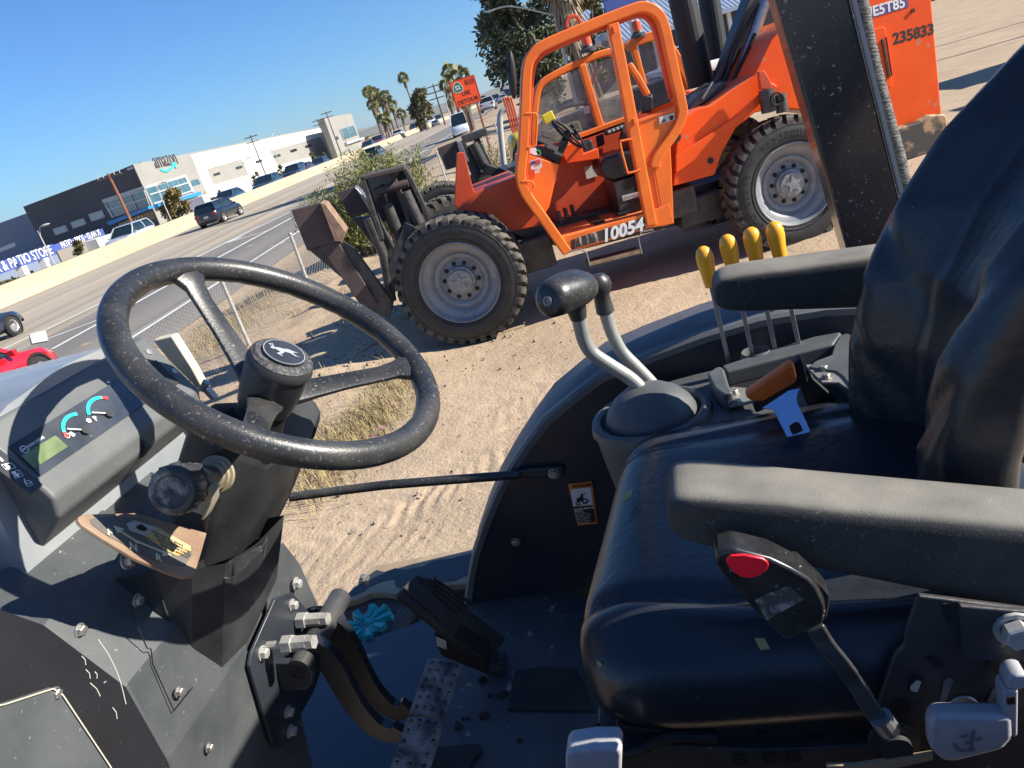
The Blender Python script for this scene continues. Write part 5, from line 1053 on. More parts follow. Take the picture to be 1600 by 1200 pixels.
wheel_big(t2, (wy(772, 332, 12.2).x + 3.5, 12.2, .66), (0, -1, 0), .67, txt=False, seed=5)
slab('fork_plate', J(11.5, [(683, 232), (713, 220), (724, 258), (697, 266)]), .1, rust, t2, .01)
slab('fork_side', J(11.45, [(713, 220), (720, 222), (733, 252), (724, 258)]), .25, steel, t2, .005)
m = MB(); m.bar(J(11.8, [(722, 218), (760, 205), ]), .1, .3, (0, 1, 0)); m.bar(J(11.8, [(722, 220), (745, 285)]), .08, .3, (0, 1, 0)); m.bar(J(11.9, [(742, 212), (765, 260)]), .08, .3, (0, 1, 0)); m.build('carriage_plate', dark_steel, t2, bevel=.01)
m = MB(); m.tube(J(11.7, [(738, 225), (757, 262)]), .09, 14); m.tube(J(11.7, [(730, 238), (748, 268)]), .06, 12); m.build('tilt_cylinder', black, t2)
m = MB(); m.bar(J(11.6, [(756, 262), (790, 274), (800, 285)]), .14, .3, (0, 1, 0)); m.build('mudguard', black, t2, bevel=.02)
slab('front_chassis', J(12.3, [(735, 300), (760, 275), (830, 250), (850, 300), (760, 330)]), .8, paint_black, t2)

# yellow machine slice, bent pipe and red rack left of the cab
yel = mat('yellow_machine_paint', (.62, .42, .02), .4, coat=.3)
p = wy(797, 218, 15); root = thing('yellow_compressor', (p.x + .5, 15.3, 0), 'slice of a yellow round shouldered machine with black trim left of the cab frame', 'machine'); ORG[root.name] = Vector((p.x + .5, 15.3, 0))
m = MB(); m.box((p.x + .55, 15.4, 1.05), (1.1, .9, 1.0)); m.build('housing', yel, root, bevel=.16, seg=5)
m = MB(); m.lathe([(.36, 0), (.36, .05), (.30, .06)], (p.x + .3, 14.93, 1.1), (0, -1, 0), 28); m.build('fan_guard', black, root)
m = MB(); m.lathe([(.12, 0), (.12, .07), (.0, .07)], (p.x + .3, 14.93, 1.1), (0, -1, 0), 16); m.build('emblem', black, root)
m = MB(); m.tube([(p.x + .2, 15.4, -.05), (p.x + .2, 15.4, .6)], .06, 8); m.tube([(p.x + .9, 15.4, -.05), (p.x + .9, 15.4, .6)], .06, 8); m.build('leg', black, root)
P = J(13.5, [(788, 262), (783, 215), (781, 185), (784, 175), (790, 170)]); m = MB(); m.tube([Vector((P[0].x, 13.5, -.05))] + smooth_path(P, 3), .05, 12); m.build('bent_pipe', lampm, label='grey bent pipe standing left of the yellow machine', cat='pipe')
b = J(16, [(793, 170)])[0]; root = thing('red_rack', (b.x, 16, 0), 'small red rack of upright bars left of the cab frame above the yellow machine', 'rack'); ORG[root.name] = Vector((b.x, 16, 0))
for k in range(4):
    P = J(16, [(786 + 4 * k, 152), (794 + 4 * k, 180)]); m = MB(); m.tube([P[0], (P[1].x, 16, P[1].z), (P[1].x, 16, -.05)], .02, 6); m.build('bar', red_orange, root)

# ================================================================== TRACTOR
base = TF * F0 + TR * R0
tractor = thing('tractor', (base[0], base[1], 0), 'black open station tractor seen across its seat, steering wheel, levers and pedals', 'tractor', math.atan2(TF[1], TF[0]))
ORG[tractor.name] = Vector((0, 0, 0))
TRT = tractor
RV = Vector((0, -1, 0)); FV = Vector((1, 0, 0)); EYE = tv(0, 0, 0)
def lray(u, v): q = ray(u, v); return Vector((q @ TF, -(q @ TR), q[2]))
def on_plane(p0, n): 
    n = Vector(n)
    def f(u, v):
        d = lray(u, v); return EYE + d * ((Vector(p0) - EYE).dot(n) / d.dot(n))
    return f
def fzplane(f1, z1_, f2, z2_): return on_plane(tv(f1, R0, z1_), Vector((f2 - f1, 0, z2_ - z1_)).cross(RV))
def p3(a, b, c): return on_plane(a, (b - a).cross(c - a))
def part(mb, name, m, parent=None, **k): return mb.build(name, m, parent or TRT, **k)
def plate(name, pts, vec, m, parent=None, bevel=0.0, **k):
    mb = MB(); mb.prism(pts, vec); return part(mb, name, m, parent, bevel=bevel, smooth=bevel > 0, **k)
def Tr(r, pts): return [tr_(u, v, r) for u, v in pts]
def Tz(z, pts): return [tz_(u, v, z) for u, v in pts]
def boltat(p, axis, r=.008, h=.008, parent=None, m=None): b = MB(); b.bolt(p, axis, r, h); return part(b, 'bolt', m or zinc, parent)
REAR = Vector((-1, 0, 0))
def Z4(*p): return [(360 + a / 3.3333, 840 + b / 3.3333) for a, b in p]
def Z3(*p): return [(a / 2.857, 780 + b / 2.857) for a, b in p]
def Z7(*p): return [(a / 4, 540 + b / 4) for a, b in p]
def Z5(*p): return [(720 + a / 2.353, 380 + b / 2.353) for a, b in p]
def ZB(*p): return [(1100 + a / 3.158, 820 + b / 3.158) for a, b in p]

# ---- hood and dash
hood_m = mat('weathered_hood_paint', (0.20, 0.22, 0.235), 0.36, col2=(0.29, 0.30, 0.30), scale=6, bump=0.1, bscale=90, speck=((0.4, 0.4, 0.36), 0.32, 40), stretch=(.35, 1, 1), coat=.15)
hd = MB(); rings = []
for f in (0.852, 0.95, 1.2, 1.6, 1.95, 2.1):
    d = 0.012 * max(0, f - 1.2) ** 2 + (0.08 if f > 2 else 0)
    rings.append([tv(f, r, z - d) for r, z in ((.655, -.60), (.658, -.36), (.665, -.255), (.685, -.205), (.705, -.190), (.75, -.176), (.86, -.166), (.955, -.172), (1.0, -.186), (1.02, -.205), (1.03, -.36), (1.04, -.60))])
hd.loft(rings); part(hd, 'hood', hood_m, ang=22)
RE = 1.02
A_, B_, B2_, C_, D_, E_ = [tr_(u, v, RE) for u, v in ((225, 525), (252, 550), (291, 587), (312, 607), (317, 632), (285, 680))]
G_ = tv(.93, RE, -.36); H_ = tv(.95, RE, -.19)
chain = [A_, B_, B2_, C_, D_, E_, G_, H_]
def at_r(p, r): return Vector((p.x, -(r - R0), p.z))
NR = 0.69
m = MB(); m.loft([[at_r(p, NR) for p in chain], [at_r(p, RE) for p in chain]]); dash = part(m, 'dashboard', plastic_grey, bevel=.006, seg=3)
# far end flange with slot vent and screws
fdir = (C_ - A_).normalized(); fn = fdir.cross(RV).normalized(); fn = fn if fn.z > 0 else -fn
def dface(a, r, o=0.0): return at_r(A_ + (C_ - A_) * a, r) + fn * o          # a: 0 top .. 1 bottom of the sloping face
def DQ(a0, a1, r0, r1, o): return [dface(a0, r0, o), dface(a0, r1, o), dface(a1, r1, o), dface(a1, r0, o)]
plate('vent_slot', DQ(.36, .78, .975, .995, .001), fn * .002, black, dash)
for a, r in ((.22, 1.0), (.62, 1.008)): b = MB(); b.lathe([(.006, 0), (.0055, .002), (0, .0022)], dface(a, r), fn, 12); part(b, 'screw', zinc, dash)
# display
disp_m = mat('smoked_display_cover', (0.035, 0.042, 0.055), 0.16, col2=(0.06, 0.068, 0.08), scale=20, speck=((0.35, 0.35, 0.33), 0.30, 160), spec=.6)
DF = on_plane(B_ + fn * .003, fn)
disp = plate('instrument_display', [DF(*p) for p in Z7((60, 628), (770, 190), (925, 350), (255, 812))], -fn * .003, disp_m, dash)
du = (DF(*Z7((770, 190))[0]) - DF(*Z7((60, 628))[0])).normalized(); dvv = fn.cross(du); dvv = dvv if dvv.z > 0 else -dvv
DF2 = on_plane(B_ + fn * .0045, fn)
lcd = mat('green_lcd', (0.10, 0.15, 0.065), 0.3, col2=(0.16, 0.21, 0.10), scale=60)
plate('lcd_panel', [DF2(*p) for p in Z7((132, 690), (345, 562), (425, 632), (215, 768))], fn * .0005, lcd, disp)
cy_m = mat('cyan_print', (0.02, 0.62, 0.58), 0.4); rd_m = mat('red_print_gauge', (0.65, 0.05, 0.06), 0.4); wprint = mat('white_print', (0.72, 0.72, 0.68), 0.45)
def gauge(cx, cy, R, a0, a1, ra0, ra1, hx, hy):
    c = DF2(*Z7((cx, cy))[0]); Rm = (DF2(*Z7((cx + R, cy))[0]) - c).length
    def arc(b0, b1, r0, r1, mm, nm):
        V = []; n = 14
        for k in range(n + 1):
            a = math.radians(b0 + (b1 - b0) * k / n); d = du * math.cos(a) + dvv * math.sin(a); V += [c + d * r0, c + d * r1]
        q = MB(); q.add(V, [(2 * k, 2 * k + 1, 2 * k + 3, 2 * k + 2) for k in range(n)]); part(q, nm, mm, disp, smooth=False)
    arc(a0, a1, Rm * .84, Rm, cy_m, 'gauge_arc'); arc(ra0, ra1, Rm * .84, Rm, rd_m, 'gauge_arc')
    t = DF2(*Z7((hx, hy))[0]) + fn * .001; q = MB(); q.bar([c + fn * .002, t + fn * .002], .0018, .001, fn); part(q, 'gauge_needle', wprint, disp, smooth=False)
    q = MB(); q.lathe([(Rm * .2, 0), (Rm * .2, .003), (0, .003)], c, fn, 18); part(q, 'gauge_hub', plastic, disp)
gauge(530, 533, 135, 62, 150, 150, 168, 413, 528); gauge(680, 428, 128, 60, 150, 42, 60, 567, 426)
q = MB(); lc = DF2(*Z7((178, 640))[0]); s_ = (DF2(*Z7((280, 575))[0]) - lc).length; tx = text_geo('JOHN DEERE', .02, .001)[0]; put_text(q, 'JOHN DEERE', lc, du, dvv, s_ / max(p.x for p in tx), .02, .001)
for t_, p_, sc in (('P', (600, 470), .010), ('B', (455, 570), .010), ('G', (680, 235), .005)): put_text(q, t_, DF2(*Z7(p_)[0]), du, dvv, sc, .03, .001)
part(q, 'lettering', wprint, disp, smooth=False)
def ring(mb, c, n, r0, r1, seg=24):
    n = Vector(n).normalized(); X = n.orthogonal().normalized(); Y = n.cross(X); V = []
    for k in range(seg): a = 2 * PI * k / seg; d = X * math.cos(a) + Y * math.sin(a); V += [Vector(c) + d * r0, Vector(c) + d * r1]
    mb.add(V, [(2 * k, 2 * k + 1, (2 * k + 3) % (2 * seg), (2 * k + 2) % (2 * seg)) for k in range(seg)])
q = MB(); ring(q, DF2(*Z7((152, 648))[0]), fn, .0042, .0052); ring(q, DF2(*Z7((555, 468))[0]), fn, .0, .0035); ring(q, DF2(*Z7((420, 562))[0]), fn, .003, .0038); part(q, 'display_symbol', wprint, disp, smooth=False)
DEER = [(-.95, .28), (-.75, .42), (-.62, .36), (-.35, .40), (0.0, .32), (.35, .38), (.62, .20), (.98, .10), (.70, .04), (.55, -.02), (.75, -.30), (.98, -.42), (.62, -.38), (.35, -.10), (.0, -.02), (-.10, -.22), (-.42, -.42), (-.22, -.50), (-.30, -.62), (-.62, -.38), (-.32, -.12), (-.45, .02), (-.62, .16), (-.85, .14)]
def deer(mb, c, X, Y, s, n): mb.prism([Vector(c) + X * (x * s) + Y * (y * s) for x, y in DEER], Vector(n))
q = MB(); deer(q, DF2(*Z7((152, 648))[0]), -du, dvv, .0034, fn * .0003); q.bar([DF2(*Z7((152, 648))[0]) + (-du * .5 + dvv) * .0034, DF2(*Z7((152, 648))[0]) + (-du * .9 + dvv * .0) * .0034], .0004, .0003, fn); part(q, 'deer_symbol', wprint, disp, smooth=False)
# left switch strip with pictograms
DF3 = on_plane(B_ + fn * .002, fn)
st = plate('pictogram_plate', [DF3(*p) for p in Z7((-120, 590), (10, 655), (270, 868), (190, 930), (-120, 690))], -fn * .002, paint_black, dash)
q = MB(); DF4 = on_plane(B_ + fn * .0035, fn)
for cx, cy in ((48, 758), (102, 806)):
    o = DF4(*Z7((cx, cy))[0]); s_ = .0035; X, Y = du, dvv; q.prism([o + X * (a * s_) + Y * (b * s_) for a, b in ((-.5, 1.4), (.5, 1.4), (.5, 0), (1.2, 0), (0, -1.3), (-1.2, 0), (-.5, 0))], fn * .0003)
def frame_line(mb, pts, w): 
    P = [DF4(*p) for p in pts]; mb.bar(P + [P[0]], w, .0004, fn)
frame_line(q, Z7((8, 745), (70, 732), (100, 762), (40, 778)), .0006); frame_line(q, Z7((70, 790), (118, 778), (145, 812), (98, 832)), .0006); frame_line(q, Z7((150, 850), (180, 842), (205, 868), (172, 880)), .0006)
q.bar([DF4(*Z7((150, 830))[0]), DF4(*Z7((166, 866))[0]), DF4(*Z7((200, 850))[0])], .0008, .0004, fn); q.bar([DF4(*Z7((0, 715))[0]), DF4(*Z7((14, 708))[0])], .006, .0004, fn); part(q, 'pictogram', wprint, st, smooth=False)
# front tab with hole below the display
tb = MB(); tb.prism(Tr(.86, Z7((785, 597), (835, 552), (905, 605), (945, 635), (905, 690), (790, 762), (775, 740), (805, 700))), RV * .004); tab = part(tb, 'latch_tab', paint_black, dash, bevel=.0015)
q = MB(); q.lathe([(.0055, 0), (.0055, .001), (0, .001)], tr_(*Z7((868, 622))[0], .8585), -RV, 18); part(q, 'tab_hole', grey if False else mat('hole_rim_grey', (.05, .055, .06), .5), tab)
# cream side trim beyond the dash
plate('side_trim', Tr(1.06, [(238, 532), (268, 525), (300, 575), (315, 603), (308, 608), (262, 562)]), RV * .02, cream, None, .003)
b = MB(); b.tube(Tr(1.04, Z7((1265, 275), (1290, 225))), .006, 8); b.bar(Tr(1.04, Z7((1290, 270), (1345, 330))), .012, .008, UP); part(b, 'trim_bracket', zinc)

# ---- lower console / fire wall
def sheet_strip(name, rows, r0, r1, m, th=.004, **k):
    P = [tv(f, r0, z) for f, z in rows] ; Q = [tv(f, r1, z) for f, z in rows]
    mb = MB(); n = len(rows); b_ = [p + FV * th for p in P]; c_ = [p + FV * th for p in Q]
    mb.add(P + Q + b_ + c_, [(i, i + 1, n + i + 1, n + i) for i in range(n - 1)] + [(2 * n + i, 3 * n + i, 3 * n + i + 1, 2 * n + i + 1) for i in range(n - 1)] + [(0, n, 3 * n, 2 * n), (n - 1, 2 * n + n - 1, 3 * n + n - 1, 2 * n - 1)] + [(i, 2 * n + i, 2 * n + i + 1, i + 1) for i in range(n - 1)] + [(n + i, n + i + 1, 3 * n + i + 1, 3 * n + i) for i in range(n - 1)])
    return part(mb, name, m, smooth=False, **k)
panel_m = mat('lower_panel_plastic', (0.050, 0.056, 0.060), 0.5, col2=(0.085, 0.092, 0.094), scale=7, bump=0.25, bscale=500, bdist=.0006, speck=((0.36, 0.33, 0.25), 0.285, 55), speck2=((0.22, 0.22, 0.20), 0.33, 170))
fw = MB(); rows = [(.875, -.352), (.80, -.40), (.742, -.50), (.745, -.62), (.80, -.85), (.85, -1.06)]
sheet_strip('lower_panel', rows, .80, .905, panel_m)
sheet_strip('lower_panel', [(.87, -.352), (.795, -.40), (.735, -.50), (.738, -.62), (.793, -.85), (.843, -1.06)], .60, .7985, panel_m)
q = MB(); q.prism([tv(f, .60, z) for f, z in ((.87, -.31), (.868, -.352), (.793, -.40), (.733, -.50), (.736, -.62), (.791, -.85), (.841, -1.06), (1.2, -1.06), (1.2, -.31))], RV * -.004); part(q, 'side_panel', panel_m, smooth=False)
q = MB(); q.prism([tv(f, .907, z) for f, z in ((.875, -.352), (.80, -.40), (.742, -.50), (.745, -.62), (.80, -.85), (.85, -1.06), (1.0, -1.06), (1.0, -.352))], RV * .004); part(q, 'side_panel', panel_m, smooth=False)
FWN = Vector((-.974, 0, -.225)).normalized()
FWP = on_plane(tv(.735, .7, -.62), FWN)
def FWQ(u, v):
    p = FWP(u, v)
    return p if p.z - CAMH < -.62 else on_plane(tv(.732, .7, -.55), REAR)(u, v)
for u, v, s_ in ((124, 985, .010), (85, 1084, .009), (278, 1081, .009), (214, 938, .010), (325, 1168, .008)):
    boltat(FWQ(u, v), FWN, s_ * .62, .006)
flg = plate('panel_flange', [FWP(*p) for p in ((418, 868), (443, 848), (468, 880), (497, 945), (478, 952), (452, 945), (440, 958), (418, 990))], FV * .004, panel_m, None, .001)
acc = plate('access_cover', [FWQ(*p) + FWN * .004 for p in Z3((-260, 960), (0, 908), (215, 838), (262, 868), (470, 1185), (520, 1290), (-260, 1290))], -FWN * .004, panel_m, None, .0012)
q = MB(); q.bar([FWQ(*p) + FWN * .0062 for p in Z3((-60, 925), (0, 912), (215, 843), (258, 872), (470, 1190), (520, 1280))], .0013, .0006, FWN); part(q, 'cover_edge_wear', cream, acc, smooth=False)
q = MB(); q.bar([FWQ(*p) + FWN * .0006 for p in Z3((560, 400), (568, 470), (655, 665), (672, 668), (680, 735), (775, 945), (858, 840))], .0013, .0010, FWN); part(q, 'panel_seam', black, smooth=False)
scr = mat('pale_scratch', (.42, .42, .36), .7)
q = MB(); q.bar(smooth_path([FWQ(*p) + FWN * .0008 for p in Z3((435, 625), (485, 700), (530, 800), (560, 915))], 4), .0010, .0004, FWN)
for a in (((362, 700), (380, 740)), ((380, 760), (400, 800)), ((400, 820), (445, 880)), ((420, 770), (430, 800)), ((500, 930), (520, 980)), ((460, 820), (470, 812))): q.bar([FWQ(*p) + FWN * .0008 for p in Z3(a[0], ((a[0][0] + a[1][0]) / 2 + 6, (a[0][1] + a[1][1]) / 2 - 4), a[1])], .0009, .0004, FWN)
part(q, 'scratch', scr, smooth=False, kind='stuff')

# ---- steering column
def P_(l): return [tr_(u, v, r) for u, v, r in l]
top = P_([(296, 655, .775), (348, 701, .775), (417, 728, .845), (486, 692, .95), (508, 645, .97), (492, 618, .97), (330, 628, .86)])
mid = P_([(268, 738, .775), (338, 790, .775), (405, 800, .845), (455, 770, .95), (472, 728, .97), (452, 700, .97), (330, 700, .86)])
bot = P_([(262, 868, .775), (308, 897, .775), (371, 874, .83), (413, 833, .92), (441, 806, .96), (432, 780, .96), (330, 800, .86)])
m = MB(); m.loft([top, mid, bot]); colm = part(m, 'steering_column', plastic, bevel=.010, seg=3)
# lower column cover
lc0 = P_([(240, 895, .70), (300, 890, .71), (352, 880, .74), (400, 850, .82), (444, 805, .90)])
lc1 = P_([(268, 985, .70), (301, 1066, .71), (346, 1072, .74), (396, 985, .82), (432, 905, .90)])
m = MB(); V = lc0 + lc1; m.add(V + [p + FV * .06 for p in V], [(i, i + 1, 6 + i, 5 + i) for i in range(4)] + [(10 + i, 15 + i, 16 + i, 11 + i) for i in range(4)] + [(0, 5, 15, 10), (4, 14, 19, 9)]); part(m, 'column_cover', plastic, smooth=False)
boltat(tr_(219, 943, .77), REAR, .009, .008); boltat(tr_(198, 876, .66), REAR, .008, .010)

# ---- steering wheel
WN = Vector((-math.sin(.745), 0, math.cos(.745))); WC = tv(.53, .862, -.221); WX = RV.copy(); WY = WN.cross(WX)
WP = on_plane(WC, WN)
m = MB(); rim_path = [WC + WX * (.2 * math.cos(t)) + WY * (.2 * math.sin(t)) for t in [2 * PI * k / 96 for k in range(96)]]
rads = .0168
V = []; 
rg = []
for k in range(97):
    t = 2 * PI * (k % 96) / 96; d = WX * math.cos(t) + WY * math.sin(t); rr = []
    for j in range(18):
        a = 2 * PI * j / 18; w = .0168 + (-.0011 if (k * 1 % 6 == 0 and math.cos(a) < -.3 and math.sin(a) < .4) else 0)
        rr.append(WC + d * (.2 + w * math.cos(a)) + WN * (w * math.sin(a)))
    rg.append(rr)
m.loft(rg, cap=False); wheel = part(m, 'steering_wheel', plastic_worn)
hubc = WC - WN * .022
for (u, v) in ((297, 432), (648, 573), (392, 688)):
    d = (WP(u, v) - WC).normalized(); s_ = WN.cross(d); m = MB(); rings = []
    for dist, h, w, t in ((.030, -.062, .024, .012), (.06, -.052, .019, .009), (.10, -.036, .0165, .0075), (.150, -.018, .0150, .0075), (.170, -.008, .0165, .010), (.186, -.002, .026, .012), (.194, 0, .038, .010)):
        c = WC + d * dist + WN * h; rings.append([c + s_ * (w * a) + WN * (t * b) for a, b in ((-1, -.35), (-.75, -.8), (.75, -.8), (1, -.35), (1, .3), (.45, .75), (-.45, .75), (-1, .3))])
    m.loft(rings); part(m, 'spoke', plastic_worn, wheel, bevel=.0018)
m = MB(); m.lathe([(.0, -.006), (.034, -.006), (.0365, -.0045), (.0415, -.010), (.0435, -.018), (.0435, -.022), (.0425, -.024), (.0425, -.030), (.040, -.060), (.036, -.085), (.020, -.10), (0, -.10)], WC, WN, 48); part(m, 'hub', plastic, wheel)
hubtex = mat('stippled_cap', (0.035, 0.035, 0.037), 0.55, col2=(0.16, 0.155, 0.15), scale=220, detail=2, bump=.6, bscale=900, bdist=.0008, contrast=(.45, .75))
m = MB(); m.lathe([(.0415, -.0195), (.0405, -.0075), (.036, -.003), (.0, -.0015)], WC - WN * 0.0, WN, 40); capo = part(m, 'hub_cap', hubtex, wheel)
m = MB(); m.lathe([(.0285, -.0022), (.0285, .0006), (.0, .0008)], WC, WN, 36); part(m, 'emblem_disc', paint_black, wheel)
up_e = (WP(437, 540) - WP(445, 600)).normalized(); right_e = up_e.cross(WN); ec = WC + WN * .0012
m = MB(); ring(m, ec, WN, .0262, .0272, 40); DX = (up_e * .12 + right_e).normalized(); DX = DX if (WP(470, 575) - WC).dot(DX) > 0 else -DX
DY = WN.cross(DX); DY = DY if DY.dot(up_e) > 0 else -DY
deer(m, ec, DX, DY, .019, WN * .0006)
for a, b in (((-.72, .42), (-.95, .75)), ((-.66, .42), (-.70, .82)), ((-.9, .6), (-.78, .8))): m.bar([ec + (DX * a[0] + DY * a[1]) * .019, ec + (DX * b[0] + DY * b[1]) * .019], .0014, .0006, WN)
part(m, 'leaping_deer_emblem', mat('emblem_silver', (.42, .44, .45), .4, metal=.3), wheel, smooth=False)
m = MB(); m.tube([WC - WN * .09, WC - WN * .16], [.032, .04], 20); part(m, 'column_neck', black, colm)

# ---- forward / reverse lever
kb = tr_(336, 742, .762); ke = tr_(266, 768, .655)
ax = (ke - kb).normalized()
m = MB()
for k in range(3): m.lathe([(.023 - .004 * k, .0), (.0245 - .004 * k, .003), (.023 - .004 * k, .006), (.019 - .004 * k, .006)], kb + ax * (-.006 + .006 * k), ax, 28)
m.lathe([(.0, .0), (.023, .0)], kb - ax * .004, ax, 28); part(m, 'lever_bellows', mat('dusty_cream_rubber', (.36, .30, .21), .8, col2=(.22, .18, .12), scale=40, bump=.2, bscale=100))
dustk = mat('dusty_knob_plastic', (0.035, 0.035, 0.036), 0.5, col2=(0.38, 0.34, 0.28), scale=30, detail=8, contrast=(.52, .70), bump=.4, bscale=200, bdist=.0008)
m = MB(); L = (ke - kb).length
m.lathe([(.014, .015), (.016, L * .25), (.0225, L * .45), (.0235, L * .55), (.0235, L * .66), (.027, L * .72), (.0285, L * .8), (.0285, L * .93), (.026, L * .985), (.0225, L), (.019, L), (.018, L * .99), (.0, L * .99)], kb, ax, 40); kn = part(m, 'direction_lever', dustk)
m = MB(); 
for k in range(14):
    a = 2 * PI * k / 14; X = ax.orthogonal().normalized(); Y = ax.cross(X); d = X * math.cos(a) + Y * math.sin(a); m.tube([kb + ax * (L * .74) + d * .0285, kb + ax * (L * .93) + d * .0285], .0016, 6)
ring(m, ke + ax * .0002, ax, .0165, .0178, 30); m.ball(ke - ax * .0005, (.0022,) * 3, 8, 6); part(m, 'knob_rib', dustk, kn)
# quadrant plate
QA, QB, QC = tr_(123, 806, .615), tr_(326, 832, .78), tr_(300, 900, .68)
QP = p3(QA, QB, QC); qn = (QB - QA).cross(QC - QA).normalized(); qn = qn if qn.z > 0 else -qn
quad = plate('quadrant_plate', [QP(*p) for p in Z3((348, 92), (352, 76), (385, 66), (600, 60), (925, 150), (900, 240), (868, 342), (820, 348), (740, 322), (600, 262), (450, 170), (365, 112))], -qn * .005, bare_brown, None, .0015)
dec = plate('decal', [QP(*p) + qn * .0008 for p in Z3((400, 92), (420, 84), (520, 78), (640, 95), (858, 218), (856, 250), (822, 302), (790, 298), (640, 252), (470, 160), (405, 112))], -qn * .0006, mat('faded_decal', (.10, .095, .09), .6, col2=(.16, .14, .12), scale=30), quad)
decy = mat('decal_yellow', (.62, .47, .20), .6, col2=(.5, .40, .22), scale=30)
plate('decal_panel', [QP(*p) + qn * .0016 for p in Z3((640, 165), (700, 130), (845, 212), (850, 232), (790, 256), (740, 232))], -qn * .0005, decy, quad)
plate('decal_panel', [QP(*p) + qn * .0016 for p in Z3((560, 112), (598, 98), (700, 130), (640, 165), (575, 142))], -qn * .0005, mat('decal_grey', (.45, .45, .42), .6), quad)
q = MB(); q.bar([QP(*p) + qn * .0018 for p in Z3((650, 168), (790, 250), (846, 225))], .0016, .0004, qn); part(q, 'decal_border', mat('decal_orange', (.70, .28, .04), .6), quad, smooth=False)
q = MB()
q.bar([QP(*p) + qn * .0018 for p in Z3((515, 135), (560, 165), (600, 190), (735, 245))], .0028, .0005, qn)
for tri in (((500, 122), (548, 138), (520, 158)), ((762, 256), (722, 232), (718, 258))): q.prism([QP(*p) + qn * .0018 for p in Z3(*tri)], qn * .0004)
X_ = (QP(*Z3((735, 245))[0]) - QP(*Z3((560, 165))[0])).normalized(); Y_ = qn.cross(X_)
for ch, a, b, k in (('F', 474, 160, 1), ('N', 572, 222, 1), ('R', 690, 272, 1)): put_text(q, ch, QP(*Z3((a, b))[0]) + qn * .0018, -Y_ if False else X_, Y_, .0145, .04, .0005)
q.bar([QP(*p) + qn * .002 for p in Z3((595, 190), (612, 198))], .004, .0005, qn); part(q, 'lettering', mat('decal_cream', (.66, .58, .40), .6), quad, smooth=False)
q = MB(); wd = 'FOR ON-ROAD USE LOCK BOTH|PEDALS TOGETHER AND TAKE|CARE ON SLOPES AND TURNS|READ MANUAL BEFORE USE'
wd = ['STOP AND SET BRAKE', 'BEFORE CHANGING THE', 'DIRECTION OR RANGE', 'READ THE MANUAL']
for i, w_ in enumerate(wd): put_text(q, w_, QP(*Z3((672 - 2 * i + 14 * i, 166 + 17 * i - 8 * i))[0]) + qn * .0024 - Y_ * (.0042 * i) + Y_ * .006, X_, Y_, .0048, .02, .0002)
q.prism([QP(*p) + qn * .0022 for p in Z3((600, 128), (622, 116), (640, 128), (655, 140), (636, 148), (612, 140))], qn * .0003)
part(q, 'warning_print', stencil, quad, smooth=False)
m = MB(); m.bar(Tr(.70, Z7((1330, 860), (1340, 960), (1290, 1060))), .02, .003, REAR); m.prism(Tr(.70, Z7((1265, 765), (1300, 790), (1330, 900), (1310, 1000), (1275, 1065), (1150, 1020), (1290, 930), (1300, 870))), RV * .003); part(m, 'lever_bracket', mat('dusty_bracket', (.20, .195, .18), .6, col2=(.32, .28, .2), scale=20), bevel=.001)
m = MB(); m.tube(smooth_path(Tr(.74, Z3((985, 345), (1045, 345), (1165, 222), (1195, 165), (1180, 260))), 4), .0012, 6); m.prism(Tr(.76, Z3((1000, 322), (1060, 265), (1160, 215), (1165, 235), (1050, 342))), RV * .004); part(m, 'wire_clip', zinc)

# ---- pedals
brk = plate('pedal_bracket', [FWP(*p) + FWN * .006 for p in ((425, 935), (452, 925), (478, 955), (498, 1000), (500, 1040), (486, 1080), (434, 1172), (420, 1160), (384, 1040), (388, 1018))], -FWN * .006, paint_black, None, .002)
boltm = mat('pale_bolt', (.50, .49, .46), .5, metal=.35, col2=(.34, .33, .30), scale=60)
for a, b, s_ in ((320, 238, .0105), (300, 350, .010), (143, 600, .0115), (345, 750, .0105), (278, 905, .010), (292, 1005, .0105)): boltat(FWP(*Z4((a, b))[0]) + FWN * .006, FWN, s_ * .75, .009, brk, boltm)
m = MB(); m.prism(Tr(.845, Z4((130, 655), (340, 655), (400, 672), (432, 715), (425, 770), (395, 798), (180, 798), (150, 760))), RV * .014); part(m, 'pivot_ear', paint_black, brk, bevel=.003); m = MB(); m.prism(Tr(1.0, Z4((322, 372), (520, 375), (575, 405), (592, 440), (580, 490), (530, 500), (330, 420))), RV * .012); part(m, 'pivot_ear', paint_black, brk, bevel=.003)
pv0 = tr_(*Z4((430, 560))[0], .90)
m = MB(); m.tube([at_r(pv0, .845), at_r(pv0, 1.02)], .019, 20); part(m, 'pivot_shaft', dark_steel, brk)
arm_m = mat('pedal_arm_paint', (0.010, 0.012, 0.016), 0.3, col2=(0.020, 0.023, 0.03), scale=20, bump=.1, bscale=100)
def pedal_arm(pts, ws, r, th, nm='pedal_arm'):
    P = [tr_(u, v, r) for u, v in smooth2(pts)]; n = len(P); W = np.interp(np.linspace(0, 1, n), np.linspace(0, 1, len(ws)), ws); up_, lo = [], []
    for i in range(n):
        t = (P[min(n - 1, i + 1)] - P[max(0, i - 1)]).normalized(); s_ = t.cross(RV).normalized(); up_.append(P[i] + s_ * W[i]); lo.append(P[i] - s_ * W[i])
    rings = [[a, b, b + RV * th, a + RV * th] for a, b in zip(up_, lo)]
    m = MB(); m.loft(rings); return part(m, nm, arm_m, bevel=.003)
def smooth2(pts): return [(p.x, p.y) for p in smooth_path([(a, b, 0) for a, b in pts], 5)]
pedal_arm(Z4((390, 585), (460, 610), (530, 690), (590, 800), (660, 910), (750, 1000), (850, 1035), (885, 1010)), [.022, .021, .020, .018, .017, .016, .015], .87, .016)
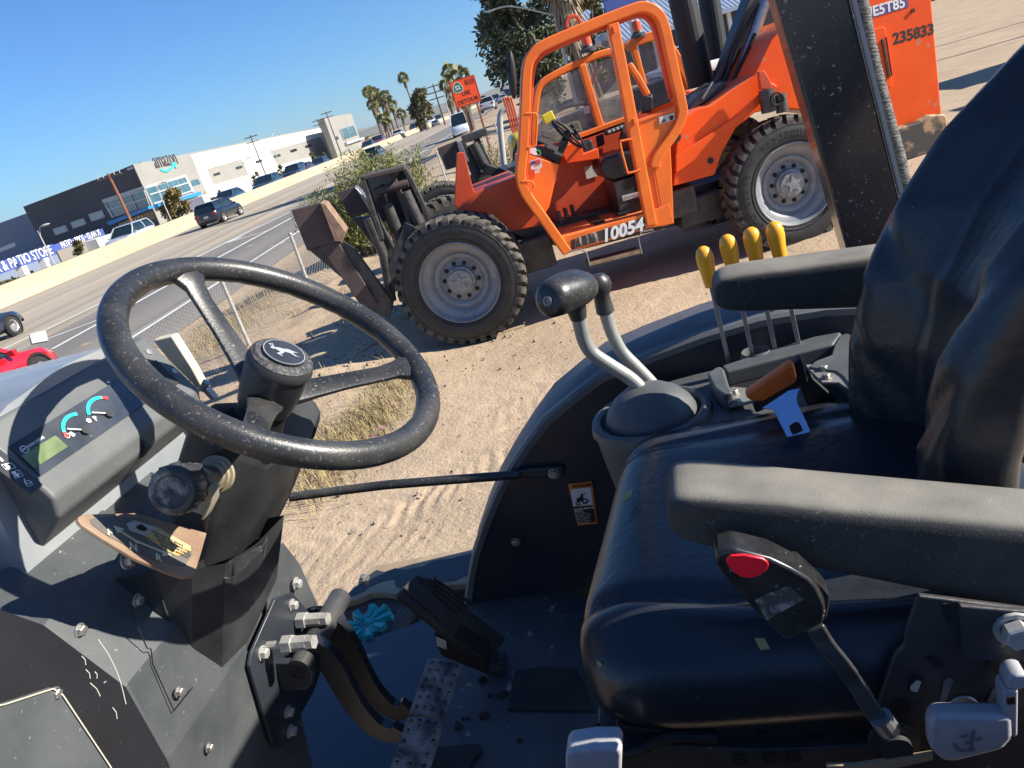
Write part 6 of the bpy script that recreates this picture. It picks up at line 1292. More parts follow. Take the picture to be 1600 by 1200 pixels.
pedal_arm(Z4((470, 450), (540, 490), (610, 590), (670, 710), (740, 820), (820, 900), (890, 915), (925, 890)), [.022, .022, .020, .018, .017, .016, .015], .955, .016)
for (a, b, r) in (((182, 565), (400, 545), .835), ((258, 440), (475, 425), .93)):
    p0, p1 = tr_(*Z4(a)[0], r), tr_(*Z4(b)[0], r); m = MB(); m.tube([p0, p1], .0065, 10); d = (p1 - p0).normalized(); m.lathe([(.011, 0), (.011, .012), (.0, .012)], p1, d, 6); m.lathe([(.014, 0), (.014, .016), (0, .016)], p0 + d * ((p1 - p0).length * .45), d, 6); m.tube([p1 - d * .03, p1], .011, 8); part(m, 'adjuster_bolt', boltm)
padm = mat('scuffed_pedal_steel', (0.055, 0.055, 0.058), 0.5, metal=.3, col2=(0.30, 0.29, 0.27), scale=26, bump=.3, bscale=200, bdist=.001, contrast=(.40, .75), speck=((.36, .27, .18), .34, 40))
PN = Vector((-.55, 0, .83)).normalized(); PD = on_plane(tv(.565, 1.0, -.875), PN)
def pad(pts, rows, nm='brake_pedal'):
    P = [PD(*p) for p in Z4(*pts)]; pd_ = plate(nm, P, -PN * .006, padm, None, .002)
    m = MB(); b = MB()
    for (x, y) in rows: c = PD(*Z4((x, y))[0]); m.lathe([(.0036, 0), (.0050, .0), (.0042, .0024), (.0028, .0024), (.0024, 0)], c, PN, 14); b.lathe([(.0026, .0005), (0, .0005)], c, PN, 10)
    part(m, 'grip_dimple', padm, pd_); part(b, 'grip_hole', black, pd_); return pd_
g1 = [(1050, 650), (1095, 650), (1140, 660), (1180, 672), (1037, 692), (1080, 692), (1124, 703), (1163, 717), (1018, 738), (1062, 740), (1104, 747), (1150, 764), (1000, 784), (1046, 786), (1090, 794), (1140, 810), (988, 832), (1032, 832), (1076, 843), (1120, 857), (968, 882), (1012, 884), (1058, 895), (1100, 912)]
pad([(1030, 632), (1060, 625), (1170, 637), (1208, 665), (1205, 690), (1115, 950), (1060, 930), (1000, 918), (932, 912)], g1)
g2 = [(940, 955), (985, 952), (1028, 960), (1070, 972), (925, 1005), (980, 985), (1062, 1010), (903, 1058), (1055, 1060), (882, 1118), (1025, 1130), (868, 1170), (935, 1180), (1010, 1190), (850, 1230), (900, 1240)]
pad([(925, 930), (985, 930), (1045, 945), (1106, 972), (1092, 1050), (1030, 1240), (1010, 1330), (800, 1290), (838, 1180), (880, 1060)], g2)
# accelerator
an = Vector((.17, 0, -.09)).cross(RV).normalized(); AT = on_plane(tv(.63, 1.15, -.80), Vector((.09, 0, .17)).cross(RV)); an = Vector((.09, 0, .17)).cross(RV).normalized(); an = an if an.z > 0 else -an
accp = plate('accelerator_pedal', [AT(*p) for p in Z4((968, 190), (1040, 215), (1432, 520), (1425, 545), (1335, 650), (1290, 640), (885, 300), (882, 280))], -an * .013, rubber, None, .003)
m = MB()
for k in range(4):
    o = 26 * k; m.bar([AT(*p) + an * .001 for p in Z4((985 + o * .9, 232 + o * -.1 - 10), (1180 + o, 395 - o * .6))], .0042, .005, an)
for k in range(5):
    x = 905 + 42 * k; y = 300 + 36 * k; m.bar([AT(*p) + an * .001 for p in Z4((x, y - 22), (x + 55, y + 12))], .0045, .004, an)
for k in range(6):
    x = 1160 + 30 * k; y = 510 + 22 * k; m.bar([AT(*p) + an * .001 for p in Z4((x + 60, y - 60), (x + 10, y), (x + 90, y + 6))], .0042, .004, an)
part(m, 'pedal_tread', rubber, accp, smooth=False)
plate('pedal_base', Tr(1.10, Z4((1058, 500), (1090, 480), (1330, 640), (1345, 700), (1330, 712), (1100, 620), (1070, 560))), RV * .05, black, accp, .003)
plate('pedal_sticker', Tr(1.097, Z4((1070, 516), (1122, 540), (1127, 583), (1076, 565))), RV * .001, label_w, accp)
m = MB(); m.box(tz_(*Z4((1385, 655))[0], -1.005), (.035, .05, .02)); part(m, 'pedal_hinge', dark_steel, accp, bevel=.004); boltat(tz_(*Z4((1290, 668))[0], -1.0), UP, .009, .01, accp)

# ---- platform, step and reservoir
floor_m = mat('floor_plate_paint', (0.042, 0.047, 0.055), 0.5, col2=(0.085, 0.086, 0.088), scale=5, bump=0.25, bscale=60, bdist=.001, speck=((0.30, 0.26, 0.21), 0.37, 16), speck2=((.25, .22, .18), .34, 70))
plate('floor_plate', Tz(-1.02, [(700, 945), (886, 924), (1100, 1000), (1100, 1300), (625, 1300), (668, 1180), (720, 1062), (700, 1010)]), UP * -.006, floor_m)
plate('floor_plate', Tz(-1.055, [(545, 1010), (665, 968), (700, 1000), (730, 1060), (700, 1300), (360, 1300), (400, 1100), (480, 1040)]), UP * -.004, mat('smooth_blue_black_panel', (.035, .045, .07), .35, col2=(.05, .06, .085), scale=3), label='smooth tunnel cover left of the pedals')
matm = mat('rubber_floor_mat', (.018, .018, .02), .85, col2=(.04, .038, .036), scale=9, bump=.6, bscale=40, bdist=.003)
plate('floor_mat', Tz(-1.014, Z4((1440, 890), (1480, 690), (1620, 670), (1800, 680), (1900, 900), (1650, 895))), UP * -.006, matm, None, .002)
plate('floor_mat', Tz(-1.012, Z4((1060, 1090), (1180, 1075), (1300, 1070), (1305, 1105), (1250, 1170), (1240, 1260), (1030, 1260))), UP * -.005, matm, None, .002)
m = MB()
for a, b, s_ in ((1310, 740, .010), (1415, 815, .013), (1320, 925, .011), (1188, 985, .009), (1352, 822, .005), (1505, 1055, .006), (1210, 940, .004), (1235, 937, .004), (1180, 962, .004)): m.ball(tz_(*Z4((a, b))[0], -1.018), (s_, s_ * .8, s_ * .5), 9, 6)
part(m, 'dirt_clod', mat('wet_clod', (.03, .025, .022), .9), kind='stuff')
stepo = plate('side_step', Tz(-1.08, Z4((548, 350), (600, 300), (742, 148), (1285, 42), (1262, 235), (1080, 252), (875, 297), (800, 284), (730, 289), (650, 322))), UP * -.02, mat('tan_worn_metal', (.40, .31, .20), .6, col2=(.30, .22, .14), scale=12), None, .003)
plate('paint_patch', Tz(-1.0785, Z4((606, 305), (700, 210), (760, 168), (800, 178), (860, 158), (900, 168), (1000, 150), (1060, 118), (1150, 108), (1270, 78), (1262, 150), (1256, 192), (1200, 205), (1170, 222), (1100, 228), (1075, 205), (1000, 215), (905, 245), (885, 262), (862, 250), (855, 214), (800, 222), (775, 232), (715, 258), (700, 275), (655, 295))), UP * -.001, paint_black, stepo)
for a, b in ((697, 215), (592, 320)): boltat(tz_(*Z4((a, b))[0], -1.078), UP, .011, .010, stepo)
plate('step_riser', Tz(-1.10, Z4((548, 352), (650, 324), (730, 291), (800, 286), (875, 299), (1080, 254), (1262, 237), (1262, 262), (900, 380), (600, 420))), UP * -.25, rust)
m = MB(); m.box(tv(.88, 1.33, -1.28), (.30, .26, .35)); tank = part(m, 'reservoir', mat('tan_brown_tank', (.12, .075, .035), .6, col2=(.06, .04, .03), scale=10), bevel=.02)
tc_ = tz_(573, 974, -1.055)
m = MB(); rings = []
pts_ = []
for k in range(64):
    a = 2 * PI * k / 64; pts_.append((a, .058 + .008 * (1 if math.cos(9 * a + .6) > -.35 else -1.5)))
for h, s_ in ((-.05, 1.0), (-.004, 1.0), (0, .97)): rings.append([tc_ + Vector((math.cos(a) * r_ * s_, math.sin(a) * r_ * s_, h)) for a, r_ in pts_])
m.loft(rings)
for k in range(9):
    a = 2 * PI * (k + .5 - .1) / 9 - .0; a = (2 * PI * k - .6) / 9; d = Vector((math.cos(a), math.sin(a), 0)); s_ = Vector((-d.y, d.x, 0)); m.hexa([tc_ + d * .022 - s_ * .004, tc_ + d * .064 - s_ * .010, tc_ + d * .064 + s_ * .010, tc_ + d * .022 + s_ * .004, tc_ + d * .022 - s_ * .003 + UP * .004, tc_ + d * .063 - s_ * .008 + UP * .010, tc_ + d * .063 + s_ * .008 + UP * .010, tc_ + d * .022 + s_ * .003 + UP * .004])
cap = part(m, 'reservoir_cap', teal, bevel=.0015, seg=2)
m = MB()
XX = (tz_(600, 955, -1.05) - tz_(560, 985, -1.05)).normalized(); YY = UP.cross(XX)
for i, t_ in enumerate(('OIL', 'FILL', 'ONLY')): put_text(m, t_, tc_ + UP * .0012 - XX * .018 + YY * (.012 - .014 * i), XX, YY, .014, .02, .001)
part(m, 'cap_lettering', mat('dark_teal_print', (.01, .10, .11), .6), cap, smooth=False)
for k in range(3):
    m = MB(); m.tube(smooth_path([tz_(*Z4((700 + 26 * k, 600 + 8 * k))[0], -1.10), tz_(*Z4((800 + 26 * k, 500 + 8 * k))[0], -1.07), tz_(*Z4((900 + 24 * k, 395 + 10 * k))[0], -1.10), tz_(*Z4((1000 + 24 * k, 350 + 10 * k))[0], -1.2)], 4), .014, 10); part(m, 'hydraulic_hose', rubber)
plate('under_pan', [tv(f, r, -1.30) for f, r in ((.3, .5), (1.15, .5), (1.15, 1.55), (.3, 1.55))], UP * -.01, black)
m = MB(); m.tube(P_([(452, 777, 1.24), (520, 768, 1.27), (600, 758, 1.29), (700, 750, 1.32), (780, 744, 1.345), (812, 741, 1.352)]), .0095, 14); hr = part(m, 'hand_rail', plastic_worn)
m = MB(); m.prism(Tr(1.350, [(808, 736), (836, 732), (880, 730), (880, 750), (836, 747), (812, 748)]), RV * .010); part(m, 'rail_end', paint_black, hr, bevel=.004); boltat(tr_(865, 740, 1.348), -RV, .009, .008, hr)

# ---- right fender
fpx = [(732, 945), (738, 905), (745, 868), (763, 815), (782, 770), (800, 738), (822, 704), (856, 659), (903, 621), (941, 592), (1017, 561), (1102, 530), (1187, 505), (1290, 488), (1400, 482)]
fp = Tr(1.365, fpx); fp += [tv(-.6, 1.365, fp[-1].z - CAMH + .0)]
fend_w = mat('fender_wall_paint', (0.018, 0.023, 0.033), 0.35, col2=(0.028, 0.034, 0.044), scale=5, bump=.08, bscale=80, speck=((.2, .2, .19), .285, 90))
m = MB(); m.prism(fp + [tv(-.6, 1.365, -1.25), at_r(fp[0], 1.365) - UP * .24], RV * .005); part(m, 'fender_wall', fend_w, smooth=False)
fend_m = mat('fender_plastic', (0.085, 0.092, 0.102), 0.5, col2=(0.13, 0.135, 0.14), scale=6, bump=.2, bscale=500, bdist=.0006, speck=((0.45, 0.42, 0.36), 0.31, 90))
m = MB(); rings = []
for i, p in enumerate(fp):
    t = (fp[min(len(fp) - 1, i + 1)] - fp[max(0, i - 1)]).normalized(); n_ = t.cross(RV).normalized(); n_ = n_ if n_.z > 0 or n_.x > 0 else -n_
    if n_.x + n_.z < 0: n_ = -n_
    rings.append([p + n_ * o + RV * r for r, o in ((-.004, -.006), (-.005, .006), (.002, .012), (.018, .014), (.028, .009), (.040, .006), (.055, .012), (.10, .018), (.18, .010), (.26, -.03), (.33, -.10), (.33, -.13), (.25, -.06), (.10, -.01), (.01, -.008))])
m.loft(rings); fo = part(m, 'fender', fend_m, ang=28)
wb = Tr(1.360, Z5((393, 886), (482, 876), (505, 1028), (432, 1038)))
stk = plate('warning_sticker', [tr_(*p, 1.3610) for p in Z5((393, 886), (482, 876), (503, 1030), (430, 1038))], RV * .001, mat('sticker_orange', (.75, .22, .03), .5))
plate('sticker_panel', [tr_(*p, 1.3598) for p in Z5((403, 906), (476, 898), (486, 962), (413, 968))], RV * .0006, white, stk)
plate('sticker_panel', [tr_(*p, 1.3598) for p in Z5((414, 970), (487, 964), (497, 1024), (434, 1030))], RV * .0006, stencil, stk)
sx = (tr_(*Z5((482, 876))[0], 1.359) - tr_(*Z5((393, 886))[0], 1.359)).normalized(); sy = (-RV).cross(sx); 
q = MB(); put_text(q, 'WARNING', tr_(*Z5((412, 901))[0], 1.3590), sx, sy, .0105, .03, .0003)
c_ = tr_(*Z5((444, 940))[0], 1.3590)
for dx_, dy_, rr in ((-.010, -.010, .0045), (.006, -.006, .0070)): ring(q, c_ + sx * dx_ + sy * dy_, RV, rr * .5, rr, 16)
q.prism([c_ + sx * a + sy * b for a, b in ((-.012, -.008), (-.010, .002), (-.003, .004), (.002, .012), (.005, .012), (.004, .003), (.004, -.004))], RV * .0002); q.bar([c_ + sx * -.014 + sy * -.016, c_ + sx * .018 + sy * -.006], .0008, .0003, RV); q.bar([c_ + sx * .004 + sy * .01, c_ + sx * .012 + sy * .013], .0012, .0003, RV)
part(q, 'sticker_print', stencil, stk, smooth=False)
q = MB()
for i, t_ in enumerate(('AVOID SERIOUS', 'INJURY', 'Never allow a', 'passenger to ride', 'on this machine.', 'Keep shields in', 'place and wear', 'the seat belt.')): put_text(q, t_, tr_(*Z5((418 + i * 2.1, 982 + i * 7.2))[0], 1.3590), sx, sy, .0058 if i < 2 else .0044, .03 if i < 2 else .01, .0002)
part(q, 'sticker_lettering', white, stk, smooth=False)
boltat(tr_(806, 847, 1.362), -RV, .008, .006)
q = MB(); e = 1.39
for seg_ in (((465, 530), (520, 480), (560, 462)), ((455, 552), (520, 520), (590, 480)), ((500, 498), (510, 522)), ((465, 530), (455, 552))): q.bar([tr_(*p, e) for p in Z5(*seg_)], .001, .006, UP)

# the near side fender, wheels and running gear (mostly under and beside the viewpoint)
fl_ = [tv(f, .355, z) for f, z in ((.64, -1.02), (.60, -.85), (.50, -.70), (.36, -.58), (.18, -.51), (0, -.50), (-.6, -.50))]
m = MB(); m.prism(fl_ + [tv(-.6, .355, -1.25), tv(.64, .355, -1.26)], RV * -.005); part(m, 'fender_wall', fend_w, smooth=False)
m = MB(); m.loft([[p + RV * -.006, p + UP * .012 + RV * -.01, p + UP * .015 + RV * -.15, p - UP * .06 + RV * -.33, p - UP * .08 + RV * -.33, p - UP * .01 + RV * -.15] for p in fl_]); part(m, 'fender', fend_m)
for r_ in (1.53, .19):
    m = MB(); cw_ = tv(-.22, r_, -1.62); m.lathe([(.33, -.14), (.40, -.16), (.62, -.15), (.66, -.11), (.66, .11), (.62, .15), (.40, .16), (.33, .14)], cw_, RV, 40); rw = part(m, 'rear_wheel', tyre_mat)
    m = MB(); m.lathe([(.34, -.13), (.30, -.06), (.12, -.02), (0, -.02)], cw_, RV, 32); m.lathe([(.34, .13), (.30, .06), (.12, .02), (0, .02)], cw_, RV, 32); part(m, 'rim', rim_grey, rw)
m = MB(); m.box(tv(.3, .86, -1.55), (2.4, .34, .42)); m.box(tv(-.22, .86, -1.6), (.3, 1.0, .2)); part(m, 'transmission', dark_steel, bevel=.03)

# ---- right hand console
def outline(fc, rc, hf, hr_, n=48, p=2.6):
    out = []
    for k in range(n):
        a = 2 * PI * k / n; c, s_ = math.cos(a), math.sin(a); pp = p if c < 0 else 2.2
        out.append((fc + hf * math.copysign(abs(c) ** (2 / pp), c), rc + hr_ * math.copysign(abs(s_) ** (2 / pp), s_)))
    return out
m = MB(); rings = []
for z, g in ((-1.02, -.03), (-.85, -.022), (-.70, -.010), (-.62, -.002), (-.578, 0), (-.566, -.004), (-.560, -.012), (-.560, -.05)): rings.append([tv(f, r, z) for f, r in outline(-.08, 1.225, .315 + g, .128 + g)])
m.loft(rings); cons = part(m, 'control_console', console_mat, ang=50)
bc = tz_(1018, 652, -.558); 
m = MB(); m.lathe([(.103, -.004), (.100, .010), (.092, .013), (.086, .010), (.082, -.006), (.08, -.01)], bc, UP, 48); part(m, 'boot_ring', console_mat, cons)
m = MB(); m.lathe([(.0815, .001), (.0, .001)], bc, UP, 40); part(m, 'ring_shadow_gap', black, cons)
m = MB(); m.lathe([(.077, .0), (.077, .008), (.071, .022), (.058, .038), (.040, .050), (.020, .057), (.0, .058)], bc, UP, 48); boot = part(m, 'lever_boot', console_mat, cons)
for du_, dv_ in ((1043, 614), (968, 640)): b = MB(); b.lathe([(.006, 0), (.006, .004), (0, .004)], tz_(du_, dv_, -.522 if du_ > 1000 else -.55), UP, 12); part(b, 'boot_hole', black, boot)
def lever(pts, rad, m_, nm='lever_rod', par=None): 
    mm = MB(); mm.tube(smooth_path(P_(pts), 6), rad, 14); return part(mm, nm, m_, par)
rodA = lever([(1008, 622, 1.195), (1000, 606, 1.195), (983, 590, 1.195), (955, 572, 1.19), (927, 553, 1.185), (914, 535, 1.18), (906, 505, 1.175), (901, 478, 1.17)], .0118, galv)
rodB = lever([(1028, 612, 1.25), (1016, 596, 1.25), (996, 575, 1.25), (972, 550, 1.25), (957, 522, 1.25), (948, 495, 1.25), (943, 475, 1.25)], .0112, galv)
# joystick grip: stub nose towards the camera, broad rounded palm rest
gA = tr_(893, 455, 1.165); gB = tr_(856, 462, 1.10)
rings = []; axg = (gB - gA).normalized()
sg_ = axg.cross(UP).normalized(); ug = sg_.cross(axg)
if ug.z < 0: ug = -ug
for t, w, h, dz in ((-.040, .004, .004, .002), (-.037, .022, .018, .002), (-.026, .035, .027, .003), (-.006, .041, .031, .003), (.016, .039, .031, .001), (.036, .034, .031, -.002), (.052, .030, .030, -.004), (.066, .027, .028, -.006), (.072, .020, .021, -.006), (.073, .003, .003, -.006)):
    rings.append([gA + axg * t + ug * dz + sg_ * (w * math.cos(2 * PI * k / 20)) + ug * (h * math.sin(2 * PI * k / 20)) for k in range(20)])
m = MB(); m.loft(rings); gr = part(m, 'joystick_grip', plastic_worn, rodA, ang=80)
m = MB(); m.lathe([(.0075, 0), (.0075, .004), (.005, .004), (.004, .001), (0, .001)], gA + axg * .0725 + ug * -.008, axg, 18); part(m, 'grip_screw', zinc, gr)
m = MB(); d_ = (tr_(898, 470, 1.17) - tr_(904, 495, 1.174)).normalized(); m.lathe([(.0135, 0), (.0155, .012), (.017, .03)], tr_(904, 497, 1.174), d_, 18); part(m, 'grip_collar', plastic, gr)
kB = tr_(936, 447, 1.25); dB = (kB - tr_(946, 487, 1.25)).normalized()
m = MB(); m.lathe([(.0135, -.048), (.0155, -.046), (.0145, -.03), (.0135, -.018), (.018, -.010), (.0215, .0), (.020, .011), (.013, .019), (0, .0215)], kB, dB, 26); part(m, 'lever_knob', plastic, rodB)
for i, (u, v, ub, vb, s_) in enumerate(((1104, 416, 1146, 597, 1.0), (1141, 398, 1184, 592, .98), (1178, 387, 1218, 580, .98), (1214, 378, 1253, 562, .98))):
    r_ = 1.305; c_ = tr_(u, v, r_); b_ = tr_(ub, vb, r_); d = (c_ - b_).normalized()
    m = MB(); m.bar([b_, c_ - d * .02], .0075, .0055, d.cross(FV)); rod = part(m, 'selector_rod', steel, bevel=.001)
    m = MB(); m.lathe([(.0095, -.036), (.0105, -.035), (.0125, -.010), (.0145, .010), (.0142, .020), (.0115, .029), (.006, .034), (0, .0352)], c_, d, 24); part(m, 'selector_knob', yellow, rod)
# recessed tray round the selector rods, brackets and belt tongue
m = MB(); q_ = Tz(-.557, [(1128, 600), (1150, 575), (1235, 548), (1312, 520), (1330, 528), (1322, 552), (1290, 572), (1195, 600), (1150, 612)]); m.prism(q_, UP * -.002); tray = part(m, 'selector_slot', black, cons, smooth=False)
for q_ in (Z5((905, 478), (935, 455), (955, 450), (968, 462), (985, 520), (1000, 545), (965, 556), (930, 530)), Z5((1372, 372), (1392, 338), (1420, 328), (1445, 340), (1456, 380), (1462, 560), (1440, 540), (1400, 488), (1375, 470), (1310, 462), (1275, 455), (1300, 432), (1360, 410)), Z5((955, 449), (1120, 395), (1300, 340), (1400, 322), (1395, 337), (1372, 368), (1300, 385), (1120, 432), (972, 470))):
    plate('tray_deck', Tz(-.528, q_), UP * -.032, console_mat, cons, .006, seg=3)
m = MB(); m.lathe([(.030, -.004), (.028, .02), (.024, .03), (.022, .02), (.022, 0)], tz_(1185, 572, -.556), UP, 24); part(m, 'cup_recess', console_mat, cons)
brm = mat('worn_bracket_metal', (.34, .33, .29), .5, metal=.4, col2=(.22, .21, .19), scale=30)
bk = plate('latch_bracket', Tz(-.552, Z5((960, 560), (1000, 535), (1060, 540), (1075, 590), (1020, 602), (990, 606))), UP * .004, brm, cons, .001)
for a, b in ((1008, 552), (1018, 588)): boltat(tz_(*Z5((a, b))[0], -.548), UP, .006, .006, bk)
bk = plate('latch_bracket', Tz(-.535, Z5((1265, 455), (1320, 450), (1380, 462), (1455, 540), (1450, 560), (1390, 520), (1330, 520), (1300, 490))), UP * .004, brm, cons, .001)
for a, b in ((1335, 465), (1345, 495)): boltat(tz_(*Z5((a, b))[0], -.531), UP, .006, .006, bk)
plate('belt_strap', Tr(1.12, Z5((1240, 425), (1265, 440), (1300, 500), (1400, 590), (1450, 600), (1400, 680), (1280, 610), (1250, 540), (1255, 490))), RV * .01, black, None, .003)
orm = mat('orange_belt_sleeve', (.92, .17, .02), .45, col2=(.75, .13, .02), scale=30, bump=.3, bscale=150, bdist=.001, speck=((.10, .06, .05), .33, 70))
plate('belt_sleeve_edge', Tr(1.115, Z5((1072, 590), (1250, 420), (1262, 440), (1280, 510), (1115, 615), (1085, 628))), RV * .022, black, None, .004)
sl_ = plate('belt_sleeve', Tr(1.10, Z5((1044, 562), (1055, 548), (1215, 438), (1228, 452), (1240, 505), (1225, 520), (1110, 586), (1062, 582))), RV * .022, orm, None, .006)
TGP = on_plane(tr_(1225, 615, 1.045), Vector((-.1, 1, .8))); tv3 = Vector((-.1, 1, .8)).normalized() * -.003
tg = Tr(1.055, Z5((1110, 605), (1200, 548), (1240, 535), (1232, 560), (1240, 600), (1262, 640)))
outer = Z5((1150, 612), (1185, 610), (1240, 596), (1262, 640), (1284, 688), (1278, 706), (1235, 728), (1218, 730), (1205, 722), (1178, 668)); inner = Z5((1207, 672), (1222, 660), (1238, 656), (1246, 662), (1256, 680), (1258, 690), (1240, 698), (1226, 704), (1218, 702), (1210, 684))
m = MB(); m.prism([TGP(*p) for p in Z5((1108, 606), (1205, 542), (1245, 534), (1236, 556), (1234, 580), (1240, 597), (1185, 611), (1152, 613), (1140, 610))], tv3)
O, I = [TGP(*p) for p in outer], [TGP(*p) for p in inner]; n = len(O)
m.add(O + I + [p + tv3 for p in O] + [p + tv3 for p in I], [(i, (i + 1) % n, n + (i + 1) % n, n + i) for i in range(n)] + [(2 * n + i, 3 * n + i, 3 * n + (i + 1) % n, 2 * n + (i + 1) % n) for i in range(n)] + [(i, 2 * n + i, 2 * n + (i + 1) % n, (i + 1) % n) for i in range(n)] + [(n + i, n + (i + 1) % n, 3 * n + (i + 1) % n, 3 * n + i) for i in range(n)])
part(m, 'belt_tongue', blue_steel, smooth=False)

# ---- seat
def grid_part(name, m_, fn_, nu, nv, close_u=False, **k):
    mb = MB(); V = [fn_(i / nu, j / nv) for j in range(nv + 1) for i in range(nu + (0 if close_u else 1))]; w = nu if close_u else nu + 1
    mb.add(V, [(j * w + i, j * w + (i + 1) % w, (j + 1) * w + (i + 1) % w, (j + 1) * w + i) for j in range(nv) for i in range(nu)]); return part(mb, name, m_, **k)
def gz(x, c, w): return math.exp(-((x - c) / w) ** 2)
def cush(u, v):
    a = 2 * PI * u; c, s_ = math.cos(a), math.sin(a); e = 2 / 6.2
    x = math.copysign(abs(c) ** e, c); y = math.copysign(abs(s_) ** e, s_)
    t = v * PI - PI / 2; ct, st = max(0, math.cos(t)), math.sin(t); rad = ct ** .34; hz = math.copysign(abs(st) ** .62, st)
    f = -.065 + (.290 - .10 * (.268 * y * rad + .268)) * x * rad; r = .865 + (.268 + .010 * gz(hz, -.1, .5)) * y * rad
    z = -.602 + .066 * hz
    if hz > 0:
        k = min(1, hz * 1.6)
        # dished centre, raised sides and front roll, sewn crease parallel to the near edge
        z += k * (-.020 * gz(r, .865, .13) * gz(f, -.12, .2) + .006 * gz(f, .14, .06))
        cr = .690 - .030 * max(0, -(f - .15)) / .3 + .10 * max(0, f - .06) ** 1.0
        z -= k * .013 * gz(r, cr, .010) * (1 - gz(f, .26, .06)); z += k * .008 * gz(r, cr - .035, .022)
        z -= k * .006 * gz(r, 1.04, .012)
    else: f *= 1; z += 0
    return tv(f, r, z)
cu = grid_part('seat_cushion', vinyl, cush, 120, 60, close_u=True, ang=180)
foamy = mat('torn_yellow_foam', (.42, .33, .14), .9)
CT = on_plane(tv(0, .62, -.56), Vector((0, 1, .35)))
m = MB()
for pts in (((252, 568), (300, 570), (330, 620), (338, 665), (325, 700), (300, 680), (285, 630)),): m.prism([tr_(*p, .612) for p in ZB(*pts)], RV * .003)
part(m, 'torn_foam', foamy, cu, smooth=False)
m = MB(); m.prism([tr_(u, v, .623) for u, v in ((932, 1033), (940, 1038), (951, 1056), (946, 1056), (936, 1045))], RV * .002); part(m, 'torn_foam', foamy, cu, smooth=False)
m = MB(); m.prism([tz_(u, v, -.528) for u, v in ((972, 778), (980, 767), (990, 762), (986, 773), (975, 784))], UP * -.002); part(m, 'torn_foam', foamy, cu, smooth=False)
pan_m = mat('seat_pan_paint', (.028, .028, .032), .5, col2=(.055, .048, .048), scale=12, bump=.2, bscale=100, speck=((.22, .18, .15), .31, 60))
m = MB(); m.prism(Tr(.615, [(965, 1102), (975, 1136), (1060, 1144), (1180, 1132), (1400, 1112), (1402, 1150), (1330, 1160), (1180, 1165), (1040, 1172), (985, 1166), (962, 1140)]), RV * .50); pan = part(m, 'seat_pan', pan_m, bevel=.003)
for a, b in (((5, 1010), (60, 1032)), ((260, 1018), (315, 1038))): plate('pan_slot', Tr(.6135, ZB((a[0], a[1]), (b[0], a[1] + 3), (b[0], b[1]), (a[0], b[1] - 3))), RV * .001, black, pan)
m = MB(); m.lathe([(.012, 0), (.012, .001), (0, .001)], tr_(*ZB((552, 1075))[0], .6135), -RV, 16); part(m, 'pan_hole', black, pan)
m = MB(); m.prism(Tr(.60, [(930, 1172), (1020, 1165), (1180, 1172), (1300, 1168), (1480, 1150), (1480, 1300), (930, 1300)]), RV * .52); rail = part(m, 'seat_rail', pan_m, bevel=.003)
for a in ((178, 1160), (322, 1152), (440, 1143)): m = MB(); m.lathe([(.008, 0), (.008, .001), (0, .001)], tr_(*ZB(a)[0], .5985), -RV, 14); part(m, 'rail_hole', black, rail)
m = MB(); m.tube(smooth_path(P_([(925, 1185, .58), (925, 1150, .60), (935, 1140, .61)]), 4), .008, 10); m.tube(smooth_path(P_([(960, 1180, .58), (1000, 1172, .59), (1050, 1150, .60), (1120, 1152, .60)]), 4), .006, 10); part(m, 'adjuster_rod', black)
lgm = mat('light_grey_lever_plastic', (.42, .41, .43), .5, col2=(.34, .33, .35), scale=20, bump=.1, bscale=200)
plate('adjuster_lever', Tr(.555, [(883, 1183), (890, 1176), (930, 1170), (968, 1170), (972, 1180), (970, 1230), (884, 1230)]), RV * .03, lgm, None, .005)
lv = plate('adjuster_lever', Tr(.545, ZB((1115, 1010), (1125, 975), (1150, 948), (1480, 950), (1530, 945), (1535, 1060), (1480, 1120), (1250, 1178), (1180, 1178), (1120, 1120))), RV * .02, lgm, None, .006)
plate('lever_stem', Tr(.547, ZB((1480, 955), (1478, 840), (1490, 815), (1555, 820), (1552, 1040), (1530, 1060))), RV * .02, lgm, lv, .004)
plate('lever_stem', Tr(.547, ZB((1495, 815), (1500, 765), (1530, 745), (1560, 740), (1600, 745), (1600, 800), (1555, 822))), RV * .02, lgm, lv, .004)
q = MB()
for pts in (((1238, 1080), (1262, 1115), (1330, 1112)), ((1330, 1112), (1320, 1075), (1335, 1015)), ((1290, 1080), (1318, 1070)), ((1270, 1050), (1300, 1035)), ((1345, 1065), (1372, 1050))): q.bar([tr_(*p, .5445) for p in ZB(*pts)], .0022, .001, RV)
part(q, 'lever_symbol', mat('embossed_grey', (.16, .155, .165), .6), lv, smooth=False)
plate('square_hole', Tr(.5455, ZB((1495, 855), (1533, 850), (1536, 885), (1498, 888))), RV * .001, black, lv)
# recliner bracket
rb = plate('recliner_bracket', Tr(.578, ZB((1060, 350), (1600, 420), (1640, 1250), (870, 1300), (1010, 1110), (900, 1030), (860, 880), (940, 650), (990, 600), (1000, 520))), RV * .006, pan_m, None, .002)
for pts, mm, nm in ((((1180, 390), (1205, 390), (1225, 470), (1205, 480), (1185, 440)), black, 'bracket_slot'), (((1095, 655), (1130, 650), (1185, 690), (1160, 712), (1130, 695)), black, 'bracket_slot'), (((1025, 745), (1085, 748), (1060, 828), (1010, 822)), black, 'bracket_slot'), (((1185, 770), (1205, 758), (1232, 765), (1190, 880), (1160, 882)), mat('slot_grey', (.13, .13, .14), .6), 'bracket_slot'), (((1425, 812), (1448, 815), (1405, 920), (1378, 918)), mat('slot_grey', (.13, .13, .14), .6), 'bracket_slot')):
    plate(nm, Tr(.5765, ZB(*pts)), RV * .001, mm, rb)
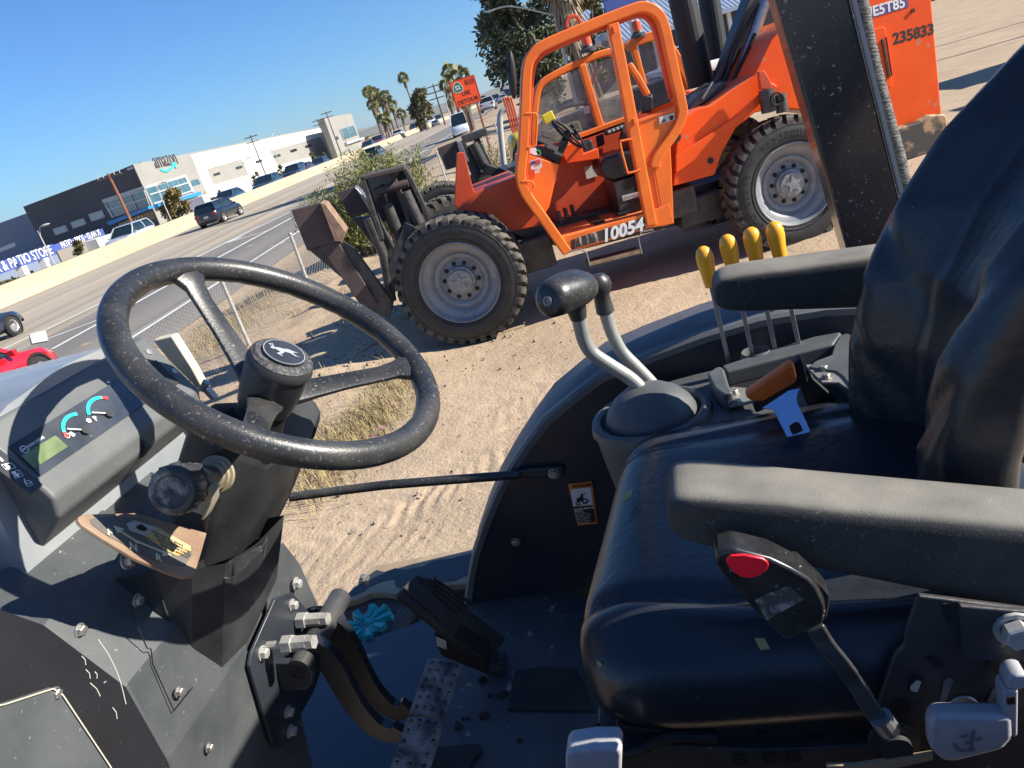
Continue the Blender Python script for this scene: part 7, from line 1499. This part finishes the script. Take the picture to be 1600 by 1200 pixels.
plate('bracket_slot', Tr(.5755, ZB((1018, 800), (1050, 770), (1072, 775), (1055, 826), (1020, 820))), RV * .0008, cream, rb)  # cream patch paints the sunlight showing in the slot
for a, rr in (((970, 902), .008), ((1445, 690), .008)): m = MB(); m.lathe([(rr, 0), (rr, .001), (0, .001)], tr_(*ZB(a)[0], .5765), -RV, 14); part(m, 'bracket_hole', black, rb)
m = MB(); m.lathe([(.013, 0), (.012, .002), (.004, .002), (.004, .001), (0, .001)], tr_(*ZB((1280, 898))[0], .5765), -RV, 20); part(m, 'rivet', zinc, rb)
m = MB(); m.prism(Tr(.570, ZB((1260, 400), (1600, 430), (1600, 675), (1310, 675), (1280, 640))), RV * .006); bpl = part(m, 'pivot_plate', pan_m, rb, bevel=.002)
boltat(tr_(*ZB((1528, 508))[0], .569), -RV, .012, .014, rb, boltm)
plate('tan_floor_edge', Tr(.56, ZB((605, 1192), (760, 1188), (1000, 1150), (1130, 1130), (1130, 1160), (1000, 1190), (620, 1260))), RV * .004, mat('tan_worn_metal', (.4, .31, .2), .6))
# buckle
gloss_black = mat('glossy_black_plastic', (.012, .012, .013), .28, col2=(.03, .03, .028), scale=40, speck=((.22, .21, .18), .33, 120))
bu = plate('belt_buckle', Tr(.552, ZB((58, 190), (60, 150), (75, 138), (150, 120), (330, 165), (430, 215), (520, 265), (560, 310), (600, 390), (605, 440), (590, 490), (545, 515), (405, 570), (370, 545), (290, 470), (200, 372), (160, 330), (90, 248))), RV * .030, gloss_black, None, .009, seg=4)
plate('buckle_shell', Tr(.562, ZB((440, 200), (480, 205), (590, 310), (622, 350), (620, 400), (604, 480), (590, 440), (560, 330), (500, 260))), RV * .022, gloss_black, bu, .004)
plate('release_button', Tr(.5505, ZB((108, 185), (112, 165), (130, 150), (200, 148), (290, 166), (318, 185), (322, 205), (310, 228), (285, 248), (250, 262), (215, 266), (180, 258), (150, 240), (125, 212))), RV * .006, red_button, bu, .0015)
plate('buckle_label', Tr(.5513, ZB((250, 370), (420, 300), (490, 370), (310, 470))), RV * .001, mat('buckle_print', (.05, .05, .05), .5, col2=(.22, .21, .2), scale=60, contrast=(.5, .6)), bu)
m = MB(); m.bar(smooth_path(Tr(.563, ZB((545, 500), (600, 590), (680, 690), (760, 800), (820, 900), (890, 1000))), 4), .006, .0165, FV); stl = part(m, 'buckle_stalk', mat('clear_grey_sleeve', (.025, .025, .025), .35, col2=(.07, .07, .07), scale=30), bevel=.003)
m = MB(); m.tube(Tr(.561, ZB((870, 950), (915, 1010))), .0105, 14); part(m, 'ferrule', steel, stl)
m = MB(); m.lathe([(.022, -.002), (.022, .004), (.014, .004), (.014, .012), (0, .012)], tr_(*ZB((935, 1065))[0], .574), -RV, 26); part(m, 'stalk_anchor', dark_steel, stl)
# backrest
FBZ = [(-.62, -.150), (-.54, -.150), (-.45, -.160), (-.36, -.188), (-.28, -.232), (-.20, -.298), (-.13, -.385), (-.05, -.50), (.05, -.60), (.12, -.66)]  # last rows carry the backrest higher, added for its shadow on the lower panel
def fb(z): return np.interp(z, [a for a, b in FBZ], [b for a, b in FBZ])
def back(u, v):
    # u round the section, v up
    z = -.62 + .73 * v; a = 2 * PI * u; c, s_ = math.cos(a), math.sin(a); e = 2 / 3.6; sh = (1 - max(0, (v - .88) / .12) ** 3 * .75) * (1 - max(0, (.10 - v) / .10) ** 3 * .6)
    wr = .190 * (1 - .12 * max(0, v - .72) / .28); y = math.copysign(abs(s_) ** e, s_) * sh; x = math.copysign(abs(c) ** e, c) * sh
    r = .893 + wr * y; ff = fb(z); mid_ = abs(y); f = ff - .055 + .055 * x
    if c > 0:
        f -= (.085 * (1 - sstep(.42, .80, np.array([mid_]))[0])) * abs(x)
        w = abs(y)
        f -= abs(x) * (.011 * gz(v - .55 * w, -.16, .022) + .009 * gz(v - .75 * w, -.38, .020) + .011 * gz(v - .4 * w, .12, .03)) * gz(w, .70, .20)
    return tv(f, r, z + .012 * x)
bkp = grid_part('seat_back', vinyl, back, 110, 90, close_u=True, ang=180)
def close_caps(): pass
# armrests
def armrest(name, st, r0, w, lab):
    m = MB(); rings = []
    for k, (u, vt, vb, s_) in enumerate(st):
        a, b = tr_(u, vt, r0), tr_(u, vb, r0); c = (a + b) / 2; h = (a - b) / 2 * s_; hh = h.length; ud = h.normalized(); W = w / 2 * (.55 + .45 * s_)
        ctr = c + RV * (w / 2); rings.append([ctr + RV * (W * math.copysign(abs(math.cos(t)) ** .34, math.cos(t))) + ud * (hh * math.copysign(abs(math.sin(t)) ** .34, math.sin(t))) for t in [2 * PI * (j + .5) / 44 for j in range(44)]])
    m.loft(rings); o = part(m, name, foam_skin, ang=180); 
    if lab: o['label'] = lab
    return o
def st_line(xs_, f1, f2, ss): return [(x, f1(x), f2(x), s_) for x, s_ in zip(xs_, ss)]
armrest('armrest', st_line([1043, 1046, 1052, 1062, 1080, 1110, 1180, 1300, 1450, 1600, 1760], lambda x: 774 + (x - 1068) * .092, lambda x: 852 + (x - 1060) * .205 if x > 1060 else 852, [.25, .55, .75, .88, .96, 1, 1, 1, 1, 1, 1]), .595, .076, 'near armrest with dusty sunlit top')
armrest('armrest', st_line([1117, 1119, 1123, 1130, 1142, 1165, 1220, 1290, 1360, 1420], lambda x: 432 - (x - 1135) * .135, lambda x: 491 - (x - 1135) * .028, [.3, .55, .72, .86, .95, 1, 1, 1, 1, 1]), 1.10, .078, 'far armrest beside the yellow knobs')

# ---- roll bar post and hose
rp = mat('roll_bar_paint', (.018, .019, .024), .25, col2=(.03, .031, .036), scale=8, bump=.15, bscale=300, bdist=.0006, speck=((.35, .34, .32), .345, 150), speck2=((.22, .2, .17), .33, 40), coat=.3)
def rline(u0, v0, k, v): return (u0 + k * (v - v0), v)
RL = lambda v: (1211 + .287 * v, v); RR = lambda v: (1330 + .247 * v, v)
post = plate('roll_bar_post', Tr(1.41, [RL(-1500), RR(-1500), RR(0), RR(620), RL(620), RL(0)]), RV * .085, rp, None, .007, seg=4)
q = MB(); q.bar(Tr(1.407, [(1334 + .247 * -300, -300), (1334, 0), (1334 + .247 * 320, 320)]), .006, .010, RV); part(q, 'edge_strip', mat('grey_edge_trim', (.28, .30, .30), .5), post)
hose_m = mat('braided_sleeve', (.05, .05, .05), .6, col2=(.24, .23, .21), scale=90, detail=1, stretch=(1, 1, 3.5), contrast=(.45, .6), bump=.8, bscale=500, bdist=.001)
m = MB(); hp = smooth_path(P_([(u_, v_, 1.43) for u_, v_ in ((1322, -120), (1337, -30), (1347, 20), (1356, 70), (1372, 135), (1388, 195), (1402, 245), (1412, 290), (1418, 330), (1425, 400))]), 5); m.tube(hp, .0126, 14); hs = part(m, 'braided_hose', hose_m)
m = MB(); fr = m.frames(hp); L_ = 0; P2 = [[], [], [], []]
for i, (p, N, B) in enumerate(fr):
    pass
m = MB()
for ph in range(6):
    for sgn_ in (1, -1):
        pts = []; n = 260
        for k in range(n):
            t = k / (n - 1) * (len(fr) - 1.001); i = int(t); a_ = t - i; p = fr[i][0].lerp(fr[i + 1][0], a_); N, B = fr[i][1], fr[i][2]; an_ = sgn_ * k * .42 + ph * PI / 3; pts.append(p + (N * math.cos(an_) + B * math.sin(an_)) * .0124)
        m.tube(pts, .0008, 3)
part(m, 'braid_strand', mat('pale_braid', (.13, .125, .115), .7), hs, flip=False, kind='stuff')
m = MB(); m.tube(smooth_path(P_([(1405, 305, 1.41), (1412, 312, 1.40), (1418, 300, 1.41)]), 4), .0022, 6); part(m, 'cable_tie', white, hs)
